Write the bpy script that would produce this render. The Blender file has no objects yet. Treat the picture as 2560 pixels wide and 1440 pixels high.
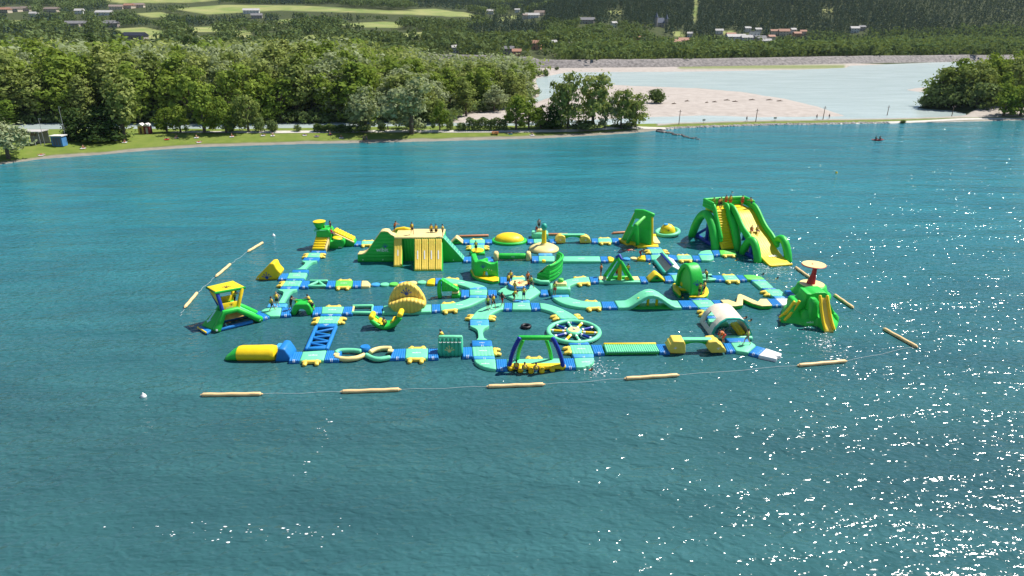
import bpy, bmesh, math, random
import numpy as np
from mathutils import Vector, Matrix
R_ = math.radians
random.seed(7); RNG = np.random.default_rng(7)
scene = bpy.context.scene
COL = scene.collection
# ---------------------------------------------------------------- camera, sky, sun, exposure
CH, CP, CF = 30.0, R_(21.3), 24.0 / 36.0 * 2560      # camera height, pitch below level, focal length in photo pixels
cam_d = bpy.data.cameras.new('camera'); cam = bpy.data.objects.new('camera', cam_d); COL.objects.link(cam)
cam_d.lens = 24.0; cam_d.sensor_width = 36.0; cam_d.clip_start = 0.5; cam_d.clip_end = 9000
cam.location = (0, 0, CH); cam.rotation_euler = (R_(90) - CP, 0, 0)
scene.camera = cam
SUN_AZ, SUN_EL = R_(63), R_(55)                         # azimuth clockwise from straight ahead (+Y)
w = bpy.data.worlds.new('World'); scene.world = w; w.use_nodes = True
nt = w.node_tree; nt.nodes.clear()
sky = nt.nodes.new('ShaderNodeTexSky'); sky.sky_type = 'NISHITA'; sky.sun_disc = False
sky.sun_elevation = SUN_EL; sky.sun_rotation = SUN_AZ; sky.altitude = 800; sky.air_density = 1.0; sky.dust_density = 0.15; sky.ozone_density = 1.2
bg = nt.nodes.new('ShaderNodeBackground'); bg.inputs[1].default_value = 0.08
wo = nt.nodes.new('ShaderNodeOutputWorld'); nt.links.new(sky.outputs[0], bg.inputs[0]); nt.links.new(bg.outputs[0], wo.inputs[0])
sl = bpy.data.lights.new('sun', 'SUN'); sun = bpy.data.objects.new('sun', sl); COL.objects.link(sun)
sl.energy = 5.0; sl.angle = R_(0.5); sl.color = (1.0, 0.955, 0.88)
sdir = Vector((math.cos(SUN_EL) * math.sin(SUN_AZ), math.cos(SUN_EL) * math.cos(SUN_AZ), math.sin(SUN_EL)))
sun.rotation_euler = sdir.to_track_quat('Z', 'Y').to_euler(); sun.location = (60, 60, 120)
vs = scene.view_settings; vs.view_transform = 'Standard'; vs.look = 'None'; vs.exposure = 0.58; vs.gamma = 1.0
scene.cycles.max_bounces = 6; scene.cycles.transparent_max_bounces = 6
try: scene.cycles.use_denoising = True
except Exception: pass
# ---------------------------------------------------------------- photo pixel <-> place
_c, _s = math.cos(CP), math.sin(CP)
def ray(px, py):
    u, v = (px - 1280) / CF, (py - 720) / CF
    return u, _c - v * _s, -_s - v * _c               # direction in world axes
def P(px, py, z=0.0):
    dx, dy, dz = ray(px, py); t = (z - CH) / dz
    return Vector((dx * t, dy * t, z))
def PV(px, py, Y):                                     # where the ray meets the upright plane y = Y
    dx, dy, dz = ray(px, py); t = Y / dy
    return Vector((dx * t, Y, CH + dz * t))
def proj(x, y, z):
    dz = z - CH; dep = y * _c - dz * _s
    return 1280 + CF * x / dep, 720 + CF * (-dz * _c - y * _s) / dep
RO = {1: (440, 520), 2: (860, 520), 3: (1280, 520), 4: (1680, 460), 5: (440, 680), 6: (860, 680), 7: (1280, 680), 8: (1680, 640),
      11: (480, 690), 12: (760, 540), 13: (1500, 510), 14: (1600, 620), 15: (1140, 600), 16: (1240, 680), 17: (1240, 830), 18: (1700, 720)}
RS = {11: 9.6, 12: 10.667, 13: 10.667, 14: 10.667, 15: 9.0, 16: 10.667, 17: 9.143, 18: 8.0}
def zp(R, x, y): k = RS.get(R, 5.539); return RO[R][0] + x / k, RO[R][1] + y / k
def G(R, x, y, z=0.35): return P(*zp(R, x, y), z)
def GV(R, x, y, Y): return PV(*zp(R, x, y), Y)
# ---------------------------------------------------------------- materials
MATS = {}
def newmat(name):
    m = bpy.data.materials.new(name); m.use_nodes = True; MATS[name] = m
    n = m.node_tree.nodes; return m, n, m.node_tree.links, n['Principled BSDF']
def N(n, t, **k):
    o = n.new('ShaderNode' + t)
    for a, b in k.items():
        if a.startswith('i_'): o.inputs[a[2:].replace('_', ' ')].default_value = b
        else: setattr(o, a, b)
    return o
def mixrgb(n, l, fac, a, b, mode='MIX'):
    m = n.new('ShaderNodeMix'); m.data_type = 'RGBA'; m.blend_type = mode
    for i, v in ((0, fac), (6, a), (7, b)):
        if hasattr(v, 'is_output') or hasattr(v, 'links'): l.new(v, m.inputs[i])
        else: m.inputs[i].default_value = v if i == 0 else (*v, 1)[:4]
    return m.outputs[2]
def ramp(n, l, src, p0, p1, c0=(0, 0, 0), c1=(1, 1, 1)):
    r = n.new('ShaderNodeValToRGB'); e = r.color_ramp.elements
    e[0].position, e[1].position = p0, p1; e[0].color, e[1].color = (*c0, 1), (*c1, 1)
    l.new(src, r.inputs[0]); return r.outputs[0]
def simple(name, col, rough=0.6, var=0.12, scale=3.0, bump=0.0, bscale=8.0, spec=0.5):
    m, n, l, b = newmat(name)
    tc = N(n, 'TexCoord'); no = N(n, 'TexNoise', i_Scale=scale, i_Detail=4.0); l.new(tc.outputs['Object'], no.inputs[0])
    c = mixrgb(n, l, ramp(n, l, no.outputs[0], 0.3, 0.7), tuple(x * (1 - var) for x in col), tuple(min(1, x * (1 + var)) for x in col))
    l.new(c, b.inputs['Base Color']); b.inputs['Roughness'].default_value = rough
    b.inputs['Specular IOR Level'].default_value = spec
    if bump:
        n2 = N(n, 'TexNoise', i_Scale=bscale, i_Detail=3.0); l.new(tc.outputs['Object'], n2.inputs[0])
        bp = N(n, 'Bump', i_Strength=bump, i_Distance=0.1); l.new(n2.outputs[0], bp.inputs['Height']); l.new(bp.outputs[0], b.inputs['Normal'])
    return m
def pvc(name, col, rough=0.47, ribs=None, rib=0.25, amp=0.6):
    """inflated coated fabric; ribs = axis letter along which sewn ribs repeat every `rib` metres"""
    m, n, l, b = newmat(name)
    tc = N(n, 'TexCoord'); no = N(n, 'TexNoise', i_Scale=1.3, i_Detail=5.0); l.new(tc.outputs['Object'], no.inputs[0])
    c = mixrgb(n, l, ramp(n, l, no.outputs[0], 0.3, 0.75), tuple(x * 0.9 for x in col), tuple(min(1, x * 1.06) for x in col))
    l.new(c, b.inputs['Base Color']); b.inputs['Roughness'].default_value = rough; b.inputs['Specular IOR Level'].default_value = 0.4
    n2 = N(n, 'TexNoise', i_Scale=3.5, i_Detail=3.0); l.new(tc.outputs['Object'], n2.inputs[0])
    bp = N(n, 'Bump', i_Strength=0.35, i_Distance=0.06); l.new(n2.outputs[0], bp.inputs['Height'])
    if ribs:
        sp = N(n, 'SeparateXYZ'); l.new(tc.outputs['Object'], sp.inputs[0])
        m1 = N(n, 'Math', operation='MULTIPLY'); m1.inputs[1].default_value = math.pi / rib; l.new(sp.outputs['XYZ'.index(ribs)], m1.inputs[0])
        m2 = N(n, 'Math', operation='SINE'); l.new(m1.outputs[0], m2.inputs[0])
        m3 = N(n, 'Math', operation='ABSOLUTE'); l.new(m2.outputs[0], m3.inputs[0])
        m4 = N(n, 'Math', operation='POWER'); m4.inputs[1].default_value = 0.5; l.new(m3.outputs[0], m4.inputs[0])
        b2 = N(n, 'Bump', i_Strength=amp, i_Distance=rib * 0.25); l.new(m4.outputs[0], b2.inputs['Height']); l.new(bp.outputs[0], b2.inputs['Normal']); bp = b2
    l.new(bp.outputs[0], b.inputs['Normal'])
    return m
C_TURQ, C_GREEN, C_YEL, C_BLUE, C_NAVY, C_CREAM = (0.165, 0.66, 0.37), (0.020, 0.50, 0.050), (0.87, 0.60, 0.010), (0.012, 0.19, 0.52), (0.006, 0.035, 0.33), (0.84, 0.66, 0.27)
for nm, c in dict(turquoise=C_TURQ, green=C_GREEN, yellow=C_YEL, blue=C_BLUE, navy=C_NAVY, cream=C_CREAM, white=(0.8, 0.8, 0.78), red=(0.45, 0.01, 0.015),
                  light_blue=(0.06, 0.34, 0.66), gold=(0.86, 0.61, 0.09), buff=(0.82, 0.56, 0.27), handle_green=(0.05, 0.50, 0.29), lime=(0.13, 0.62, 0.09), pale=(0.80, 0.70, 0.55), black_rubber=(0.012, 0.012, 0.014), teal=(0.02, 0.36, 0.27)).items():
    pvc('pvc_' + nm, c)
pvc('green_rib_z', C_GREEN, ribs='Z', rib=0.5); pvc('green_rib_x', C_GREEN, ribs='X', rib=0.4)
pvc('yellow_rib_x', (0.84, 0.58, 0.10), ribs='X', rib=0.42, amp=0.8); pvc('turq_rib_x', C_TURQ, ribs='X', rib=0.33); pvc('turq_rib_y', C_TURQ, ribs='Y', rib=0.33)
simple('print_white', (0.82, 0.82, 0.82), 0.5, 0.03); simple('print_blue', (0.01, 0.06, 0.32), 0.5, 0.05); simple('print_red', (0.5, 0.02, 0.02), 0.5, 0.05)
simple('print_light', (0.55, 0.85, 0.85), 0.5, 0.03); simple('print_black', (0.02, 0.02, 0.03), 0.5, 0.05)
simple('rope', (0.55, 0.6, 0.6), 0.7, 0.1)
# ---------------------------------------------------------------- mesh collecting
WLOC = {}
class M:
    def __init__(s): s.v = []; s.f = []; s.mi = []
    def add(s, v, f, mi=0):
        o = len(s.v); s.v += [tuple(p) for p in v]; s.f += [tuple(i + o for i in q) for q in f]; s.mi += [mi] * len(f); return s
    def build(s, name, mat, parent=None, smooth=True, sharp=50, label=None, cat=None, group=None, kind=None, origin=None):
        me = bpy.data.meshes.new(name)
        a = np.array(s.v, dtype=float)
        if parent is not None: org = WLOC[parent.name]
        elif origin is not None: org = Vector(origin)
        else: org = Vector(((a[:, 0].min() + a[:, 0].max()) / 2, (a[:, 1].min() + a[:, 1].max()) / 2, a[:, 2].min()))
        me.from_pydata((a - np.array(org)).tolist(), [], s.f)
        for m in (mat if isinstance(mat, (list, tuple)) else [mat]): me.materials.append(MATS[m] if isinstance(m, str) else m)
        if any(s.mi): me.polygons.foreach_set('material_index', s.mi)
        bm = bmesh.new(); bm.from_mesh(me); bmesh.ops.recalc_face_normals(bm, faces=bm.faces); bm.to_mesh(me); bm.free()
        if smooth:
            me.polygons.foreach_set('use_smooth', [True] * len(me.polygons)); me.set_sharp_from_angle(angle=R_(sharp))
        o = bpy.data.objects.new(name, me); COL.objects.link(o)
        if parent is not None: o.parent = parent; WLOC[o.name] = WLOC[parent.name].copy()
        else: o.location = org; WLOC[o.name] = Vector(org)
        tag(o, label, cat, group, kind); return o
def tag(o, label=None, cat=None, group=None, kind=None):
    for k, v in (('label', label), ('category', cat), ('group', group), ('kind', kind)):
        if v: o[k] = v
    return o
def thing(name, loc, label, cat, group=None):
    o = bpy.data.objects.new(name, None); COL.objects.link(o); o.location = loc; o.empty_display_size = 0.3; WLOC[o.name] = Vector(loc)
    return tag(o, label, cat, group)
def frames(path, closed=False):
    p = [Vector(q) for q in path]; n = len(p); T = []
    for i in range(n):
        a, b = (p[(i - 1) % n], p[(i + 1) % n]) if closed else (p[max(i - 1, 0)], p[min(i + 1, n - 1)])
        T.append((b - a).normalized() if (b - a).length > 1e-9 else Vector((0, 0, 1)))
    up = Vector((0, 0, 1)) if abs(T[0].z) < 0.9 else Vector((1, 0, 0))
    x = T[0].cross(up).normalized(); out = []
    for t in T:
        x = (x - t * x.dot(t)); x = x.normalized() if x.length > 1e-6 else t.orthogonal().normalized()
        out.append((x, t.cross(x)))
    return p, T, out
def tube(m, path, r, n=10, closed=False, mi=0, flat=1.0):
    """round tube along a path, with domed ends; r may be a list"""
    p, T, fr = frames(path, closed); k = len(p); rr = list(r) if isinstance(r, (list, tuple)) else [r] * k
    rings = []
    def ring(c, x, y, q): return [c + (x * math.cos(2 * math.pi * i / n) + y * math.sin(2 * math.pi * i / n) * flat) * q for i in range(n)]
    if not closed:
        for a in (80, 50, 22): rings.append(ring(p[0] - T[0] * rr[0] * 0.55 * math.sin(R_(a)), *fr[0], rr[0] * math.cos(R_(a))))
    for i in range(k): rings.append(ring(p[i], *fr[i], rr[i]))
    if not closed:
        for a in (22, 50, 80): rings.append(ring(p[-1] + T[-1] * rr[-1] * 0.55 * math.sin(R_(a)), *fr[-1], rr[-1] * math.cos(R_(a))))
    loft(m, rings, mi, closed, not closed)
    return m
def loft(m, rings, mi=0, closed=False, caps=True):
    n = len(rings[0]); v = [q for r in rings for q in r]; f = []
    K = len(rings)
    for i in range(K if closed else K - 1):
        a, b = i * n, ((i + 1) % K) * n
        for j in range(n): f.append((a + j, a + (j + 1) % n, b + (j + 1) % n, b + j))
    if caps: f.append(tuple(range(n - 1, -1, -1))); f.append(tuple(range((K - 1) * n, K * n)))
    m.add(v, f, mi); return m
def lathe(m, prof, c, n=24, mi=0, sx=1, sy=1, tilt=None):
    rings = []
    for r, z in prof: rings.append([Vector((r * sx * math.cos(2 * math.pi * i / n), r * sy * math.sin(2 * math.pi * i / n), z)) for i in range(n)])
    q = tilt if tilt else Matrix.Identity(3)
    loft(m, [[q @ p + Vector(c) for p in r] for r in rings], mi); return m
def rbox(m, c, s, r=0.1, rot=0, mi=0, n=4, taper=0):
    """box with rounded edges: c centre, s full size, rot about z, taper shrinks the top"""
    c = Vector(c); h = [x / 2 for x in s]; r = min(r, min(h) * 0.98); R3 = Matrix.Rotation(rot, 3, 'Z')
    v, f, key = [], [], {}
    g = [-1 + 2 * i / n for i in range(n + 1)]
    def vid(a, b, d):
        k = (round(a, 4), round(b, 4), round(d, 4))
        if k not in key:
            p = Vector((a, b, d)); core = Vector([max(-h[i] + r, min(h[i] - r, math.copysign(abs(p[i]) ** 0.6, p[i]) * h[i])) for i in range(3)])
            nn = p.normalized() if p.length else p
            q = core + nn * r
            for i in range(3):
                if abs(p[i]) == 1 and h[i] > r and sum(abs(abs(p[j]) - 1) < 1e-6 for j in range(3)) == 1: q[i] = math.copysign(h[i], p[i])
            if taper: t = (q.z / h[2] + 1) / 2 * taper; q.x *= 1 - t; q.y *= 1 - t
            key[k] = len(v); v.append(R3 @ q + c)
        return key[k]
    for ax in range(3):
        for sg in (-1, 1):
            for i in range(n):
                for j in range(n):
                    q = []
                    for a, b in ((g[i], g[j]), (g[i + 1], g[j]), (g[i + 1], g[j + 1]), (g[i], g[j + 1])):
                        p = [0, 0, 0]; p[ax] = sg; p[(ax + 1) % 3] = a; p[(ax + 2) % 3] = b; q.append(vid(*p))
                    f.append(tuple(q))
    m.add(v, f, mi); return m
def prism(m, poly, A, B, r=0.12, mi=0, seg=2):
    """closed outline `poly` (3-D points), swept from offset A to offset B (vectors), edges rounded by r"""
    bm = bmesh.new(); A, B = Vector(A), Vector(B)
    vs_ = [bm.verts.new(Vector(p) + A) for p in poly]; fa = bm.faces.new(vs_)
    e = bmesh.ops.extrude_face_region(bm, geom=[fa]); nv = [g for g in e['geom'] if isinstance(g, bmesh.types.BMVert)]
    bmesh.ops.translate(bm, verts=nv, vec=B - A)
    bmesh.ops.recalc_face_normals(bm, faces=bm.faces)
    if r > 0: bmesh.ops.bevel(bm, geom=list(bm.edges), offset=r, segments=seg, profile=0.5, affect='EDGES', clamp_overlap=True)
    bmesh.ops.triangulate(bm, faces=[f for f in bm.faces if len(f.verts) > 6])
    bm.verts.index_update(); m.add([v.co for v in bm.verts], [[v.index for v in f.verts] for f in bm.faces], mi); bm.free(); return m
def resample(pts, ts):
    p = np.array([list(q) for q in pts], float)
    if len(p) == 2: return p[0] + np.outer(ts, p[1] - p[0])
    d = np.r_[0, np.cumsum(np.linalg.norm(np.diff(p, axis=0), axis=1))]; d /= d[-1]
    for _ in range(0): pass
    return np.stack([np.interp(ts, d, p[:, i]) for i in range(3)], 1)
def slab(m, back, front, th=0.5, ribs=0, axis='u', r=0.13, amp=0.035, mi=0, lift=None):
    """inflated mat between a back edge and a front edge; ribs sewn across u (along the edges) or v"""
    L = max(sum((Vector(back[i + 1]) - Vector(back[i])).length for i in range(len(back) - 1)), 0.2)
    W = max((Vector(front[0]) - Vector(back[0])).length, 0.2)
    curved = len(back) > 2 or len(front) > 2 or lift
    def samp(n, Lm):
        e = [0, 0.3 * r / Lm, 0.9 * r / Lm]; e = [min(x, 0.3) for x in e]
        return np.array(sorted(set([round(x, 5) for x in e + [1 - x for x in e] + list(np.linspace(e[2], 1 - e[2], max(n, 2)))])))
    nu = samp(ribs * 6 if (ribs and axis == 'u') else (14 if curved else 4), L); nv = samp(ribs * 6 if (ribs and axis == 'v') else 4, W)
    Bk, Fr = resample(back, nu), resample(front, nu); P3 = []
    for i, u in enumerate(nu):
        for j, t in enumerate(nv):
            p = Bk[i] * (1 - t) + Fr[i] * t
            d = min(u * L, (1 - u) * L, t * W, (1 - t) * W); z = 0
            if d < r: z = -r + math.sqrt(max(r * r - (r - d) ** 2, 0))
            if ribs: q = u if axis == 'u' else t; z += amp * (abs(math.sin(math.pi * ribs * q)) ** 0.6 - 1)
            if lift: z += lift(u, t)
            P3.append((p[0], p[1], p[2] + z))
    a, b = len(nu), len(nv); f = []
    for i in range(a - 1):
        for j in range(b - 1): f.append((i * b + j, (i + 1) * b + j, (i + 1) * b + j + 1, i * b + j + 1))
    ring = [i * b for i in range(a)] + [(a - 1) * b + j for j in range(1, b)] + [i * b + b - 1 for i in range(a - 2, -1, -1)] + [j for j in range(b - 2, 0, -1)]
    n0 = len(P3); k = len(ring); cx = sum(p[0] for p in P3) / n0; cy = sum(p[1] for p in P3) / n0
    zmin = min(p[2] for p in P3 ) if not lift else None
    for s_, dz in ((0.02, th * 0.5), (-0.04, th)):
        for q in ring:
            x, y, z = P3[q]; dd = math.hypot(x - cx, y - cy) or 1
            P3.append((x + (x - cx) / dd * s_, y + (y - cy) / dd * s_, z - dz + (r if dz == th else 0)))
    prev = ring
    for lv in range(2):
        cur = [n0 + lv * k + i for i in range(k)]
        for i in range(k): f.append((prev[i], prev[(i + 1) % k], cur[(i + 1) % k], cur[i]))
        prev = cur
    q = lambda i: prev[2 * a + b - 3 - i]                      # underside: strips from edge to edge
    for i in range(a - 1): f.append((prev[i], q(i), q(i + 1), prev[i + 1]))
    f.append(tuple(prev[a - 1:a + b - 1])); f.append(tuple(prev[2 * a + b - 3:] + [prev[0]]))
    m.add(P3, f, mi); return m
def outline_slab(m, pts, z, th=0.5, r=0.13, mi=0):
    """flat inflated mat with any outline"""
    pts = [Vector((p[0], p[1], z - th)) for p in pts]
    return prism(m, pts, (0, 0, 0), (0, 0, th), r, mi)
def smooth_poly(pts, n=4, closed=True):
    """Catmull-Rom through points"""
    p = [Vector(q) for q in pts]; out = []; k = len(p)
    for i in range(k if closed else k - 1):
        a, b, c, d = (p[(i + j) % k] for j in (-1, 0, 1, 2)) if closed else (p[max(i - 1, 0)], p[i], p[i + 1], p[min(i + 2, k - 1)])
        for j in range(n):
            t = j / n; out.append(0.5 * ((2 * b) + (c - a) * t + (2 * a - 5 * b + 4 * c - d) * t * t + (3 * b - a - 3 * c + d) * t ** 3))
    if not closed: out.append(p[-1])
    return out
# flat prints: lettering and the splayed-hand emblem, laid on a plane (o origin, ex/ey unit axes)
_txt = {}
def text_pts(s):
    if s not in _txt:
        cu = bpy.data.curves.new('t', 'FONT'); cu.body = s; cu.align_x = 'CENTER'; cu.align_y = 'CENTER'; cu.resolution_u = 2
        ob = bpy.data.objects.new('t', cu); COL.objects.link(ob); dg = bpy.context.evaluated_depsgraph_get(); me = ob.evaluated_get(dg).to_mesh()
        v = np.array([tuple(q.co) for q in me.vertices]); f = [tuple(p.vertices) for p in me.polygons]
        wdt = v[:, 0].max() - v[:, 0].min(); v[:, 0] -= (v[:, 0].max() + v[:, 0].min()) / 2; v = v / wdt
        _txt[s] = (v, f); bpy.data.objects.remove(ob); bpy.data.curves.remove(cu)
    return _txt[s]
def lettering(parent, s, o, ex, ey, width, mat='print_white', name='lettering', sy=1.0):
    v, f = text_pts(s); o, ex, ey = Vector(o), Vector(ex).normalized(), Vector(ey).normalized()
    m = M(); m.add([o + ex * (a * width) + ey * (b * width * sy) for a, b, c in v], f); return m.build(name, mat, parent, smooth=False)
def emblem(parent, o, ex, ey, size, mat='print_blue', name='emblem', n=5):
    o, ex, ey = Vector(o), Vector(ex).normalized(), Vector(ey).normalized(); m = M(); nz = ex.cross(ey); lv = [0]
    def disc(cx, cy, r, rx=1):
        v = [(cx, cy)] + [(cx + r * rx * math.cos(a * math.pi / 5), cy + r * math.sin(a * math.pi / 5)) for a in range(10)]
        lv[0] += 1; m.add([o + ex * a * size + ey * b * size + nz * 0.003 * lv[0] for a, b in v], [(0, i + 1, (i + 1) % 10 + 1) for i in range(10)])
    disc(0, -0.28, 0.17, 1.25)
    for k in range(n):
        a = R_(90 + (k - (n - 1) / 2) * 34); ln = 0.72 if k == (n - 1) // 2 else 0.58
        dx, dy = math.cos(a), math.sin(a); sx_, sy_ = 0.12 * dx, -0.25 + 0.1 * dy; qx, qy = dx * ln, -0.28 + dy * ln
        lv[0] += 1; m.add([o + ex * x * size + ey * y * size + nz * 0.003 * lv[0] for x, y in ((sx_ - dy * .045, sy_ + dx * .045), (sx_ + dy * .045, sy_ - dx * .045), (qx + dy * .03, qy - dx * .03), (qx - dy * .03, qy + dx * .03))], [(0, 1, 2, 3)])
        disc(qx, qy, 0.085)
    return m.build(name, mat, parent, smooth=False)
# ================================================================ SETTING: terrain, lake, river, path, bank
def W2(pts, z): return np.array([tuple(P(a, b, z)[:2]) for a, b in pts])
SHORE = W2([(-1500, 640), (-700, 520), (-300, 455), (-100, 425), (0, 411), (100, 398), (200, 391), (300, 382), (400, 374), (500, 368), (620, 364), (760, 360), (900, 357), (1050, 354), (1200, 350), (1350, 346),
            (1500, 338), (1590, 332), (1650, 325), (1700, 320), (1760, 318), (1850, 315), (1950, 312), (2050, 311), (2150, 309), (2250, 308), (2350, 305), (2450, 303), (2560, 300), (2900, 292), (4000, 280)], 0)
NEAR = W2([(-1500, 420), (-300, 333), (0, 326), (200, 326), (380, 325), (560, 326), (700, 324), (870, 321), (1000, 319), (1130, 318), (1300, 317), (1500, 313), (1640, 306), (1900, 301), (2100, 296), (2300, 291), (2420, 286), (2470, 270), (2560, 262), (2900, 258), (4000, 250)], 1.2)
y_shore = lambda x: np.interp(x, SHORE[:, 0], SHORE[:, 1])
y_near = lambda x: np.maximum(np.interp(x, NEAR[:, 0], NEAR[:, 1]), y_shore(x) + 6)
WOOD_BANK = [(-900, 304), (0, 304), (380, 302), (600, 303), (750, 304), (870, 301), (1000, 300), (1130, 303), (1150, 283), (1260, 275), (1350, 240), (1340, 195), (1420, 180), (1700, 179), (2000, 174), (2115, 169), (2125, 164), (2350, 155), (2500, 152), (3400, 146), (3400, 58), (-1500, 58), (-1500, 304)]
POINT_BAR = [(1130, 306), (1150, 283), (1300, 268), (1480, 208), (1560, 213), (1740, 220), (1850, 229), (1960, 246), (2045, 266), (2115, 290), (1900, 292), (1750, 288), (1600, 293), (1450, 300), (1250, 307)]
ISLAND = [(2290, 270), (2330, 256), (2400, 246), (2500, 240), (3400, 236), (3400, 300), (2500, 300), (2420, 284), (2380, 276)]
SPIT = [(2265, 224), (2300, 219), (2340, 218), (2345, 229), (2290, 229)]
def sdist(px, py, poly):
    """signed distance in photo pixels to an outline, positive inside"""
    q = np.array(poly, float); n = len(q); ins = np.zeros(px.shape, bool); d2 = np.full(px.shape, 1e18)
    for i in range(n):
        (x1, y1), (x2, y2) = q[i], q[(i + 1) % n]
        c = (y1 > py) != (y2 > py)
        if y1 != y2: ins ^= c & (px < (x2 - x1) * (py - y1) / (y2 - y1) + x1)
        vx, vy = x2 - x1, y2 - y1; t = np.clip(((px - x1) * vx + (py - y1) * vy) / max(vx * vx + vy * vy, 1e-9), 0, 1)
        d2 = np.minimum(d2, (px - x1 - t * vx) ** 2 + (py - y1 - t * vy) ** 2)
    return np.where(ins, 1, -1) * np.sqrt(d2)
def vnoise(x, y, s, seed=0):
    x, y = x / s, y / s; xi, yi = np.floor(x), np.floor(y); xf, yf = x - xi, y - yi
    h = lambda a, b: np.modf(np.abs(np.sin(a * 127.1 + b * 311.7 + seed * 17.3) * 43758.5453))[0]
    u, v = xf * xf * (3 - 2 * xf), yf * yf * (3 - 2 * yf)
    return (h(xi, yi) * (1 - u) + h(xi + 1, yi) * u) * (1 - v) + (h(xi, yi + 1) * (1 - u) + h(xi + 1, yi + 1) * u) * v
def sst(t): t = np.clip(t, 0, 1); return t * t * (3 - 2 * t)
def hill(x, y):
    u = x / np.maximum(y, 1.0); d = np.hypot(x * 0.55, y)
    k = sst((u + 0.02) / 0.30)                              # 0 = open slope on the left, 1 = steep forest on the right
    d0 = 560 + k * 330; s1 = 0.066 + k * 0.16
    z = np.maximum(d - d0, 0) * s1
    z = z + np.maximum(d - 1500, 0) * 0.16 * (1 - k)
    n = (vnoise(x, y, 260, 1) - 0.5) * 16 + (vnoise(x, y, 110, 2) - 0.5) * 7
    return np.minimum(z, 420) + n * sst((d - d0 - 20) / 260) * (1 - 0.3 * k)
def zones(x, y):
    x, y = np.asarray(x, float), np.asarray(y, float)
    ys, yn = y_shore(x), y_near(x); d = y - ys
    px, py = proj(x, np.maximum(y, 60.0), 0.4)
    a, b, c, e = (sdist(px, py, q) for q in (WOOD_BANK, POINT_BAR, ISLAND, SPIT))
    return ys, yn, d, a, b, c, e
def ground_z(x, y, zz=None):
    x, y = np.asarray(x, float), np.asarray(y, float)
    ys, yn, d, a, b, c, e = zz or zones(x, y)
    lawn = np.minimum(0.10 + 0.11 * np.maximum(d - 2.5, 0), 1.45) + np.minimum(d, 2.5) * 0.05
    lawn = np.where(d < 0, d * 0.25, lawn)
    lawn = np.maximum(lawn, -3.0)
    far = 0.3 + np.maximum.reduce([np.clip(a * 0.22, -0.9, 2.2), np.clip(b * 0.07, -0.9, 0.55), np.clip(c * 0.25, -0.9, 1.9), np.clip(e * 0.05, -0.9, 0.2)])
    far = np.where((a > 0) & (px_gravel(x, y)), np.minimum(far, 1.0), far)
    t = sst((y - yn) / 5.0)
    z = lawn * (1 - t) + far * t
    return z + np.where(y > 480, hill(x, y), 0) + (vnoise(x, y, 6, 5) - 0.5) * 0.10 * (d > 4) + (vnoise(x, y, 2.2, 6) - 0.5) * 0.05 * (d > 6)
def px_gravel(x, y):
    px, py = proj(np.asarray(x, float), np.maximum(np.asarray(y, float), 60.0), 0.4)
    return (px > 1335) & (py > 160) & (py < 310)
def GZ(x, y): return float(ground_z(np.array([x]), np.array([y]))[0])
def on_ground(px, py, lo=150.0, hi=4000.0):
    """march a photo ray to the terrain"""
    dx, dy, dz = ray(px, py); Y = lo
    ys = np.concatenate([np.arange(lo, 700, 1.0), np.arange(700, hi, 4.0)]); t = ys / dy
    zr, zg = CH + dz * t, ground_z(dx * t, ys); k = np.argmax(zr <= zg)
    if zr[k] > zg[k]: k = len(ys) - 1
    return Vector((dx * t[k], ys[k], float(zg[k])))
# ---- fields on the slope, outlined where the photograph shows them
FIELDS = [[(20, 52), (60, 50), (66, 58), (30, 60)], [(330, 34), (400, 30), (450, 40), (380, 44)], [(640, 60), (700, 64), (690, 70), (640, 68)], [(740, 90), (800, 86), (820, 94), (760, 98)], [(1000, 84), (1060, 80), (1070, 90), (1010, 92)],
          [(430, 22), (560, 12), (760, 14), (960, 26), (1160, 30), (1210, 44), (1060, 38), (900, 32), (700, 26), (520, 36)],
          [(255, 0), (420, -6), (600, -4), (480, 6), (300, 8)], [(290, 72), (360, 68), (420, 80), (400, 98), (330, 96)], [(580, 78), (625, 76), (632, 96), (590, 90)],
          [(830, 60), (960, 54), (1010, 57), (1000, 70), (900, 68)], [(690, 50), (735, 47), (738, 56), (700, 58)], [(1020, 24), (1090, 22), (1210, 40), (1120, 42)], [(440, 70), (540, 66), (560, 80), (470, 80)],
          [(1510, 28), (1560, 25), (1552, 36), (1520, 36)], [(1410, 84), (1460, 82), (1466, 92), (1420, 90)], [(1680, 80), (1705, 78), (1710, 92), (1690, 92)], [(2050, 23), (2085, 22), (2080, 31), (2055, 30)],
          [(1070, 150), (1200, 152), (1200, 160), (1080, 160)], [(1735, -4), (1744, -4), (1742, 30), (1736, 56), (1731, 56), (1736, 20)], [(1800, 78), (1840, 76), (1838, 86), (1806, 86)], [(1240, 45), (1290, 38), (1300, 44), (1250, 54)]]
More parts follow.
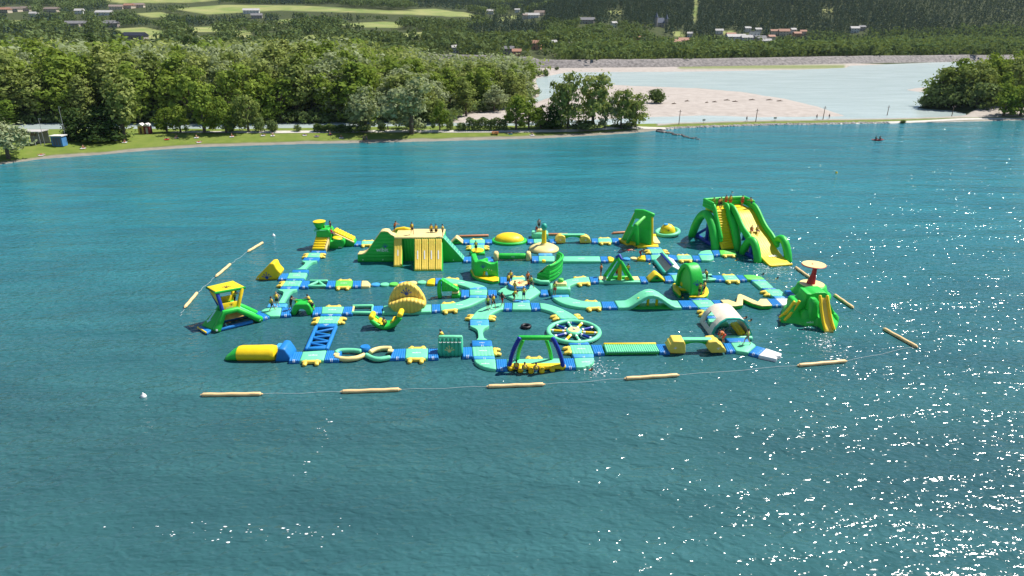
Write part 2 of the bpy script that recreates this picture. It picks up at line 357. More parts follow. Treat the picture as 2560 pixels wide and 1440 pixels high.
HOUSES = [(28, 30, 40, 0), (60, 28, 36, 0), (8, 33, 26, 2), (125, 31, 42, 0), (82, 42, 18, 1), (198, 36, 20, 1), (258, 39, 40, 1), (290, 24, 30, 0), (318, 22, 26, 2), (345, 20, 26, 0), (180, 69, 30, 3), (208, 68, 24, 3), (276, 69, 34, 3), (330, 99, 58, 4),
          (628, 35, 38, 1), (642, 47, 26, 3), (1225, 36, 18, 1), (1293, 32, 12, 1), (1330, 47, 34, 1), (1347, 41, 24, 0), (1316, 49, 16, 0), (1466, 60, 36, 3), (1537, 70, 12, 1), (1336, 124, 30, 5), (1270, 138, 26, 3), (1292, 144, 20, 5), (1139, 133, 14, 1),
          (1592, 108, 16, 5), (1385, 121, 14, 1), (1430, 121, 16, 3), (1690, 117, 26, 2), (1712, 112, 28, 2), (1724, 95, 12, 1), (1798, 87, 18, 1), (1829, 98, 22, 2), (1842, 104, 46, 1), (1868, 105, 26, 1), (1886, 100, 24, 6), (1902, 108, 26, 3), (1916, 113, 22, 1),
          (1870, 82, 14, 1), (1896, 84, 14, 1), (1936, 90, 18, 2), (1960, 91, 24, 2), (1994, 94, 18, 5), (2008, 90, 14, 2), (1984, 86, 12, 1), (1930, 104, 18, 2), (2137, 84, 20, 1), (2156, 78, 16, 3), (1650, 68, 22, 7)]
# ---- terrain sheet
def terrain():
    ys = [120.0]
    while ys[-1] < 5200: y = ys[-1]; ys.append(y + (1.0 if y < 250 else 1.0 + (y - 250) * 0.0085))
    ys = np.array(ys); us = np.linspace(-1.25, 1.25, 440)
    Y, U = np.meshgrid(ys, us, indexing='ij'); X = U * Y * 0.85
    zz = zones(X, Y); Z = ground_z(X, Y, zz); ysh, yn, d, a, b, c, e = zz
    px, py = proj(X, Y, Z)
    fld = np.zeros(X.shape)
    for q in FIELDS: fld = np.maximum(fld, np.clip(sdist(px, py, q) * 0.5 + 0.5, 0, 1))
    fld *= (Y > 480); t = sst((Y - yn) / 3.0)
    wig = (vnoise(X, Y, 5, 9) - .5) * 2.0
    grass = np.where(t < 0.5, np.clip((d - 2.6 + wig * 0.6) * 0.8, 0, 1), 0)
    xd = P(1650, 322, 0).x
    grass = np.where(X > xd, np.clip(1.2 - np.abs(d - 3.2) * 0.45, 0, 1) * (Y < yn), grass)
    gravel = np.clip(np.maximum.reduce([b, e, np.where(px_gravel(X, Y), np.minimum(a, 40), -9)]) * 0.5 + 1, 0, 1) * (Y > yn - 3) * (Y < 620)
    grass = np.maximum(grass, np.clip((c - 8) / 10, 0, 1) * (Y > yn))
    far_green = np.clip((8 - np.abs(py - 167)) / 6, 0, 1) * (px > 1700) * (px < 2110) * 0.8
    col = np.stack([np.maximum(grass, far_green), np.where(t < 0.5, np.clip(1 - grass, 0, 1) * np.where(X > xd, .9, .55), gravel), fld, np.ones(X.shape)], -1)
    nr, nc = X.shape; idx = np.arange(nr * nc).reshape(nr, nc)
    F = np.stack([idx[:-1, :-1], idx[:-1, 1:], idx[1:, 1:], idx[1:, :-1]], -1).reshape(-1, 4)
    me = bpy.data.meshes.new('terrain'); me.from_pydata(np.stack([X, Y, Z], -1).reshape(-1, 3).tolist(), [], F.tolist())
    me.polygons.foreach_set('use_smooth', [True] * len(F))
    at = me.attributes.new('zone', 'FLOAT_COLOR', 'POINT'); at.data.foreach_set('color', col.reshape(-1).astype(np.float32))
    m, n, l, bs = newmat('terrain_ground')
    A = N(n, 'Attribute', attribute_name='zone'); sp = N(n, 'SeparateColor'); l.new(A.outputs['Color'], sp.inputs[0])
    tc = N(n, 'TexCoord')
    n1 = N(n, 'TexNoise', i_Scale=0.35, i_Detail=8.0, i_Roughness=0.65); n2 = N(n, 'TexNoise', i_Scale=2.5, i_Detail=6.0, i_Roughness=0.7); n3 = N(n, 'TexNoise', i_Scale=0.03, i_Detail=6.0)
    for q in (n1, n2, n3): l.new(tc.outputs['Object'], q.inputs[0])
    wood = mixrgb(n, l, ramp(n, l, n1.outputs[0], 0.35, 0.65), (0.03, 0.045, 0.015), (0.075, 0.085, 0.03))
    grs = mixrgb(n, l, ramp(n, l, n1.outputs[0], 0.3, 0.72), (0.105, 0.165, 0.022), (0.185, 0.225, 0.045))
    grs = mixrgb(n, l, ramp(n, l, n2.outputs[0], 0.5, 0.72), grs, (0.15, 0.16, 0.05))
    grv = mixrgb(n, l, ramp(n, l, n1.outputs[0], 0.3, 0.7), (0.33, 0.285, 0.25), (0.46, 0.41, 0.37))
    grv = mixrgb(n, l, ramp(n, l, n2.outputs[0], 0.55, 0.8), grv, (0.25, 0.22, 0.19))
    fl = mixrgb(n, l, ramp(n, l, n3.outputs[0], 0.35, 0.65), (0.17, 0.225, 0.06), (0.30, 0.30, 0.115))
    k = mixrgb(n, l, sp.outputs[1], wood, grv); k = mixrgb(n, l, sp.outputs[0], k, grs); k = mixrgb(n, l, sp.outputs[2], k, fl)
    l.new(k, bs.inputs['Base Color']); bs.inputs['Roughness'].default_value = 0.95; bs.inputs['Specular IOR Level'].default_value = 0.15
    bp = N(n, 'Bump', i_Strength=0.5, i_Distance=0.15); l.new(n2.outputs[0], bp.inputs['Height']); l.new(bp.outputs[0], bs.inputs['Normal'])
    me.materials.append(m); o = bpy.data.objects.new('terrain', me); COL.objects.link(o); o['kind'] = 'structure'
terrain()
# ---- water
def water_mat(name, deep, shallow, wind, streak, fine, swell, rough, far_tint=None):
    m, n, l, b = newmat(name)
    tc = N(n, 'TexCoord')
    def noise(scale, det, rot, sx, sy, rgh=0.55, dist=0.0):
        mp = N(n, 'Mapping'); mp.inputs['Rotation'].default_value = (0, 0, R_(rot)); mp.inputs['Scale'].default_value = (sx, sy, 1)
        l.new(tc.outputs['Object'], mp.inputs[0]); q = N(n, 'TexNoise', i_Scale=scale, i_Detail=det, i_Roughness=rgh, i_Distortion=dist); l.new(mp.outputs[0], q.inputs[0]); return q.outputs[0]
    big = noise(0.035, 4.0, wind + 20, 1.0, 3.0); lane = noise(0.10, 5.0, wind, 0.35, 2.2)
    c = mixrgb(n, l, ramp(n, l, big, 0.35, 0.68), deep, shallow); c = mixrgb(n, l, ramp(n, l, lane, 0.52, 0.78), c, streak)
    if far_tint:                                            # body colour turns bluer with distance: water tone plus painted sky reflection
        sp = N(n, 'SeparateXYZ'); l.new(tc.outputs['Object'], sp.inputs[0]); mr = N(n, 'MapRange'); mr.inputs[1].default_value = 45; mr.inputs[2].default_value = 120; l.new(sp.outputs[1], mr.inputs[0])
        c = mixrgb(n, l, mr.outputs[0], c, mixrgb(n, l, 1.0, c, far_tint, 'MULTIPLY'))
    l.new(c, b.inputs['Base Color']); b.inputs['Roughness'].default_value = rough; b.inputs['IOR'].default_value = 1.333
    def add(*hs):
        cur = None
        for h, k in hs:
            q = N(n, 'Math', operation='MULTIPLY'); q.inputs[1].default_value = k; l.new(h, q.inputs[0])
            if cur is None: cur = q.outputs[0]
            else: s = N(n, 'Math', operation='ADD'); l.new(cur, s.inputs[0]); l.new(q.outputs[0], s.inputs[1]); cur = s.outputs[0]
        return cur
    h = add((noise(0.25, 1.0, wind, 0.5, 1.0), swell), (noise(1.55, 1.0, wind + 14, 0.55, 1.0, 0.4, 0.5), fine), (noise(3.4, 0.0, wind - 25, 0.6, 1.0, 0.4, 0.6), fine * 0.40))
    lk = N(n, 'MapRange'); lk.inputs[1].default_value = 0.3; lk.inputs[2].default_value = 0.7; lk.inputs[3].default_value = 0.7; lk.inputs[4].default_value = 1.3; l.new(lane, lk.inputs[0])
    bp = N(n, 'Bump', i_Distance=1.0); bp.inputs['Strength'].default_value = 1.0; hm = N(n, 'Math', operation='MULTIPLY'); l.new(h, hm.inputs[0]); l.new(lk.outputs[0], hm.inputs[1]); l.new(hm.outputs[0], bp.inputs['Height']); l.new(bp.outputs[0], b.inputs['Normal'])
    return m
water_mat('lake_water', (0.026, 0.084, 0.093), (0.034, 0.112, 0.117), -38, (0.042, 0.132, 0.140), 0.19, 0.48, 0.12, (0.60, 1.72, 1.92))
water_mat('river_water', (0.40, 0.475, 0.46), (0.46, 0.535, 0.52), 10, (0.52, 0.585, 0.57), 0.06, 0.08, 0.2)
def sheet(name, front, back, mat, z):
    m = M(); n = len(front); v = [(a, b, z) for a, b in front] + [(a, b, z) for a, b in back]
    m.add(v, [(i, i + 1, n + i + 1, n + i) for i in range(n - 1)])
    return m.build(name, mat, smooth=False, kind='structure', origin=(0, 0, 0))
xs = np.linspace(-420, 420, 120); mid = y_shore(xs) + np.minimum(4.5, (y_near(xs) - y_shore(xs)) * 0.45)
sheet('lake', [(x * 3, -400) for x in xs], [(x if abs(x) < 419 else x * 3, y) for x, y in zip(xs, mid)], 'lake_water', 0.0)
sheet('river', [(x if abs(x) < 419 else x * 2, y + 0.5) for x, y in zip(xs, np.maximum(mid, y_near(xs) - 2))], [(x * 2, 640) for x in xs], 'river_water', 0.3)
# ---- footpath along the shore and over the causeway
simple('path_gravel', (0.50, 0.47, 0.42), 0.95, 0.12, 1.5, 0.2, 6)
pp = smooth_poly([P(a, b, 1.45) for a, b in [(430, 332), (560, 331), (700, 330), (900, 327), (1130, 325), (1400, 321), (1560, 313), (1640, 310.5), (1760, 308), (1900, 304), (2100, 299), (2300, 293.5), (2420, 289), (2560, 287), (2800, 284)]], 8, False)
m = M(); V_, F_ = [], []
for i, p in enumerate(pp):
    for k in range(5): V_.append((p.x, p.y - 1.3 + k * 0.65, GZ(p.x, p.y - 1.3 + k * 0.65) + 0.08))
    if i: F_ += [((i - 1) * 5 + k, (i - 1) * 5 + k + 1, i * 5 + k + 1, i * 5 + k) for k in range(4)]
m.add(V_, F_).build('path', 'path_gravel', kind='structure', origin=(0, 0, 0))
# ---- flood bank beyond the river: long rubble slope with flat crest
simple('rubble', (0.20, 0.18, 0.17), 0.95, 0.45, 0.55, 0.9, 0.9)
base = smooth_poly([P(a, b, 0.6) for a, b in [(1020, 160), (1150, 162), (1350, 171), (1550, 170), (1700, 168.5), (2000, 163), (2350, 154.5), (2560, 152), (3300, 146)]], 10, False)
V_, F_ = [], []
for i, p in enumerate(base):
    z0 = GZ(p.x, p.y); j = lambda q: (random.random() - 0.5) * q
    for dy, z in ((-1.5, -0.8), (0, 0.3), (2.5, 1.6), (5, 3.0), (7.5, 4.4), (8.5, 4.7), (12, 4.75), (13, 4.4), (22, -0.5)): V_.append((p.x, p.y + dy + j(0.4), z0 + z + j(0.25)))
    if i: F_ += [((i - 1) * 9 + k, (i - 1) * 9 + k + 1, i * 9 + k + 1, i * 9 + k) for k in range(8)]
M().add(V_, F_).build('flood_bank', 'rubble', kind='structure', origin=(0, 0, 0))
# ================================================================ TREES
def leaf_mat(name, c0, c1, trans=0.3):
    m, n, l, b = newmat(name); n.remove(b); out = n['Material Output']
    oi = N(n, 'ObjectInfo'); at = N(n, 'Attribute', attribute_name='tint')
    mx = N(n, 'Math', operation='MULTIPLY_ADD'); mx.inputs[1].default_value = 0.55; l.new(at.outputs['Fac'], mx.inputs[0])
    m2 = N(n, 'Math', operation='MULTIPLY'); m2.inputs[1].default_value = 0.45; l.new(oi.outputs['Random'], m2.inputs[0]); l.new(m2.outputs[0], mx.inputs[2])
    c = mixrgb(n, l, mx.outputs[0], c0, c1)
    d, t, g = N(n, 'BsdfDiffuse'), N(n, 'BsdfTranslucent'), N(n, 'BsdfGlossy', i_Roughness=0.45)
    ty = mixrgb(n, l, 0.5, c, (0.20, 0.24, 0.02), 'MIX'); l.new(c, d.inputs[0]); l.new(ty, t.inputs[0])
    a = N(n, 'MixShader'); a.inputs[0].default_value = trans; l.new(d.outputs[0], a.inputs[1]); l.new(t.outputs[0], a.inputs[2])
    s = N(n, 'MixShader'); s.inputs[0].default_value = 0.0; l.new(a.outputs[0], s.inputs[1]); l.new(g.outputs[0], s.inputs[2]); l.new(s.outputs[0], out.inputs[0])
leaf_mat('leaf_willow', (0.20, 0.25, 0.115), (0.46, 0.51, 0.30), .4); leaf_mat('leaf_green', (0.10, 0.175, 0.025), (0.30, 0.385, 0.07), .4); leaf_mat('leaf_olive', (0.14, 0.20, 0.05), (0.40, 0.44, 0.14), .4)
leaf_mat('leaf_dark', (0.03, 0.062, 0.018), (0.075, 0.115, 0.035), 0.2); leaf_mat('leaf_bush', (0.06, 0.11, 0.03), (0.21, 0.265, 0.10), .3)
leaf_mat('leaf_hill', (0.05, 0.09, 0.03), (0.19, 0.235, 0.09), 0.25); leaf_mat('leaf_pine', (0.018, 0.042, 0.038), (0.068, 0.10, 0.07), 0.15)
simple('bark', (0.11, 0.085, 0.06), 0.95, 0.3, 3, 0.4, 6)
def leaf_mesh(name, cen, size, nrm_bias, mat, tint):
    """one quad per leaf spray; cen (n,3), size (n,), tint (n,)"""
    n = len(cen); r = RNG.normal(size=(n, 3)) + nrm_bias; r /= np.linalg.norm(r, axis=1)[:, None]
    a = np.cross(r, RNG.normal(size=(n, 3))); a /= np.linalg.norm(a, axis=1)[:, None]; b = np.cross(r, a); s = size[:, None]
    k = RNG.uniform(0.5, 0.9, (n, 1)); V = np.stack([cen - a * s - b * s * k * .4, cen + b * s * -k, cen + a * s + b * s * k * .3, cen + b * s * k], 1).reshape(-1, 3)
    me = bpy.data.meshes.new(name); me.vertices.add(4 * n); me.vertices.foreach_set('co', V.reshape(-1)); me.loops.add(4 * n); me.loops.foreach_set('vertex_index', np.arange(4 * n, dtype=np.int32))
    me.polygons.add(n); me.polygons.foreach_set('loop_start', np.arange(0, 4 * n, 4, dtype=np.int32)); me.update(calc_edges=True)
    at = me.attributes.new('tint', 'FLOAT', 'FACE'); at.data.foreach_set('value', tint.astype(np.float32)); me.materials.append(MATS[mat]); return me
def crown_pts(lobes, clumps, per, csz, lsz, seed, lean=0.0):
    rg = np.random.default_rng(seed); vol = np.array([a * b * c for _, (a, b, c) in lobes]) ** 0.67; vol /= vol.sum(); C, S, T, Bn = [], [], [], []
    for (cx, cy, cz), (a, b, c), q in [(l[0], l[1], v) for l, v in zip(lobes, vol)]:
        for _ in range(max(3, int(clumps * q))):
            d = rg.normal(size=3); d /= np.linalg.norm(d); rr = rg.uniform(0.5, 1.0) ** 0.5 * rg.uniform(.85, 1.1)
            p = np.array([cx + d[0] * a * rr, cy + d[1] * b * rr, cz + d[2] * c * rr]); tn = rg.uniform(0, 1); k = rg.integers(int(per * .6), int(per * 1.4)); w = csz * rg.uniform(.6, 1.3)
            q3 = p + rg.normal(size=(k, 3)) * np.array([w, w, w * .7]) + np.array([lean, 0, 0]) * (p[2] * .02)
            C.append(q3); S.append(rg.uniform(.6, 1.3, k) * lsz); T.append(np.clip(tn * .7 + rg.uniform(0, .3, k), 0, 1)); nq = q3 - p; Bn.append(d * 1.3 + nq / (np.linalg.norm(nq, axis=1)[:, None] + .05) * 2.2 + [0, 0, .5])
    return np.concatenate(C), np.concatenate(S), np.concatenate(T), np.concatenate(Bn)
def lobes_for(kind, rg):
    L_ = []
    if kind == 'poplar':
        for i in range(7): z = 3.2 + i * 1.5; r = 1.5 * math.sin(math.pi * min(.97, (i + 1.3) / 8.6)) + .35; L_.append(((rg.uniform(-.4, .4), rg.uniform(-.4, .4), z), (r, r, 1.5)))
    elif kind == 'dark':
        for i in range(6): z = 1.2 + i * 1.7; r = 3.0 * (1 - i / 7.2) + .3; L_.append(((rg.uniform(-.4, .4), rg.uniform(-.4, .4), z), (r, r, 1.5)))
    elif kind == 'bush':
        for i in range(6): L_.append(((rg.uniform(-1.2, 1.2), rg.uniform(-1.2, 1.2), rg.uniform(1.0, 2.6)), (rg.uniform(1.0, 1.6),) * 2 + (rg.uniform(1.0, 1.5),)))
    else:
        L_.append(((0, 0, 6.6), (2.5, 2.5, 3.0)))
        for i in range(14): a = rg.uniform(0, 6.28); rr = rg.uniform(1.4, 3.4); z = rg.uniform(1.9, 10.2); rr *= 1 - max(0, z - 7) * .16; L_.append(((rr * math.cos(a), rr * math.sin(a), z), (rg.uniform(1.2, 2.0),) * 2 + (rg.uniform(1.0, 1.9),)))
    return L_
PROTO = {}
def make_proto(kind, v, mat, seed):
    rg = np.random.default_rng(seed); lb = lobes_for(kind, rg); nC = dict(poplar=90, dark=120, bush=60).get(kind, 105)
    C, S, T, Bn = crown_pts(lb, nC, 27, .55 if kind != 'bush' else .4, .33 if kind != 'bush' else .24, seed + 50)
    if kind != 'bush':
        i = C[:, 2].argsort(); C[:, 2] = np.maximum(C[:, 2], .8)
    cm = leaf_mesh('crown', C, S, Bn, mat, T); m = M(); H = {'poplar': 11, 'dark': 9, 'bush': 2.2}.get(kind, 8.5)
    r0 = {'poplar': .28, 'dark': .25, 'bush': .12}.get(kind, .32)
    tube(m, [(0, 0, -.4), (.05, 0, H * .25), (-.08, .06, H * .5), (.05, 0, H * .8), (0, 0, H)], [r0 * 1.2, r0, r0 * .7, r0 * .4, r0 * .15], 7)
    for i in range(6 if kind != 'bush' else 4):
        a = rg.uniform(0, 6.28); z = H * rg.uniform(.28, .62); ln = H * rg.uniform(.2, .34) * (.45 if kind == 'poplar' else 1)
        tube(m, [(0, 0, z), (ln * .5 * math.cos(a), ln * .5 * math.sin(a), z + ln * .5), (ln * math.cos(a), ln * math.sin(a), z + ln * .95)], [r0 * .45, r0 * .3, r0 * .1], 5)
    tm = M.build(m, 'trunk', 'bark', origin=(0, 0, 0)); me = tm.data; bpy.data.objects.remove(tm)
    top = float(C[:, 2].max()); wid = float(np.percentile(np.abs(C[:, 0]), 97)) * 2
    PROTO[(kind, v)] = (me, cm, top, wid)
for i, (k, mt) in enumerate((('willow', 'leaf_willow'), ('willow', 'leaf_willow'), ('broad', 'leaf_green'), ('broad', 'leaf_green'), ('olive', 'leaf_olive'), ('olive', 'leaf_olive'), ('poplar', 'leaf_olive'), ('poplar', 'leaf_green'), ('dark', 'leaf_dark'), ('cypress', 'leaf_dark'), ('bush', 'leaf_bush'), ('bush', 'leaf_bush'))):
    kk = 'poplar' if k == 'cypress' else k
    make_proto(kk, 90 + i, mt, 100 + i); PROTO[(k, sum(1 for q in PROTO if q[0] == k and q[1] < 90))] = PROTO.pop((kk, 90 + i))
TN = dict(willow='willow_tree', broad='broadleaf_tree', olive='poplar_tree', poplar='poplar_tree', dark='evergreen_tree', cypress='cypress_tree', bush='bush')
def put_tree(kind, v, loc, h, w_, label, group=None, cat='tree'):
    nv = sum(1 for q in PROTO if q[0] == kind); tm, cm, top, wid = PROTO[(kind, v % nv)]
    o = bpy.data.objects.new(TN[kind], None); COL.objects.link(o); o.location = loc; o.rotation_euler = (0, 0, random.uniform(0, 6.28)); sx_ = w_ / wid; o.scale = (sx_, sx_, h / top); tag(o, label, cat, group)
    for nm, me in (('trunk', tm), ('crown', cm)): c = bpy.data.objects.new(nm, me); COL.objects.link(c); c.parent = o
    return o
# ---- trees one can pick out on the lawn, the causeway and the island: foot x, foot y, top y, width (photo px), kind, label
TL = [(22, 398, 282, 100, 'willow', 'pale silvery tree leaning over the lawn at the left edge'), (28, 320, 248, 42, 'poplar', 'small yellow-green poplar behind the left edge tree'), (195, 352, 264, 66, 'dark', 'dark evergreen left of its taller twin on the lawn'), (262, 352, 258, 92, 'dark', 'widest dark evergreen beside the yellow poplar'),
      (312, 348, 168, 68, 'poplar', 'tall olive poplar rising over the dark evergreens'), (418, 332, 268, 52, 'broad', 'small tree right of the two painted huts'), (452, 332, 262, 50, 'broad', 'small dark green tree second right of the huts'), (512, 332, 200, 92, 'broad', 'bright green tree in front of the river, left third'), (566, 332, 236, 64, 'broad', 'round green tree right of the bright green one'),
      (622, 331, 236, 70, 'olive', 'olive tree leaning left above the sunbathers'), (578, 330, 292, 26, 'bush', 'dark bush at the foot of the round green tree'), (652, 331, 290, 34, 'bush', 'bush under the leaning olive tree'), (684, 331, 296, 26, 'bush', 'bush at the right end of the tree clump'), (746, 330, 311, 20, 'bush', 'single round bush alone on the path edge'),
      (915, 331, 212, 88, 'willow', 'grey-green willow left of the biggest willow'), (905, 331, 300, 62, 'bush', 'dark bush under the grey-green willow'), (955, 329, 306, 20, 'bush', 'small bush between the two willows'), (1030, 336, 184, 128, 'willow', 'biggest silvery willow in the middle of the lawn'), (1100, 327, 250, 40, 'broad', 'slim young tree right of the biggest willow'), (1126, 326, 292, 24, 'bush', 'narrow bush left of the long hedge'), (1156, 326, 305, 28, 'bush', 'low bush at the left end of the long hedge'),
      (1290, 324, 234, 66, 'broad', 'dark green tree right of the long hedge'), (1322, 323, 240, 54, 'broad', 'second dark green tree right of the long hedge'), (1352, 322, 262, 44, 'broad', 'low crowned tree in the shaded grove'), (1384, 322, 256, 58, 'dark', 'darkest tree in the shaded grove'), (1420, 322, 178, 86, 'olive', 'tall olive tree left of the tallest tree'), (1482, 322, 174, 78, 'olive', 'tallest tree of the grove near the lawn tip'), (1512, 322, 218, 46, 'willow', 'slim pale tree right of the tallest'), (1552, 322, 216, 50, 'olive', 'slender bare-stemmed tree near the lawn tip'), (1588, 318, 232, 74, 'olive', 'rightmost tree on the lawn tip with forked stem'), (1470, 324, 300, 70, 'bush', 'dark bush at the foot of the tallest tree'), (1560, 322, 306, 50, 'bush', 'low dark bush at the lawn tip'),
      (1645, 258, 219, 42, 'bush', 'lone round grey bush on the gravel bar'), (2350, 258, 165, 84, 'broad', 'leftmost big tree on the right island'), (2402, 254, 140, 88, 'broad', 'second big tree on the right island'), (2452, 250, 130, 90, 'broad', 'third big tree on the right island'), (2505, 246, 128, 86, 'broad', 'fourth big tree on the right island'), (2556, 246, 120, 92, 'broad', 'big tree on the island cut by the right edge'), (2425, 252, 190, 90, 'broad', 'shaded tree low in the island clump'), (2480, 252, 190, 60, 'broad', 'shaded tree behind the front island trees'),
      (2375, 262, 158, 80, 'olive', 'olive tree between the two leftmost island trees'), (2430, 258, 150, 84, 'olive', 'olive tree in the middle of the island wood'), (2480, 256, 142, 84, 'broad', 'tree right of the island wood centre'), (2530, 262, 136, 90, 'olive', 'olive tree high behind the front island trees'), (2345, 268, 205, 60, 'bush', 'dense bush at the left foot of the island wood'), (2390, 268, 205, 70, 'bush', 'dense bush under the second island tree'), (2440, 268, 200, 80, 'bush', 'dense bush under the third island tree'), (2508, 291, 206, 78, 'broad', 'round tree in front of the island wood'), (2550, 291, 200, 74, 'broad', 'round tree at the right edge by the path'), (2500, 268, 178, 34, 'poplar', 'pale narrow tree before the island wood'), (2315, 268, 236, 36, 'bush', 'leaning bush at the water edge of the island'), (1346, 190, 170, 22, 'bush', 'small grey bush on the far gravel'), (1366, 191, 172, 16, 'bush', 'second small grey bush on the far gravel'), (1392, 176, 166, 10, 'bush', 'tiny bush at the foot of the flood bank'), (2255, 309, 299, 14, 'bush', 'small bush on the causeway bank')]
for i, (a, b, t, w_, k, lab) in enumerate(TL):
    p = on_ground(a, b, 150); z1 = PV(a, t, p.y).z; wd = w_ / CF * math.hypot(p.y * _c, 1) * 1.0; wd = w_ * (p.y * _c + (CH - p.z) * _s) / CF
    put_tree(k, i, p, max(z1 - p.z, .8), wd, lab, 'trees and bushes of the shore', 'bush' if k == 'bush' else 'tree')
def hedge(x0, x1, y, ty, lab):
    p, q = on_ground(x0, y), on_ground(x1, y); h = PV(x0, ty, p.y).z - p.z; n = 2600; t = RNG.uniform(0, 1, n); L0 = (q - p).length
    C = np.array(p)[None] + t[:, None] * np.array(q - p)[None] + np.stack([RNG.normal(0, .1, n), RNG.uniform(-.9, .9, n), RNG.uniform(0, 1, n) ** .7 * h * (1 + .12 * np.sin(t * 19))], 1) - np.array(p)
    me = leaf_mesh('foliage', C, RNG.uniform(.15, .32, n), np.tile([0, -.5, .7], (n, 1)), 'leaf_bush', np.clip(.5 + .5 * np.sin(t * 31) * .6 + RNG.uniform(-.3, .3, n), 0, 1)); tp = thing('hedge', p, lab, 'hedge', 'clipped hedges by the path'); o = bpy.data.objects.new('foliage', me); COL.objects.link(o); o.parent = tp
    m = M()
    for k in range(6): s = p.lerp(q, (k + .5) / 6); tube(m, [s - ZV0 * .1, s + ZV0 * h * .6], .05, 5)
    m.build('stem', 'bark', tp)['kind'] = 'stuff'
ZV0 = Vector((0, 0, 1))
hedge(786, 880, 331, 312, 'clipped hedge along the path left of the willows'); hedge(1166, 1268, 327, 297, 'long green hedge right of the biggest willow')
# ---- the wood behind the river: nearest trees one by one, the rest as a mass
def field_hit(px, py):
    h = np.zeros(px.shape, bool)
    for q in FIELDS: h |= sdist(px, py, q) > -1.5
    return h
def house_hit(px, pb, pt, wpx):
    h = np.zeros(px.shape, bool)
    for a, b, w_, k in HOUSES: h |= (np.abs(px - a) < w_ * .5 + wpx * .4) & (pb > b - w_ * .35) & (pt < b - 1) & (pb < b + 26)
    return h
WOODS = [(-500, 302), (0, 302), (380, 300), (600, 301), (750, 302), (870, 299), (1000, 298), (1120, 300), (1145, 284), (1250, 274), (1335, 240), (1335, 195), (1250, 178), (1080, 168), (700, 166), (300, 174), (-500, 180)]
gx, gy = np.meshgrid(np.arange(-420, 80, 8.4), np.arange(222, 640, 8.4)); gx, gy = gx + RNG.uniform(-3, 3, gx.shape), gy + RNG.uniform(-3, 3, gy.shape); gx, gy = gx.ravel(), gy.ravel()
px, py = proj(gx, gy, 2.0); ok = (sdist(px, py, WOODS) > 0) & (px > -140) & ~field_hit(px, py - 20) & ~house_hit(px, py, py - 40, 12); gx, gy, px, py = gx[ok], gy[ok], px[ok], py[ok]
gz = ground_z(gx, gy); od = np.argsort(gy + RNG.uniform(0, 25, len(gy))); kinds = ['willow', 'olive', 'broad', 'poplar', 'willow', 'olive', 'willow']; far = []
WLAB = dict(willow='silvery green tree in the wood behind the river', olive='olive green tree in the wood behind the river', broad='bright green tree in the wood behind the river', poplar='narrow poplar in the wood behind the river')
near_trees = []
for n_, i in enumerate(od):
    k = kinds[int(vnoise(gx[i], gy[i], 30, 3) * 6.99)] if random.random() < .7 else random.choice(kinds); h = random.uniform(11.5, 17.5) * (1.1 if k == 'poplar' else 1) * (1.12 if px[i] < 900 else .85)
    if px[i] > 1050: k = 'poplar' if random.random() < .5 else k; h *= .85
    if n_ < 290: near_trees.append((float(px[i]), float(gy[i]), k, (gx[i], gy[i], gz[i] - .1), h, h * (.45 if k == 'poplar' else random.uniform(.72, 1.0))))
    else: far.append((gx[i], gy[i], gz[i], h, 0))
ORD = 'first second third fourth fifth sixth seventh eighth ninth tenth eleventh twelfth thirteenth fourteenth fifteenth sixteenth seventeenth eighteenth nineteenth twentieth'.split() + ['next'] * 9
cnt = {}; SPOT = [(-999, 'beyond the left edge tree'), (60, 'above the boat shed'), (170, 'behind the dark evergreens'), (330, 'above the painted huts'), (480, 'behind the bright green tree'), (640, 'above the olive tree'), (720, 'above the single round bush'), (860, 'behind the grey-green willow'), (960, 'behind the biggest willow'), (1100, 'behind the long hedge'), (1240, 'near the gravel bar')]
for n_, (a, b, k, lc, h, wd) in enumerate(sorted(near_trees)):
    tier = 'at the river edge' if b < 246 else 'in the second rank' if b < 268 else 'in the rear ranks'; sp_ = [t for x, t in SPOT if a >= x][-1]; key = (k, tier, sp_); cnt[key] = cnt.get(key, 0) + 1
    put_tree(k, n_, lc, h, wd, f"{ORD[cnt[key] - 1]} {dict(willow='silvery tree', olive='olive tree', broad='green tree', poplar='narrow poplar')[k]} from the left {tier} {sp_}", 'trees of the wood behind the river')
ux = RNG.uniform(-60, 1340, 420); uy = np.interp(ux, [q[0] for q in WOODS[:11]], [q[1] for q in WOODS[:11]]) - np.abs(RNG.normal(0, 3.2, 420)) - .5; up_ = np.array([tuple(P(a, b, 1.2)) for a, b in zip(ux, uy)]); uz = ground_z(up_[:, 0], up_[:, 1]); uh = RNG.uniform(1.6, 5.2, 420)
UNDER = np.stack([up_[:, 0], up_[:, 1], uz - .2, uh, uh * RNG.uniform(.9, 1.5, 420)], 1)
put_tree('cypress', 0, on_ground(245, 178), 22, 6, 'dark columnar cypress rising above the wood at left'); put_tree('cypress', 0, on_ground(478, 174), 20, 6.5, 'dark columnar cypress above the wood, centre left'); put_tree('cypress', 0, on_ground(498, 175), 18.5, 7, 'second dark column beside the centre left cypress')
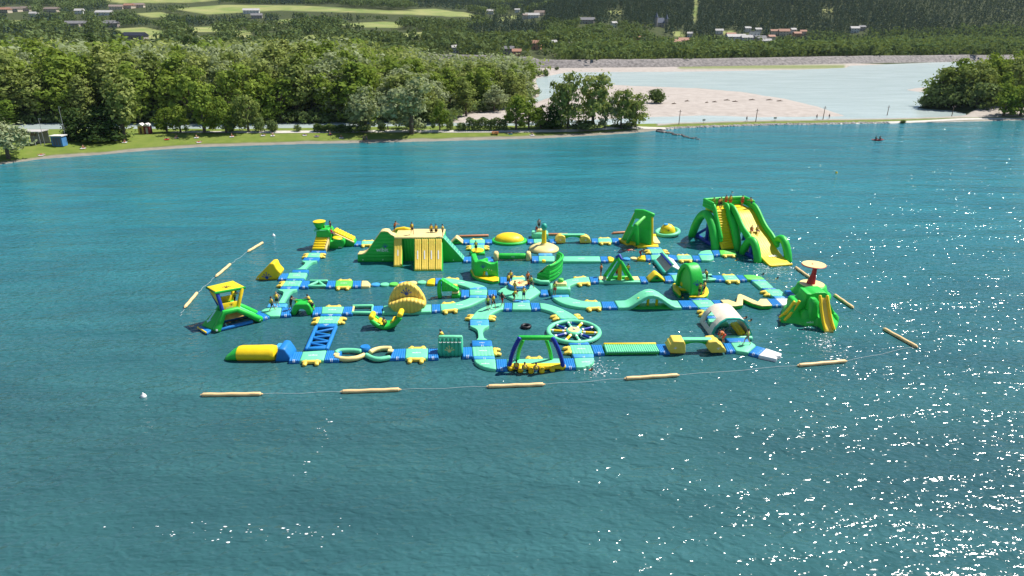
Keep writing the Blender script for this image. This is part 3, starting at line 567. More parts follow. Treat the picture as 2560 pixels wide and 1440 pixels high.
# ---- forest on the slopes (a mass)
def scatter(step, x0, x1, y0, y1):
    a, b = np.meshgrid(np.arange(x0, x1, step), np.arange(y0, y1, step)); return (a + RNG.uniform(-.48, .48, a.shape) * step).ravel(), (b + RNG.uniform(-.48, .48, b.shape) * step).ravel()
def mass(name, T, mat, K, kind, label):
    T = np.array(T); n = len(T); idx = np.repeat(np.arange(n), K); d = RNG.normal(size=(n * K, 3)); d /= np.linalg.norm(d, axis=1)[:, None]; H, W_ = T[idx, 3], T[idx, 4]
    if kind == 'cone':
        t = RNG.uniform(0, 1, n * K) ** .8; r = W_ * .5 * (1 - t) * RNG.uniform(.5, 1.05, n * K); a = RNG.uniform(0, 6.283, n * K); C = np.stack([r * np.cos(a), r * np.sin(a), H * (.1 + .9 * t)], 1); S = (1 - t * .6) * W_ * .28; Bn = np.stack([np.cos(a), np.sin(a), np.full(n * K, .6)], 1) * 2
    else:
        lob = RNG.normal(size=(n, 5, 3)) * .28; q = lob[idx, RNG.integers(0, 5, n * K)]; C = np.stack([(d[:, 0] * .36 + q[:, 0]) * W_, (d[:, 1] * .36 + q[:, 1]) * W_, H * (.60 + d[:, 2] * .27 + q[:, 2] * .22)], 1); S = W_ * .15 * RNG.uniform(.7, 1.3, n * K) * (26 / K) ** .45; Bn = d * 2.4 + np.array([0, 0, .5])
        C[:, 2] = np.maximum(C[:, 2], .08 * H)
    C += T[idx, :3]; tint = np.clip(RNG.uniform(0, 1, n)[idx] * .75 + RNG.uniform(0, .25, n * K), 0, 1); me = leaf_mesh(name, C, S, Bn, mat, tint); o = bpy.data.objects.new(name, me); COL.objects.link(o); tag(o, label, 'forest', kind='stuff')
far = np.array([(a, b, c, h, h * .75) for a, b, c, h, _ in far]); fk = vnoise(far[:, 0], far[:, 1], 40, 21) * .55 + RNG.uniform(0, .45, len(far))
for lo, hi, mt, nm in ((0, .50, 'leaf_willow', 'silvery'), (.50, .64, 'leaf_olive', 'olive'), (.64, 2, 'leaf_green', 'bright green')): mass('wood_canopy', far[(fk >= lo) & (fk < hi)], mt, 84, 'round', nm + ' tree mass deep in the wood behind the river')
mass('undergrowth', UNDER, 'leaf_bush', 60, 'round', 'undergrowth along the river edge of the wood')
fx, fy = scatter(8.6, -1150, 560, 425, 1750); u = fx / fy; z = ground_z(fx, fy); h = RNG.uniform(7, 14, len(fx)); px, py = proj(fx, fy, z); _, pt = proj(fx, fy, z + h); zone = vnoise(fx, fy, 90, 11) * .6 + vnoise(fx, fy, 35, 12) * .4
ok = (px > -120) & (px < 2680) & (pt < 215) & (py > -30) & ~field_hit(px, py) & ~field_hit(px, pt) & ~field_hit(px, (py + pt) / 2) & ~house_hit(px, py, pt, 16) & (zone > .30) & (sdist(*proj(fx, fy, 2.0), WOODS) < 0)
bank_y = np.interp(fx, [p.x for p in base], [p.y for p in base]); ok &= (px < 1060) | (fy > bank_y + 16)
pine = (u > .05 + .25 * (vnoise(fx, fy, 120, 4) - .5)) & (np.hypot(fx * .55, fy) > 905) | (vnoise(fx, fy, 130, 8) > .66) & (fy > 650)
T = np.stack([fx, fy, z, h, h * RNG.uniform(.8, 1.15, len(fx))], 1); mass('slope_trees', T[ok & ~pine], 'leaf_hill', 40, 'round', 'broadleaf trees covering the slopes')
px2, py2 = scatter(5.2, -300, 1150, 760, 1420); z2 = ground_z(px2, py2); qx, qy = proj(px2, py2, z2); h2 = RNG.uniform(7, 14, len(px2)); _, qt = proj(px2, py2, z2 + h2)
p2ok = (qx > -60) & (qx < 2680) & (qy > -25) & (px2 / py2 > .05 + .25 * (vnoise(px2, py2, 120, 4) - .5)) & (np.hypot(px2 * .55, py2) > 905) & ~field_hit(qx, qy) & ~field_hit(qx, qt) & ~house_hit(qx, qy, qt, 8)
T2 = np.concatenate([np.stack([px2, py2, z2, h2, h2 * .42], 1)[p2ok], (T * [1, 1, 1, 1.1, .55])[ok & pine]]); mass('pine_forest', T2, 'leaf_pine', 16, 'cone', 'dark pine forest on the steep right slope')
fx, fy = scatter(7.4, 40, 620, 505, 900); z = ground_z(fx, fy); px, py = proj(fx, fy, z); bank_y = np.interp(fx, [p.x for p in base], [p.y for p in base]); h = RNG.uniform(8, 14.5, len(fx)); _, pt = proj(fx, fy, z + h)
ok = (fy > bank_y + 17) & (fy < bank_y + 330) & (px > 1120) & (px < 2680) & ~house_hit(px, py, pt, 14) & ~field_hit(px, py); mass('riverside_trees', np.stack([fx, fy, z, h, h * RNG.uniform(.65, .95, len(fx))], 1)[ok], 'leaf_bush', 48, 'round', 'belt of trees behind the flood bank')
# ================================================================ HOUSES ON THE SLOPE
for nm, c in dict(wall_white=(.62, .60, .56), wall_cream=(.52, .44, .34), wall_stone=(.33, .29, .25), wall_orange=(.52, .26, .15), roof_grey=(.17, .165, .17), roof_brown=(.22, .17, .14), roof_tile=(.34, .17, .11), roof_pale=(.42, .40, .38), solar=(.012, .016, .035), wood_brown=(.12, .075, .045), wood_pale=(.45, .42, .37), paint_blue=(.05, .19, .42), paint_yellow=(.6, .42, .1), paint_maroon=(.2, .03, .04), metal_grey=(.3, .31, .32), slate_blue=(.10, .12, .17)).items(): simple(nm, c, .8, .15, .8)
m_, n_, l_, b_ = newmat('window_glass'); b_.inputs['Base Color'].default_value = (.03, .04, .05, 1); b_.inputs['Roughness'].default_value = .15
HK = {0: ('wall_cream', 'roof_brown', 'cream', 'brown'), 1: ('wall_white', 'roof_pale', 'white', 'pale'), 2: ('wall_cream', 'roof_tile', 'cream', 'tiled'), 3: ('wall_stone', 'roof_grey', 'stone', 'grey'), 4: ('wall_stone', 'solar', 'stone', 'solar'), 5: ('wall_orange', 'roof_tile', 'orange', 'tiled'), 6: ('wall_white', 'roof_grey', 'tall white', 'flat'), 7: ('wall_stone', 'slate_blue', 'stone', 'slate')}
def cluster(x, y):
    return ('the top left hamlet' if x < 360 and y < 55 else 'the left slope farm row' if x < 360 else 'the white farm above the wood' if x < 700 else 'the mid slope hamlet' if x < 1400 and y < 60 else 'the upper middle slope' if x < 1560 and y < 80 else 'the row behind the flood bank' if x < 1450 else 'the village on the right' if x < 2020 else 'the pine forest edge')
seen = {}
for a, b, w_, k in sorted(HOUSES):
    p = on_ground(a, b, 420); dep = p.y * _c + (CH - p.z) * _s; W_ = max(w_ * dep / CF, 5); D = min(max(W_ * .6, 5), 10); Hh = 9.5 if k == 6 else 3.4 if k == 4 else random.uniform(4.2, 5.4); rot = random.uniform(-.35, .35); R3 = Matrix.Rotation(rot, 3, 'Z'); wm, rm, wn, rn = HK[k]; cl = cluster(a, b); seen[cl] = seen.get(cl, 0) + 1
    lab = 'small stone castle with slate spire and round turret on the right slope' if k == 7 else f'{wn} house with {rn} roof, {ORD[seen[cl] - 1]} from the left in {cl}' if k != 4 else 'long barn roofed with dark solar panels beside the pale field'
    tp = thing('castle' if k == 7 else 'barn' if k == 4 else 'house', p, lab, 'castle' if k == 7 else 'barn' if k == 4 else 'house', None if k in (4, 7) else 'houses on the slopes'); X = lambda x, y, z: R3 @ Vector((x, y, z)) + p
    rb = lambda nm, mt, c, s, par=None: M().build if False else (lambda m: (rbox(m, X(*c), s, .03, rot, n=1), m.build(nm, mt, par or tp, smooth=False))[1])(M())
    rb('wall', wm, (0, D / 2, Hh / 2 - .8), (W_, D, Hh + 1.6)); o_ = .7
    if k == 6: roof = rb('roof', rm, (0, D / 2, Hh + .25), (W_ + .8, D + .8, .45))
    else:
        rh = W_ * .55 if k == 7 else min(D * .42, 3.2); m = M(); e = 0.0 if k != 7 else W_ * .35
        prism(m, [X(-W_ / 2 - o_, -o_, Hh - .12), X(-W_ / 2 - o_, -o_, Hh + .1), X(-W_ / 2 - o_, D / 2, Hh + rh), X(-W_ / 2 - o_, D + o_, Hh + .1), X(-W_ / 2 - o_, D + o_, Hh - .12)], (0, 0, 0), R3 @ Vector((W_ + 2 * o_, 0, 0)), 0); roof = m.build('roof', rm, tp, smooth=False)
    if k not in (4,): rb('chimney', 'wall_stone', (W_ * .25, D * .6, Hh + 1.9), (.8, .8, 1.6), roof)
    nw = max(2, min(5, int(W_ / 3.2)))
    for fl_ in range(3 if k == 6 else 1 if k == 4 else 2):
        for i in range(nw):
            if fl_ == 0 and i == nw // 2: continue
            wn_ = rb('window', 'wood_pale', ((i + .5) / nw * W_ - W_ / 2, -.04, 1.5 + fl_ * 2.5), (1.15, .14, 1.35)); rb('pane', 'window_glass', ((i + .5) / nw * W_ - W_ / 2, -.1, 1.5 + fl_ * 2.5), (.9, .1, 1.1), wn_)
    rb('door', 'wood_brown', ((nw // 2 + .5) / nw * W_ - W_ / 2, -.04, 1.0), (1.1, .14, 2.1))
    if k == 7:
        for x, h_ in ((-W_ * .5, 11), (W_ * .75, 9)): m = M(); lathe(m, [(1.9, -1), (1.9, h_), (2.2, h_ + .2)], X(x, 0, 0), 12); t_ = m.build('turret', 'wall_stone', tp); m = M(); lathe(m, [(2.3, h_ + .2), (1.2, h_ + 3.5), (.05, h_ + 6.5)], X(x, 0, 0), 12); m.build('spire', 'slate_blue', t_)
# ================================================================ SHORE FURNITURE
def bx(tp, nm, mt, c, s, rot=0, r=.02): return (lambda m: (rbox(m, c, s, r, rot, n=1), m.build(nm, mt, tp, smooth=False))[1])(M())
def gable(tp, nm, mt, c, w_, d, h, o=.2): m = M(); x, y, z = c; prism(m, [(x - w_ / 2 - o, y - d / 2 - o, z), (x, y - d / 2 - o, z + h), (x + w_ / 2 + o, y - d / 2 - o, z)], (0, 0, 0), (0, d + 2 * o, 0), 0); return m.build(nm, mt, tp, smooth=False)
for a, mt, rl in ((357, 'paint_yellow', 'small yellow hut with white gabled roof on the lawn'), (372, 'paint_maroon', 'small maroon hut with white gabled roof beside the yellow one')):
    p = on_ground(a, 334); tp = thing('changing_hut', p, rl, 'hut', 'painted huts on the lawn'); bx(tp, 'wall', mt, p + Vector((0, 0, 1.0)), (1.5, 1.5, 2.2)); gable(tp, 'roof', 'wall_white', p + Vector((0, 0, 2.08)), 1.5, 1.5, .75); bx(tp, 'door', 'wood_pale' if a == 372 else 'wood_brown', p + Vector((0, -.77, .9)), (.6, .06, 1.6))
p = on_ground(151, 366); tp = thing('kiosk', p, 'blue kiosk with white flat roof at the left lawn', 'kiosk'); bx(tp, 'wall', 'paint_blue', p + Vector((0, 0, 1.1)), (2.7, 2.0, 2.4)); bx(tp, 'roof', 'wall_white', p + Vector((0, 0, 2.42)), (3.2, 2.5, .22))
for k in (-.7, 0, .7): bx(tp, 'door_panel', 'slate_blue', p + Vector((k, -1.03, 1.1)), (.55, .06, 1.9))
p = on_ground(88, 362); tp = thing('boat_shed', p, 'open grey boat shed with brown plank front at the left', 'shed'); bx(tp, 'roof', 'roof_pale', p + Vector((0, .5, 3.3)), (5.2, 4.0, .2)); bx(tp, 'plank_front', 'wood_brown', p + Vector((-.4, -1.4, 2.8)), (4.4, .12, .8)); bx(tp, 'back_wall', 'wall_stone', p + Vector((0, 2.3, 1.6)), (4.8, .12, 3.2))
for x in (-2.2, -.6, 1.0, 2.3): bx(tp, 'post', 'metal_grey', p + Vector((x, -1.3, 1.6)), (.14, .14, 3.2))
for k in range(5): bx(tp, 'side_plank', 'paint_blue' if k % 2 else 'wall_white', p + Vector((-1.6, -1.45, .4 + k * .4)), (1.4, .06, .28))
for a, b, h_, nm in ((113, 366, 6.5, 'tall thin mast beside the boat shed'), (168, 360, 9.0, 'tall thin lamp mast behind the blue kiosk'), (60, 362, 4, 'short flag mast left of the boat shed')):
    p = on_ground(a, b); tp = thing('mast', p, nm, 'mast', 'masts by the boat shed'); m = M(); tube(m, [p, p + ZV0 * h_], [.07, .04], 6); m.build('pole', 'metal_grey', tp); bx(tp, 'fitting', 'metal_grey', p + ZV0 * (h_ - .1) + Vector((.25, 0, 0)), (.6, .12, .12))
p = on_ground(290, 353); tp = thing('waste_bin', p, 'white waste bin on the lawn by the evergreens', 'bin'); m = M(); lathe(m, [(.3, 0), (.36, .1), (.38, .95)], p, 12); m.build('body', 'wall_white', tp); m = M(); lathe(m, [(.4, .95), (.4, 1.05), (.1, 1.15)], p, 12); m.build('lid', 'metal_grey', tp)
p = on_ground(1238, 337); tp = thing('picnic_table', p, 'orange picnic table with benches on the lawn', 'table')
simple('paint_orange', (.5, .17, .03), .7, .1); bx(tp, 'top', 'paint_orange', p + ZV0 * .75, (1.9, .8, .08)); bx(tp, 'bench', 'paint_orange', p + Vector((0, -.75, .45)), (1.9, .3, .07)); bx(tp, 'bench', 'paint_orange', p + Vector((0, .75, .45)), (1.9, .3, .07))
for x in (-.7, .7): bx(tp, 'leg', 'paint_orange', p + Vector((x, 0, .36)), (.1, 1.5, .72))
PL = ['leftmost wooden power pole at the start of the causeway', 'second wooden power pole from the left on the causeway', 'middle wooden power pole on the causeway', 'fourth wooden power pole from the left on the causeway', 'rightmost wooden power pole near the island']
for (a, b, t), nm in zip(((1697, 311, 275), (1889, 305, 272), (2057, 300, 266), (2216, 296, 264), (2379, 291, 264)), PL):
    p = on_ground(a, b, 170); h_ = PV(a, t, p.y).z - p.z; tp = thing('power_pole', p, nm, 'pole', 'power poles on the causeway'); m = M(); tube(m, [p - ZV0 * .2, p + Vector((.12, 0, h_))], [.13, .09], 7); m.build('post', 'wood_brown', tp); bx(tp, 'crossarm', 'wood_brown', p + Vector((.1, 0, h_ - .5)), (1.0, .1, .1))
    for x in (-.35, .45): bx(tp, 'insulator', 'wall_white', p + Vector((x, 0, h_ - .38)), (.1, .1, .16))
for a, b, nm in ((1759, 310, 'white sign board on the causeway, left one'), (1937, 304, 'white sign board on the causeway, right one')):
    p = on_ground(a, b, 170); tp = thing('sign_board', p, nm, 'sign', 'white sign boards'); bx(tp, 'panel', 'wall_white', p + ZV0 * 1.1, (.95, .06, .6)); bx(tp, 'post', 'wood_brown', p + ZV0 * .4, (.08, .08, .9))
# breakwater rocks and rubble edge of the causeway
simple('rock_grey', (.30, .285, .27), .9, .35, 1.2, .6, 3)
def rock_mesh(seed):
    rg = random.Random(seed); bm = bmesh.new(); bmesh.ops.create_icosphere(bm, subdivisions=2, radius=1)
    for v in bm.verts: v.co *= 1 + rg.uniform(-.22, .18); v.co.z *= .62
    me = bpy.data.meshes.new('rock'); bm.to_mesh(me); bm.free(); me.materials.append(MATS['rock_grey']); return me
RM = [rock_mesh(i) for i in range(6)]; simple('rock_dark', (.06, .058, .055), .6, .4, 1.2, .6, 3)  # darker stone for the breakwater boulders
for i in range(22):
    t = i / 21; p = P(1642 + 103 * t + random.uniform(-4, 4), 327 + 20 * t + random.uniform(-2, 2), 0.02); s = random.uniform(.5, 1.05) * (1 - .45 * t) ; o = bpy.data.objects.new('rock', RM[i % 6]); COL.objects.link(o); o.material_slots[0].link = 'OBJECT'; o.material_slots[0].material = MATS['rock_dark']; o.location = p; o.scale = (s * random.uniform(.9, 1.5), s, s * .8); o.rotation_euler = (0, 0, random.uniform(0, 6)); tag(o, ORD[i] + ' dark boulder from the shore in the small breakwater' if i < 20 else 'last low boulder at the tip of the small breakwater' if i == 21 else 'next to last boulder of the small breakwater', 'rock', 'boulders of the small breakwater')
V_, F_ = [], []; base_v = np.array([tuple(v.co) for v in RM[0].vertices]); base_f = [tuple(q.vertices) for q in RM[0].polygons]
for i in range(520):
    a = random.uniform(1655, 2250); x = P(a, 315, 0).x; y = float(y_shore(x)) + random.uniform(-.5, 1.1); s = random.uniform(.22, .5); q = Matrix.Rotation(random.uniform(0, 6), 3, 'Z'); o_ = len(V_); c_ = Vector((x, y, GZ(x, y) + .05)); V_ += [tuple(q @ Vector(v) * s + c_) for v in base_v]; F_ += [tuple(j + o_ for j in f_) for f_ in base_f]
M().add(V_, F_).build('riprap', 'rock_grey', kind='stuff', label='pale rubble stones along the foot of the causeway', cat='stones', smooth=False, origin=(0, 0, 0))
# dry weeds and driftwood on the gravel bar
for i in range(9):
    a = [1692, 1725, 1760, 1788, 1818, 1845, 1880, 1920, 1948][i] + random.uniform(-8, 8); b = 258 - (a - 1690) * .03 + random.uniform(-5, 5); p = on_ground(a, b, 210); L_ = random.uniform(.8, 2.6); an = random.uniform(-.3, .3); m = M(); d = Vector((math.cos(an), math.sin(an), 0)) * L_ / 2; tube(m, [p - d + ZV0 * .1, p + ZV0 * .25, p + d + ZV0 * .12], [.16, .2, .08], 5)
    tube(m, [p + ZV0 * .2, p + d * .4 + Vector((0, .3, .7))], [.1, .04], 5); m.build('driftwood', 'wood_brown', label=ORD[i] + ' grey driftwood log from the left on the gravel bar', cat='driftwood', group='driftwood on the gravel bar')
# ================================================================ FLOATING WALKWAYS
ZT = 0.36
GC, GD, GS = 'blue connecting mats of the water park', 'turquoise walkway decks of the water park', 'yellow boom floats round the water park'
def edge_step(parent, a, b, out, mat='pvc_gold', wid=1.75):
    """boarding step: padded bar on a deck edge a-b with two rounded lobes reaching outward into the water"""
    a, b = Vector(a), Vector(b); c = (a + b) / 2; t = (b - a).normalized(); o = Vector(out); o.z = 0; o -= t * o.dot(t); o.normalize()
    wid = min(wid, (b - a).length * 0.95); m = M(); ang = math.atan2(t.y, t.x)
    rbox(m, c + o * 0.13 + Vector((0, 0, -0.16)), (wid, 0.34, 0.34), 0.14, ang)
    for s in (-1, 1):
        p = c + t * s * wid * 0.31 + o * 0.40
        path = [c + t * s * wid * 0.30 + o * 0.02 + Vector((0, 0, -0.13)), p + Vector((0, 0, -0.17)), c + t * s * wid * 0.33 + o * 0.60 + Vector((0, 0, -0.24))]
        tube(m, path, [0.20, 0.23, 0.20], 10, flat=0.85)
    return m.build('step', mat, parent)
def shrink(back, front, k=0.012):
    b, f = [Vector(q) for q in back], [Vector(q) for q in front]; c = sum(b + f, Vector()) / len(b + f)
    g = lambda q: q + (c - q).normalized() * k
    return [g(q) for q in b], [g(q) for q in f]
def conn(label, back, front, ribs=None, axis='u', mat='pvc_blue', prn=False):
    """blue ribbed mat that ties two walkway pieces together"""
    b, f = shrink(back, front); m = M(); L = (b[-1] - b[0]).length if axis == 'u' else (f[0] - b[0]).length
    n = ribs if ribs is not None else max(2, round(L / 0.2)); slab(m, b, f, 0.44, n, axis, 0.1, 0.05)
    tp = thing('connecting_mat', ((b[0] + f[-1]) / 2) * 1.0, label, 'mat', GC); WLOC[tp.name].z = 0; tp.location.z = 0
    m.build('mat', mat, tp)
    c = (b[0] + b[-1] + f[0] + f[-1]) / 4; t = (f[-1] - f[0]).normalized(); d = (c - (f[0] + f[-1]) / 2)
    s = M()                                             # white lacing and straps along the joint
    for k in (0.0, 1.0):
        q = (f[0] + f[-1]) / 2 + t * (k - 0.5) * 0.14; dn = d.normalized()
        tube(s, [q + dn * 0.16 + Vector((0, 0, 0.012)), q - dn * 0.01 + Vector((0, 0, -0.06)), q - dn * 0.05 + Vector((0, 0, -0.22))], 0.022, 5)
    s.build('strap', 'print_white', tp)
    if prn: lettering(tp, 'wibit', c + Vector((0, 0, 0.012)), (1, 0, 0), (0, 1, 0), 0.55)
    return tp
def deck(label, back, front, ribs=0, axis='u', steps='', mat='pvc_turquoise', prn=True, group=GD, lift=None, name='floating_deck', cat='deck', wid=1.75):
    b, f = shrink(back, front); c = (b[0] + b[-1] + f[0] + f[-1]) / 4
    tp = thing(name, (c.x, c.y, 0), label, cat, group)
    m = M(); slab(m, b, f, 0.5, ribs, axis, 0.14, 0.03, lift=lift); m.build('deck', mat, tp)
    k = len(b) // 2; kf = len(f) // 2
    for s in steps:
        if s == 'b': edge_step(tp, b[0], b[-1], c - (f[0] + f[-1]) / 2, wid=wid)
        if s == 'f': edge_step(tp, f[0], f[-1], c - (b[0] + b[-1]) / 2, wid=wid)
        if s == 'l': edge_step(tp, b[0], f[0], c - (b[-1] + f[-1]) / 2, wid=wid)
        if s == 'r': edge_step(tp, b[-1], f[-1], c - (b[0] + f[0]) / 2, wid=wid)
    if prn:
        cc = (Vector(b[k]) + Vector(f[kf])) / 2 if len(b) > 2 else c
        lettering(tp, 'wibit', cc + Vector((0, 0, 0.012)), (1, 0, 0), (0, 1, 0), min(0.9, (b[-1] - b[0]).length * 0.4))
    return tp
def strip(R, cuts, segs):
    pts = [(G(R, a, b, ZT), G(R, c, d, ZT)) for a, b, c, d in cuts]
    for i, s in enumerate(segs):
        if not s: continue
        b, f = [pts[i][0], pts[i + 1][0]], [pts[i][1], pts[i + 1][1]]
        if s[0] == 'c': conn(s[1], b, f, **(s[2] if len(s) > 2 else {}))
        else: deck(s[1], b, f, **(s[2] if len(s) > 2 else {}))
CB = lambda a, b: f'blue mat between {a} and {b}'
# ---- front row, left half
strip(5, [(1600, 1100, 1555, 1225), (1752, 1097, 1705, 1222), (2085, 1078, 2045, 1212), (2300, 1085, 2255, 1212)],
      [('c', CB('the blue launch ramp', 'the ladder bridge foot deck')), ('d', 'turquoise deck with yellow step at the foot of the blue ladder bridge', dict(steps='f')), ('c', CB('the ladder bridge deck', 'the yellow and turquoise crossed tubes'))])
strip(6, [(680, 1062, 628, 1190), (855, 1053, 842, 1183), (1165, 1050, 1157, 1186), (1300, 1048, 1308, 1180)],
      [('c', CB('the crossed tubes', 'the front row deck with steps on both edges')), ('d', 'turquoise front row deck with yellow steps on both edges, left of the green handle wall', dict(steps='fb')), ('c', CB('the front row deck', 'the green handle wall'))])
strip(6, [(1640, 1036, 1640, 1165), (1768, 1028, 1782, 1160), (2062, 1022, 2086, 1152)],
      [('c', CB('the green handle wall', 'the ribbed crossing deck')), ('d', 'ribbed turquoise crossing deck with yellow step on its right, right of the handle wall', dict(ribs=6, steps='r', wid=1.5))])
conn(CB('the narrow waisted bridge', 'the ribbed crossing deck in front of it'), [G(6, 1765, 940), G(6, 2045, 940)], [G(6, 1772, 1020), G(6, 2058, 1020)], 2, 'v', prn=True)
conn(CB('the ribbed crossing deck', 'the rounded corner left of the goal frame'), [G(6, 1785, 1158), G(6, 2085, 1158)], [G(6, 1800, 1200), G(6, 2095, 1197)], 2, 'v', 'pvc_light_blue')
def corner(label, R, pts):
    w = [G(R, a, b, ZT) for a, b in pts]; c = sum(w, Vector()) / len(w); tp = thing('corner_deck', (c.x, c.y, 0), label, 'deck', GD); m = M()
    outline_slab(m, w, ZT, 0.5, 0.12); m.build('deck', 'turq_rib_y', tp); lettering(tp, 'wibit', c + Vector((0, 0.1, 0.012)), (1, 0, 0), (0, 1, 0), 0.8); return tp
corner('rounded turquoise corner deck left of the blue and green goal frame', 6, [(1798, 1206), (2095, 1200), (2108, 1335), (2040, 1332), (1960, 1318), (1880, 1288), (1825, 1250)])
conn(CB('the left rounded corner', 'the goal frame deck'), [G(6, 2100, 1200), G(6, 2252, 1198)], [G(6, 2110, 1335), G(6, 2262, 1335)])
conn(CB('the goal frame deck', 'the right rounded corner'), [G(7, 700, 1190), G(7, 853, 1185)], [G(7, 738, 1318), G(7, 884, 1315)])
corner('rounded turquoise corner deck right of the blue and green goal frame', 7, [(858, 1188), (1135, 1178), (1140, 1220), (1110, 1262), (1060, 1290), (980, 1310), (887, 1318)])
conn(CB('the ribbed deck below the wheel', 'the right rounded corner'), [G(7, 832, 1128), G(7, 1132, 1128)], [G(7, 856, 1182), G(7, 1136, 1172)], 2, 'v', 'pvc_light_blue')
strip(7, [(788, 1004, 828, 1124), (1088, 1002, 1134, 1122), (1240, 1002, 1283, 1118)],
      [('d', 'ribbed turquoise deck with yellow step on its left, in front of the big wheel', dict(ribs=7, steps='l', wid=1.5)), ('c', CB('the ribbed deck below the wheel', 'the green roller bridge'))])
conn(CB('the big floating wheel', 'the ribbed deck in front of it'), [G(7, 766, 952), G(7, 1048, 952)], [G(7, 788, 1000), G(7, 1082, 1000)], 2, 'v', prn=True)
conn(CB('the green roller bridge', 'the yellow stair block'), [G(7, 1985, 992), G(7, 2120, 992)], [G(7, 2048, 1108), G(7, 2190, 1098)])
# ---- front row, right end
conn(CB('the yellow star block', 'the deck before the cream arch'), [G(8, 710, 1205), G(8, 808, 1195)], [G(8, 760, 1318), G(8, 882, 1308)])
tp = thing('floating_deck', G(8, 980, 1250, 0), 'turquoise deck with a person running, in front of the cream arch', 'deck', GD)
m = M(); outline_slab(m, [G(8, a, b, ZT) for a, b in [(812, 1195), (960, 1188), (1100, 1185), (1165, 1232), (1055, 1332), (885, 1308)]], ZT); m.build('deck', 'pvc_turquoise', tp)
conn(CB('the cream arch', 'the deck in front of it'), [G(8, 735, 1130), G(8, 1035, 1128)], [G(8, 790, 1188), G(8, 1085, 1182)], 2, 'v')
conn(CB('the deck before the cream arch', 'the white forked end piece'), [G(8, 1168, 1236), G(8, 1300, 1272)], [G(8, 1060, 1334), G(8, 1196, 1368)], 4, 'v')
tp = thing('end_ramp', G(8, 1350, 1330, 0), 'white forked end ramp at the right tip of the front row', 'ramp'); m = M()
outline_slab(m, [G(8, a, b, ZT) for a, b in [(1302, 1274), (1522, 1348), (1500, 1382), (1400, 1366), (1460, 1395), (1450, 1424), (1198, 1370)]], ZT, 0.45, 0.08); m.build('deck', 'pvc_white', tp)
# ---- neck of the ring: curve, waisted bridge
def waist(label, R, a, b, c, d, n0, n1):
    """dumb-bell bridge: wide ends a-b (far) and c-d (near), narrow middle n0, n1 = (left, right) at two stations"""
    A, B, C, D = (G(R, *q, ZT) for q in (a, b, c, d)); e = [G(R, *q, ZT) for q in (*n0, *n1)]
    lf = smooth_poly([A, A.lerp(e[0], 0.3) , e[0], e[2], C.lerp(e[2], 0.25), C], 5, False); rt = smooth_poly([B, B.lerp(e[1], 0.3), e[1], e[3], D.lerp(e[3], 0.25), D], 5, False)
    tp = thing('waisted_bridge', ((A + D) / 2).xy.to_3d(), label, 'bridge', 'narrow waisted bridges'); m = M(); outline_slab(m, lf + rt[::-1], ZT, 0.5, 0.08); m.build('deck', 'pvc_turquoise', tp)
waist('narrow waisted turquoise bridge leading forward from the front ring', 6, (1742, 740), (2010, 738), (1835, 938), (1985, 938), ((1845, 800), (1925, 800)), ((1862, 900), (1935, 900)))
conn(CB('the left ring curve', 'the narrow waisted bridge'), [G(6, 1742, 652), G(6, 2005, 652)], [G(6, 1742, 735), G(6, 2008, 733)], 2, 'v', 'pvc_light_blue', prn=True)
def bend(label, R, bk, fr, steps=(), ribs=0, axis='v'):
    b, f = smooth_poly([G(R, *q, ZT) for q in bk], 5, False), smooth_poly([G(R, *q, ZT) for q in fr], 5, False)
    c = (b[len(b) // 2] + f[len(f) // 2]) / 2; tp = thing('curved_deck', (c.x, c.y, 0), label, 'deck', GD); m = M(); slab(m, b, f, 0.5, ribs, axis, 0.14, 0.03); m.build('deck', 'pvc_turquoise', tp)
    for a, bb, oo in steps: edge_step(tp, G(R, *a, ZT), G(R, *bb, ZT), G(R, *oo, ZT) - G(R, *a, ZT), wid=1.7)
    lettering(tp, 'wibit', c + Vector((0, 0, 0.012)), (1, 0, 0), (0, 1, 0), 0.8); return tp
bend('curved turquoise deck with three people walking, left side of the front ring', 6, [(1742, 645), (1785, 590), (1860, 515), (2000, 458), (2130, 430), (2218, 422)], [(2003, 648), (2010, 605), (2060, 560), (2120, 530), (2160, 515), (2205, 508)],
     [((1750, 645), (1800, 580), (1690, 600)), ((2003, 648), (2020, 590), (2080, 620))], 3)
strip(6, [(2222, 422, 2206, 510), (2328, 420, 2322, 512)], [('c', CB('the left ring curve', 'the straight ring deck'))])
deck('straight turquoise deck of the front ring below the trampoline island', [G(6, 2332, 420, ZT), G(7, 246, 418, ZT)], [G(6, 2326, 512, ZT), G(7, 266, 512, ZT)])
strip(7, [(250, 420, 270, 512), (376, 422, 394, 504)], [('c', CB('the straight ring deck', 'the right ring curve'))])
bend('curved turquoise deck descending to the big wheel, right side of the front ring', 7, [(380, 422), (480, 435), (640, 482), (780, 545), (880, 605), (922, 640)], [(396, 504), (490, 528), (570, 560), (625, 600), (650, 625), (664, 642)],
     [((655, 640), (600, 582), (540, 640)), ((915, 640), (850, 575), (1000, 590))], 3)
conn(CB('the right ring curve', 'the big wheel'), [G(7, 664, 648), G(7, 920, 646)], [G(7, 680, 688), G(7, 944, 686)], 2, 'v', prn=True)
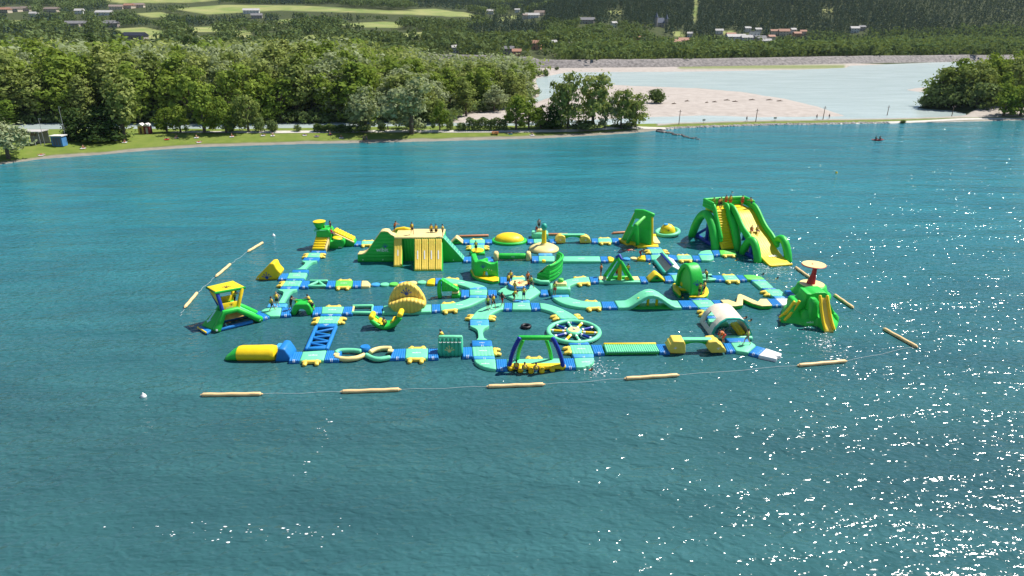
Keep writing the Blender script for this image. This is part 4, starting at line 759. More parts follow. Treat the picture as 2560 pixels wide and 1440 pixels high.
# ---- trampoline island
tp = thing('octagon_deck', P(1297, 730, 0), 'eight-sided turquoise island carrying the round trampoline, crowded with people', 'deck'); m = M()
outline_slab(m, [P(a, b, ZT) for a, b in [(1243, 728), (1262, 715), (1284, 707), (1318, 707), (1338, 717), (1352, 729), (1324, 747), (1283, 747)]], ZT, 0.5, 0.12); m.build('deck', 'pvc_turquoise', tp)
cc = P(1297.5, 717.5, ZT); m = M(); rr = 24 / 20.4
lathe(m, [(rr * 0.95, 0), (rr * 1.12, 0.05), (rr * 1.1, 0.42), (rr * 1.0, 0.50), (rr * 0.95, 0.50)], cc, 28); tr = thing('trampoline', cc, 'round blue trampoline with yellow top and red hand print', 'trampoline'); m.build('ring', 'pvc_blue', tr)
m = M(); lathe(m, [(rr * 0.97, 0.40), (rr * 0.95, 0.53), (0.01, 0.55)], cc, 28); m.build('jump_top', 'pvc_cream', tr); emblem(tr, cc + Vector((0.15, 0, 0.57)), (0, -1, 0), (1, 0.2, 0), 0.8, 'print_red')
lettering(tr, 'wibit', cc + Vector((0, -rr * 1.13, 0.22)), (1, 0, 0), (0, 0, 1), 0.5)
conn(CB('the turquoise loop left of the island', 'the trampoline island'), [G(6, 1990, 240), G(6, 2112, 244)], [G(6, 1992, 318), G(6, 2118, 318)])
conn(CB('the trampoline island', 'the post deck with green knob'), [G(7, 395, 238), G(7, 500, 240)], [G(7, 392, 312), G(7, 508, 308)])
conn(CB('the trampoline island', 'the straight ring deck'), [P(1284, 749, ZT), P(1324, 749, ZT)], [P(1284, 755, ZT), P(1325, 755, ZT)], 2, 'v', 'pvc_light_blue')
deck('turquoise deck behind the trampoline with people queueing', [G(6, 2322, 68, ZT), G(7, 180, 66, ZT)], [G(6, 2322, 150, ZT), G(7, 190, 150, ZT)], steps='b', prn=False)
conn(CB('the green gate wall', 'the deck behind the trampoline'), [G(6, 2158, 62), G(6, 2318, 66)], [G(6, 2158, 146), G(6, 2318, 150)])
# ---- left loop
bend('long curved turquoise deck at the back of the left loop, behind the green wedge', 6, [(1374, 78), (1440, 82), (1560, 95), (1700, 125), (1840, 160), (1962, 195)], [(1392, 152), (1470, 156), (1560, 166), (1640, 186), (1690, 202), (1742, 222)],
     [((1400, 80), (1590, 100), (1500, 20)), ((1420, 154), (1580, 170), (1500, 230))])
conn(CB('the back loop curve', 'the loop crossing deck'), [G(6, 1742, 204), G(6, 1970, 204)], [G(6, 1732, 234), G(6, 1983, 234)], 2, 'v', 'pvc_light_blue', prn=True)
strip(6, [(1620, 242, 1618, 340), (1730, 240, 1732, 338)], [('c', CB('the green wedge', 'the loop crossing deck'))])
deck('square turquoise deck where the left loop meets the island', [G(6, 1734, 238, ZT), G(6, 1984, 238, ZT)], [G(6, 1738, 312, ZT), G(6, 1980, 312, ZT)])
conn(CB('the loop crossing deck', 'the front loop curve'), [G(6, 1738, 318), G(6, 1976, 318)], [G(6, 1732, 348), G(6, 1968, 348)], 2, 'v', 'pvc_light_blue')
bend('long curved turquoise deck at the front of the left loop, right of the yellow dome', 6, [(1332, 437), (1480, 430), (1600, 405), (1680, 378), (1736, 354)], [(1336, 526), (1480, 520), (1600, 497), (1760, 452), (1972, 352)],
     [((1350, 437), (1550, 422), (1440, 330)), ((1350, 526), (1580, 502), (1460, 640))])
strip(6, [(400, 465, 385, 566), (540, 461, 522, 562)], [('c', CB('the open green frame', 'the yellow dome deck'))])
conn(CB('the yellow dome deck', 'the front loop curve'), [G(6, 1212, 443), G(6, 1330, 438)], [G(6, 1212, 540), G(6, 1332, 530)])
conn(CB('the yellow tipped end piece', 'the back loop curve'), [G(6, 1268, 76), G(6, 1370, 78)], [G(6, 1258, 158), G(6, 1388, 154)])
# ---- middle row, left part
strip(5, [(1465, 490, 1442, 598), (1600, 484, 1590, 590)], [('c', CB('the deck with two standing people', 'the green arched hurdle'))])
strip(5, [(1900, 484, 1882, 585), (2022, 476, 2010, 568), (2326, 474, 2296, 566), (2456, 472, 2440, 575)],
      [('c', CB('the green arched hurdle', 'the deck above the side steps')), ('d', 'turquoise deck at the head of the ladder bridge column', dict(steps='b')), ('c', CB('the ladder column head deck', 'the open green frame'))])
conn(CB('the ladder column head deck', 'the ribbed deck with side steps'), [G(5, 2002, 574), G(5, 2290, 574)], [G(5, 1994, 604), G(5, 2284, 604)], 2, 'v', prn=True)
deck('ribbed turquoise deck with yellow steps on both sides above the ladder bridge', [G(5, 1990, 608, ZT), G(5, 2284, 608, ZT)], [G(5, 1952, 704, ZT), G(5, 2236, 704, ZT)], 6, 'u', 'lr', wid=1.6)
conn(CB('the ribbed deck with side steps', 'the blue ladder bridge'), [G(5, 1946, 708), G(5, 2228, 708)], [G(5, 1934, 748), G(5, 2216, 746)], 2, 'v', prn=True)
tp = thing('floating_deck', G(5, 1350, 550, 0), 'turquoise deck with two people standing, right of the roofed lookout', 'deck', GD); m = M()
outline_slab(m, [G(5, a, b, ZT) for a, b in [(1172, 532), (1235, 500), (1320, 488), (1462, 488), (1440, 598), (1300, 608)]], ZT); m.build('deck', 'pvc_turquoise', tp)
conn(CB('the roofed lookout', 'the deck with two standing people'), [G(5, 1075, 548), G(5, 1168, 532)], [G(5, 1200, 640), G(5, 1296, 610)])
# ---- left column
strip(1, [(1745, 1002, 1705, 1086), (1852, 1002, 1828, 1090)], [('c', CB('the left column deck', 'the green trussed bridge'))])
strip(1, [(2100, 1002, 2068, 1086), (2212, 1000, 2198, 1082), (2450, 998, 2438, 1080), (2548, 1000, 2540, 1076)],
      [('c', CB('the green trussed bridge', 'the lime green deck')), ('d', 'lime green deck with yellow steps on both edges, left of the stepping discs', dict(steps='fb', mat='pvc_lime')), None])
strip(2, [(122, 1002, 112, 1082), (240, 1000, 230, 1080)], [('c', CB('the lime green deck', 'the cream end piece'))])
conn(CB('the left stair tower', 'the deck below its stairs'), [G(1, 1880, 586), G(1, 2078, 588)], [G(1, 1862, 614), G(1, 2062, 614)], 2, 'v', prn=True)
deck('turquoise deck with yellow side steps below the left stair tower', [G(1, 1836, 617, ZT), G(1, 2006, 617, ZT)], [G(1, 1806, 676, ZT), G(1, 1990, 676, ZT)], 0, 'u', 'lr', wid=1.7)
conn(CB('the stair tower deck', 'the far waisted bridge'), [G(1, 1778, 680), G(1, 1996, 680)], [G(1, 1748, 722), G(1, 1962, 722)], 2, 'v', prn=True)
waist('narrow waisted turquoise bridge below the left stair tower', 1, (1740, 728), (1955, 728), (1655, 848), (1800, 846), ((1790, 762), (1862, 762)), ((1712, 832), (1790, 832)))
conn(CB('the far waisted bridge', 'the deck beside the yellow wedge'), [G(1, 1612, 852), G(1, 1838, 850)], [G(1, 1598, 888), G(1, 1824, 888)], 2, 'v')
deck('turquoise deck beside the yellow wedge with blue hand print', [G(1, 1566, 892, ZT), G(1, 1818, 892, ZT)], [G(1, 1530, 970, ZT), G(1, 1782, 968, ZT)])
conn(CB('the yellow wedge', 'the deck beside it'), [G(1, 1440, 902), G(1, 1560, 900)], [G(1, 1406, 980), G(1, 1528, 976)])
conn(CB('the yellow wedge deck', 'the left column deck'), [G(1, 1530, 974), G(1, 1780, 972)], [G(1, 1516, 998), G(1, 1752, 998)], 2, 'v')
deck('ribbed turquoise left column deck with yellow step on its left', [G(1, 1512, 1002, ZT), G(1, 1745, 1002, ZT)], [G(1, 1458, 1076, ZT), G(1, 1704, 1074, ZT)], 5, 'u', 'l', wid=1.7)
conn(CB('the left column deck', 'the near waisted bridge'), [G(1, 1456, 1080), G(1, 1702, 1078)], [G(1, 1432, 1120), G(1, 1682, 1114)], 2, 'v', prn=True)
waist('narrow waisted turquoise bridge above the deck with two standing people', 1, (1412, 1126), (1678, 1120), (1395, 1312), (1510, 1312), ((1490, 1170), (1580, 1168)), ((1432, 1292), (1500, 1292)))
conn(CB('the near waisted bridge', 'the deck with two standing people'), [G(1, 1280, 1318), G(1, 1545, 1318)], [G(1, 1255, 1368), G(1, 1520, 1368)], 2, 'v', 'pvc_light_blue')
# ---- back row
strip(2, [(150, 458, 135, 505), (242, 455, 232, 502), (420, 450, 410, 498)], [('c', CB('the left stair tower ramp', 'the deck behind the green castle')), ('d', 'turquoise deck half hidden behind the green castle', dict(steps='fb'))])
strip(2, [(1650, 432, 1648, 480), (1737, 432, 1735, 480), (1950, 430, 1950, 480), (2050, 432, 2052, 480)],
      [('c', CB('the yellow ridge hump behind the castle', 'the back row deck')), ('d', 'turquoise back row deck above the lily pad column', dict(steps='b', prn=False)), ('c', CB('the back row deck', 'the yellow dome on green base'))])
conn(CB('the back row deck', 'the ribbed deck of the lily pad column'), [G(2, 1738, 484), G(2, 1948, 484)], [G(2, 1740, 502), G(2, 1948, 502)], 1, 'v', 'pvc_light_blue')
deck('ribbed turquoise deck with yellow side steps above the lily pad, one person standing', [G(2, 1755, 505, ZT), G(2, 1945, 505, ZT)], [G(2, 1755, 566, ZT), G(2, 1945, 566, ZT)], 6, 'u', 'lr', prn=False, wid=1.6)
deck('green pad with yellow oval centre above the gate wall', [G(2, 1750, 572, ZT), G(2, 1948, 572, ZT)], [G(2, 1748, 622, ZT), G(2, 1950, 622, ZT)], mat='pvc_green', prn=False)
cc = G(2, 1850, 588, ZT + 0.02); m = M(); lathe(m, [(0.85, -0.02), (0.85, 0.08), (0.6, 0.12), (0.01, 0.13)], cc, 24, sy=1.2); m.build('oval_pad', 'pvc_yellow', label='yellow oval pad lying on the green mat above the gate wall', cat='pad')
strip(3, [(205, 428, 215, 478), (295, 425, 300, 476), (440, 424, 440, 476)], [('c', CB('the yellow dome on green base', 'the deck behind the duck neck')), ('d', 'turquoise deck behind the yellow cone with green ball', dict(ribs=5, prn=False))])
strip(3, [(505, 426, 530, 476), (602, 424, 612, 474)], [('c', CB('the deck behind the cone', 'the left block of the back beam'))])
strip(3, [(1098, 418, 1104, 470), (1186, 416, 1190, 470), (1376, 414, 1388, 468), (1478, 414, 1490, 470)],
      [('c', CB('the right back beam block', 'the deck left of the climbing wall')), ('d', 'turquoise back row deck left of the tall green climbing frame', dict(steps='fb', prn=False)), ('c', CB('the back row deck', 'the tall green climbing frame'))])
# ---- second row
strip(2, [(1655, 672, 1648, 732), (1762, 670, 1758, 730)], [('c', CB('the castle ramp', 'the green gate wall'))])
strip(2, [(1962, 672, 1962, 736), (2068, 670, 2068, 734)], [('c', CB('the green gate wall', 'the left yellow knob of the roller log'))])
strip(3, [(272, 662, 275, 730), (366, 660, 368, 730), (590, 660, 588, 732)], [('c', CB('the right roller log knob', 'the deck behind the curved slide')), ('d', 'turquoise deck tucked behind the green curved slide', dict(prn=False))])
conn(CB('the yellow cone', 'the deck behind the curved slide'), [G(3, 362, 622), G(3, 560, 622)], [G(3, 364, 652), G(3, 560, 652)], 1, 'v', 'pvc_light_blue')
strip(3, [(692, 666, 702, 732), (1216, 666, 1232, 732), (1316, 666, 1336, 732)], [('d', 'long straight turquoise deck right of the green curved slide', {}), ('c', CB('the long straight deck', 'its yellow end piece'))])
strip(3, [(1846, 646, 1856, 712), (1918, 644, 1930, 710), (2160, 640, 2176, 712), (2272, 652, 2296, 712), (2480, 650, 2508, 710), (2548, 650, 2560, 712)],
      [('c', CB('the crouching person end piece', 'the white ramp deck')), ('d', 'turquoise deck at the top end of the white ramp', dict(prn=False)), ('c', CB('the white ramp deck', 'the second row deck with steps')), ('d', 'turquoise second row deck with yellow steps right of the white ramp', dict(steps='fb')), None])
conn(CB('the climbing frame', 'the small deck below it'), [G(3, 1860, 540), G(3, 2055, 540)], [G(3, 1880, 562), G(3, 2080, 562)], 1, 'v', 'pvc_light_blue')
deck('ribbed turquoise deck with yellow side steps below the climbing frame', [G(3, 1892, 566, ZT), G(3, 2082, 566, ZT)], [G(3, 1926, 622, ZT), G(3, 2120, 622, ZT)], 5, 'u', 'lr', prn=False, wid=1.6)
conn(CB('the small climbing frame deck', 'the white ramp deck'), [G(3, 1928, 625), G(3, 2122, 625)], [G(3, 1936, 642), G(3, 2140, 642)], 1, 'v')
strip(4, [(270, 986, 300, 1052), (372, 986, 400, 1052)], [('c', CB('the second row deck with steps', 'the round lily deck'))])
tp = thing('lily_deck', G(4, 470, 990, 0), 'oval turquoise and green lily deck below the big slide', 'deck', GD); m = M()
outline_slab(m, [G(4, a, b, ZT) for a, b in [(362, 965), (395, 930), (460, 914), (540, 912), (575, 985), (578, 1030), (520, 1052), (410, 1052)]], ZT, 0.5, 0.12); m.build('deck', 'pvc_turquoise', tp)
m = M(); slab(m, [G(4, 362, 966, ZT + .03), G(4, 562, 966, ZT + .03)], [G(4, 366, 982, ZT + .03), G(4, 568, 982, ZT + .03)], 0.1, 0, 'u', 0.04); m.build('band', 'pvc_light_blue', tp)
strip(4, [(546, 914, 582, 985), (652, 912, 668, 975), (880, 912, 895, 972)], [('c', CB('the oval lily deck', 'the big slide stair deck')), ('d', 'green deck with yellow step at the foot of the big slide stairs', dict(steps='f', mat='pvc_lime'))])
# ---- right loop
bend('curved turquoise deck with yellow steps rising to the green swing frame', 3, [(700, 1008), (760, 985), (860, 968), (960, 955), (1062, 948)], [(782, 1078), (830, 1060), (900, 1032), (990, 1022), (1088, 1020)], [((850, 968), (1040, 950), (930, 880)), ((890, 1036), (1085, 1020), (990, 1120))])
strip(3, [(1066, 948, 1092, 1022), (1186, 946, 1200, 1020)], [('c', CB('the swing curve', 'the green swing frame'))])
strip(3, [(1752, 942, 1788, 1018), (1842, 942, 1888, 1016)], [('c', CB('the green swing frame', 'the yellow ridge hump'))])
strip(3, [(2108, 938, 2125, 1008), (2196, 928, 2240, 1005)], [('c', CB('the yellow ridge hump', 'the deck left of the green hoop'))])
deck('turquoise deck between the white ramp and the green hoop', [G(3, 2200, 925, ZT), G(3, 2350, 920, ZT)], [G(3, 2244, 1004, ZT), G(3, 2330, 1000, ZT)], prn=False)
conn(CB('the white ramp', 'the deck left of the green hoop'), [G(3, 2135, 894), G(3, 2368, 892)], [G(3, 2190, 920), G(3, 2372, 916)], 1, 'v', 'pvc_light_blue')
conn(CB('the post deck with green knob', 'the lower right loop curve'), [G(7, 545, 312), G(7, 788, 308)], [G(7, 556, 342), G(7, 790, 338)], 1, 'v', 'pvc_light_blue')
bend('long curved turquoise deck at the lower left of the right loop', 7, [(790, 342), (880, 372), (1000, 398), (1110, 405), (1222, 408)], [(560, 348), (640, 405), (780, 455), (1000, 488), (1248, 478)], [((1000, 400), (1190, 408), (1090, 300)), ((1020, 488), (1240, 478), (1130, 600))])
strip(7, [(1230, 404, 1252, 490), (1412, 402, 1460, 488)], [('c', CB('the lower right loop curve', 'the green humped bridge'), dict(ribs=8))])
strip(8, [(78, 610, 142, 702), (272, 608, 360, 704), (540, 606, 618, 690), (668, 604, 740, 682)],
      [('c', CB('the green humped bridge', 'the deck above the cream arch column')), ('d', 'turquoise deck at the top of the cream arch column', {}), ('c', CB('the cream arch column', 'the yellow zigzag bridge'))])
conn(CB('the green hoop', 'the deck above the cream arch column'), [G(8, 235, 578), G(8, 480, 576)], [G(8, 268, 604), G(8, 520, 602)], 1, 'v')
strip(8, [(1312, 590, 1388, 684), (1430, 582, 1520, 676), (1640, 585, 1660, 682)], [('c', CB('the yellow zigzag bridge', 'the white corner deck')), ('d', 'white corner deck in front of the green rock slides', dict(mat='pvc_white', prn=False))])
conn(CB('the right column deck with step', 'the white corner deck'), [G(8, 1396, 548), G(8, 1610, 546)], [G(8, 1424, 576), G(8, 1636, 576)], 1, 'v', 'pvc_light_blue')
deck('ribbed turquoise right column deck with yellow step on its left', [G(8, 1272, 458, ZT), G(8, 1490, 456, ZT)], [G(8, 1378, 545, ZT), G(8, 1596, 542, ZT)], 6, 'u', 'l', wid=1.5)
conn(CB('the upper right column deck', 'the right column deck with step'), [G(8, 1242, 440), G(8, 1420, 438)], [G(8, 1262, 456), G(8, 1450, 454)], 1, 'v')
deck('ribbed turquoise deck sloping down the right column', [G(8, 1112, 346, ZT), G(8, 1318, 344, ZT)], [G(8, 1222, 436, ZT), G(8, 1412, 434, ZT)], 6, 'u')
conn(CB('the green corner mat', 'the upper right column deck'), [G(8, 1092, 324), G(8, 1290, 322)], [G(8, 1108, 343), G(8, 1312, 341)], 1, 'v', 'pvc_light_blue')
tp = thing('corner_mat', G(8, 1130, 290, 0), 'green rounded corner mat at the far right of the right loop', 'mat'); m = M()
outline_slab(m, [G(8, a, b, ZT) for a, b in [(985, 258), (1080, 256), (1180, 266), (1250, 290), (1288, 318), (1095, 322), (1040, 320)]], ZT, 0.5, 0.12); m.build('deck', 'pvc_lime', tp)
strip(8, [(535, 264, 600, 330), (690, 262, 735, 332), (880, 262, 940, 330), (982, 260, 1045, 328)],
      [('c', CB('the green rails', 'the far right deck with steps')), ('d', 'turquoise deck with yellow steps on both edges at the far right', dict(steps='fb')), ('c', CB('the far right deck with steps', 'the green corner mat'))])
conn(CB('the right column', 'the green rock with red parasol'), [G(8, 1560, 470), G(8, 1690, 470)], [G(8, 1610, 536), G(8, 1760, 540)])
conn(CB('the white corner deck', 'the rock slides'), [G(8, 1660, 585), G(8, 1760, 590)], [G(8, 1665, 680), G(8, 1720, 684)], mat='pvc_light_blue')
deck('short turquoise deck with yellow step on its left, behind the cream arch', [G(8, 425, 735, ZT), G(8, 600, 735, ZT)], [G(8, 470, 815, ZT), G(8, 680, 815, ZT)], 4, 'u', 'l', prn=False, wid=1.5)
conn(CB('the cream arch column deck', 'the short deck below it'), [G(8, 375, 706), G(8, 590, 704)], [G(8, 395, 730), G(8, 600, 730)], 1, 'v', 'pvc_light_blue')
conn(CB('the short deck', 'the cream arch'), [G(8, 475, 822), G(8, 690, 820)], [G(8, 490, 858), G(8, 720, 858)], 1, 'v', prn=True)
deck('turquoise entry mat seen through the cream arch', [G(8, 492, 862, ZT), G(8, 730, 860, ZT)], [G(8, 520, 940, ZT), G(8, 790, 925, ZT)], 8, 'u', prn=False)
# ---- pieces with tapered ends, stepping discs
def tip(label, R, pts, mat):
    w = [G(R, *q, ZT) for q in pts]; c = sum(w, Vector()) / len(w); tp = thing('end_piece', (c.x, c.y, 0), label, 'end piece', 'tapered end pieces'); m = M()
    outline_slab(m, w, ZT, 0.5, 0.14); m.build('deck', mat, tp)
tip('cream tapered end piece at the left end of the stepping discs', 2, [(242, 1000), (330, 1004), (368, 1040), (355, 1074), (230, 1080)], 'pvc_cream')
tip('yellow tapered end piece at the right end of the stepping discs', 2, [(1262, 966), (1200, 972), (1152, 1000), (1142, 1044), (1255, 1048)], 'pvc_yellow')
tip('yellow tapered end piece at the right end of the long straight deck', 3, [(1320, 668), (1370, 668), (1415, 688), (1400, 722), (1340, 730)], 'pvc_yellow')
tip('yellow end piece with a person crouching on it', 3, [(1845, 648), (1780, 655), (1735, 680), (1738, 702), (1852, 712)], 'pvc_yellow')
def disc(label, R, x, y, mat, r):
    c = G(R, x, y, 0.22); tp = thing('stepping_disc', (c.x, c.y, 0), label, 'disc', 'round floating stepping discs'); m = M()
    lathe(m, [(r * 0.9, -0.35), (r, -0.2), (r, -0.06), (r * 0.93, 0), (r * 0.7, 0.01)], c, 24); m.build('rim', mat, tp)
    m = M(); lathe(m, [(r * 0.72, -0.1), (r * 0.72, 0.02), (r * 0.5, 0.045), (0.01, 0.05)], c, 24); m.build('pad', mat, tp)
for x, y, mt, nm in ((437, 1052, 'light_blue', 'blue stepping disc next to the cream end piece'), (563, 1051, 'turquoise', 'turquoise stepping disc second from the cream end piece'), (690, 1046, 'lime', 'green stepping disc with yellow tint third in the line'),
                     (820, 1036, 'light_blue', 'blue stepping disc fourth in the line, beside the turquoise ones'), (950, 1030, 'cream', 'yellow stepping disc with print fifth in the line'), (1078, 1022, 'turquoise', 'turquoise stepping disc next to the yellow end piece')):
    disc(nm, 2, x, y, 'pvc_' + mt, 0.55)
disc('light blue stepping disc right of the swing frame top', 3, 1588, 698, 'pvc_light_blue', 0.5); disc('cream stepping disc beside the crouching person', 3, 1685, 690, 'pvc_cream', 0.46)
# ---- yellow boom floats and rope
FL = [((508, 987), (650, 985)), ((858, 979), (996, 974)), ((1223, 966), (1356, 961)), ((1567, 946), (1692, 938)), ((1999, 913), (2112, 903)), ((2290, 866), (2212, 823)), ((2131, 768), (2088, 738)), ((2022, 692), (1990, 669)),
      ((463, 767), (492, 733)), ((541, 690), (575, 661)), ((621, 628), (656, 607))]
FN = ['leftmost yellow boom float in the near line', 'second yellow boom float from the left in the near line', 'middle yellow boom float of the near line below the goal frame', 'yellow boom float below the roller bridge', 'yellow boom float below the white forked ramp',
      'yellow boom float at the far right end of the line', 'yellow boom float right of the green rock slides', 'yellow boom float half hidden behind the red parasol', 'nearest yellow boom float left of the roofed lookout', 'middle yellow boom float on the left side', 'farthest yellow boom float on the left side']
for (a, b), nm in zip(FL, FN):
    m = M(); A, B = P(*a, 0.14), P(*b, 0.14); tube(m, [A.lerp(B, k / 8) + Vector((0, 0, 0.02 * math.sin(k * 1.9))) for k in range(9)], 0.175, 12)
    o = m.build('boom_float', 'pvc_buff', label=nm, cat='float', group=GS)
    for q, s in ((A, -1), (B, 1)): d = (B - A).normalized() * s; m = M(); tube(m, [q + d * 0.06, q + d * 0.24], [0.10, 0.05], 6); m.build('end_cap', 'pvc_buff', o)
for (a, b), nm in ((((1148, 591), (1220, 589)), 'orange boom float behind the yellow ridge hump'), (((1366, 586), (1418, 586)), 'orange boom float behind the green ball'), (((1533, 583), (1575, 580)), 'orange boom float behind the tall climbing frame')):
    m = M(); A, B = P(*a, 0.14), P(*b, 0.14); tube(m, [A, (A + B) / 2, B], 0.2, 10); o = m.build('boom_float', 'pvc_orange' if 'pvc_orange' in MATS else pvc('pvc_orange', (0.55, 0.22, 0.10)), label=nm, cat='float', group='orange boom floats behind the water park')
    m = M(); tube(m, [A + (A - B).normalized() * 0.1, A + (A - B).normalized() * 0.3], [0.09, 0.04], 6); m.build('end_cap', 'pvc_orange', o)
chain = [(FL[i][1], FL[i + 1][0]) for i in range(7)] + [(FL[8][1], FL[9][0]), (FL[9][1], FL[10][0]), ((450, 790), FL[8][0])]
tp = thing('boom_rope', P(700, 985, 0), 'thin pale rope linking the yellow boom floats', 'rope')
for a, b in chain:
    m = M(); A, B = P(*a, 0.05), P(*b, 0.05); tube(m, [A.lerp(B, k / 6) + Vector((0.12 * math.sin(k * 2.2), 0.1 * math.sin(k * 1.7), 0)) for k in range(7)], 0.013, 4); m.build('rope_length', 'rope', tp)
for a, b, nm in ((359, 992, 'small white buoy left of the near boom line'), (684, 590, 'small white buoy behind the left boom floats'), (2091, 433, 'small pale buoy far out on the right'), (1885, 650, '')):
    if nm:
        c = P(a, b, 0); m = M(); lathe(m, [(0.02, -0.25), (0.2, -0.15), (0.26, 0.05), (0.18, 0.22), (0.06, 0.3), (0.05, 0.4), (0.02, 0.42)], c, 12); m.build('buoy', 'pvc_white' if a != 2091 else 'pvc_yellow', label=nm, cat='buoy', group='buoys on the lake')
# ================================================================ PLAY STRUCTURES
ZV, YV, XV = Vector((0, 0, 1)), Vector((0, 1, 0)), Vector((1, 0, 0))
def pv(R, pts, Y): return [GV(R, a, b, Y) for a, b in pts]
def part(tp, name, mat, fn, **k): m = M(); fn(m); return m.build(name, mat, tp, **k)
def bar(tp, name, mat, path, r, n=10, flat=1.0): return part(tp, name, mat, lambda m: tube(m, path, r, n, flat=flat))
def block(tp, name, mat, c, s, r=0.12, rot=0, taper=0): return part(tp, name, mat, lambda m: rbox(m, c, s, r, rot, taper=taper))
def wallp(tp, name, mat, R, pts, Y, depth, r=0.12, z0=None):
    w = pv(R, pts, Y); w = [Vector((p.x, p.y, max(p.z, -0.15))) for p in w]
    return part(tp, name, mat, lambda m: prism(m, w, (0, 0, 0), (0, depth, 0), r))
def grommet(tp, p, nrm, r=0.07):
    q = Vector(nrm).to_track_quat('Z', 'Y').to_matrix(); return part(tp, 'grommet', 'print_white', lambda m: lathe(m, [(r, 0), (r, 0.02), (r * 0.4, 0.03)], p, 10, tilt=q))
# ---- green castle with yellow slides
Y0 = G(2, 400, 748, 0).y
tp = thing('slide_castle', GV(2, 700, 748, Y0), 'big green castle with white lettering, yellow slides and a climbing ramp', 'slide castle')
prof = [(187, 750), (187, 645), (275, 640), (320, 600), (365, 535), (440, 425), (512, 325), (600, 325), (650, 372), (702, 398), (702, 750)]
wallp(tp, 'side_wall', 'green_rib_z', 2, prof, Y0, 1.35, 0.1)
f = [p + Vector((0, 0.02, 0.07)) for p in pv(2, prof[1:10], Y0)]
part(tp, 'top_pad', 'pvc_cream', lambda m: slab(m, [p + YV * 1.3 for p in f], f, 0.14, 0, 'u', 0.05, lift=lambda u, t: 0))
xl, xr, zt = GV(2, 702, 500, Y0).x, GV(2, 1372, 500, Y0).x, 3.42
part(tp, 'core', 'green_rib_x', lambda m: prism(m, [(xl, Y0 + .45, -.15), (xr, Y0 + .45, -.15), (xr, Y0 + .45, zt), (xl, Y0 + .45, zt)], (0, 0, 0), (0, 3.4, 0), 0.12))
part(tp, 'platform', 'pvc_cream', lambda m: slab(m, [(xl, Y0 + 3.8, zt + .1), (xr, Y0 + 3.8, zt + .1)], [(xl, Y0 - .1, zt + .1), (xr, Y0 - .1, zt + .1)], 0.2, 8, 'v', 0.06, 0.03))
def slide(tp, R, tl, tr, bl, br, zt_, lanes, name='slide'):
    T0, T1, B0, B1 = G(R, *tl, zt_), G(R, *tr, zt_), G(R, *bl, 0.12), G(R, *br, 0.12)
    part(tp, name + '_base', 'pvc_green', lambda m: prism(m, [T0 + XV * -.06 - ZV * .32, T0 + XV * -.06 - ZV * (zt_ + .15), B0 + XV * -.06 - ZV * .25, B0 + XV * -.06 - ZV * .1, T0.lerp(B0, .5) + XV * -.06 - ZV * .35], (0, 0, 0), T1 - T0 + XV * .12, 0.05))
    for k in range(lanes):
        a, b = k / lanes + .012, (k + 1) / lanes - .012 if lanes > 1 else 1
        if lanes == 1: a = 0
        tl_, tr_, bl_, br_ = T0.lerp(T1, a), T0.lerp(T1, b), B0.lerp(B1, a), B0.lerp(B1, b); md = lambda p, q: [p.lerp(q, i / 10) + ZV * (0.16 - 0.20 * math.sin(math.pi * i / 10)) for i in range(11)]
        lf, rt = md(tl_, bl_), md(tr_, br_)
        part(tp, name, 'pvc_gold', lambda m: slab(m, lf, rt, 0.22, 3, 'v', 0.05, 0.07))
        c = tl_.lerp(br_, .5); part(tp, 'stripe', 'print_white', lambda m: m.add([c + Vector((dx, 0, 0.16 if False else -0.02)) + (B0 - T0).normalized() * dy + ZV * .03 for dx, dy in ((-.07, -.6), (.07, -.6), (.07, .6), (-.07, .6))], [(0, 1, 2, 3)]), smooth=False)
slide(tp, 2, (692, 400), (800, 402), (690, 808), (800, 806), zt, 1, 'narrow_slide')
slide(tp, 2, (972, 440), (1356, 438), (972, 864), (1354, 860), zt, 4, 'wide_slide')
rp = [(1370, 750), (1370, 402), (1655, 722), (1658, 750)]
wallp(tp, 'ramp', 'pvc_green', 2, rp, Y0 + 0.1, 1.5, 0.08)
a, b = GV(2, 1368, 398, Y0 + .1), GV(2, 1662, 722, Y0 + .1)
part(tp, 'ramp_face', 'pvc_turquoise', lambda m: slab(m, [a + YV * 1.5, b + YV * 1.5], [a, b], 0.2, 0, 'u', 0.06))
for i in range(9):
    for j in (0.42, 1.05):
        q = a.lerp(b, (i + .6) / 9.4) + YV * j + ZV * .02; d = (b - a).normalized(); nn = d.cross(YV).normalized(); nn = nn if nn.z > 0 else -nn
        part(tp, 'foothold', 'pvc_teal', lambda m: lathe(m, [(0.17, -.05), (0.17, 0.02), (0.1, 0.0), (0.01, -0.01)], q, 12, tilt=nn.to_track_quat('Z', 'Y').to_matrix()))  # darker disc: the shade inside each climbing hole is put into its colour
bar(tp, 'back_arch', 'pvc_yellow', [GV(2, x, y, Y0 + 3.4) for x, y in [(640, 420), (665, 350), (740, 298), (830, 285), (920, 305), (985, 360), (1020, 420)]], 0.28)
bar(tp, 'back_arch', 'pvc_lime', [GV(2, x, y, Y0 + 3.1) for x, y in [(665, 400), (700, 360), (790, 335), (880, 350), (960, 400)]], 0.2)
for x, y in ((262, 718), (538, 718)): grommet(tp, GV(2, x, y, Y0 - .02), (0, -1, 0))
grommet(tp, GV(2, 1515, 722, Y0 + .08), (0, -1, 0))
lettering(tp, 'wibit', GV(2, 527, 580, Y0 - .03), XV, ZV, 1.62); emblem(tp, GV(2, 568, 522, Y0 - .03), XV, ZV, 0.62)
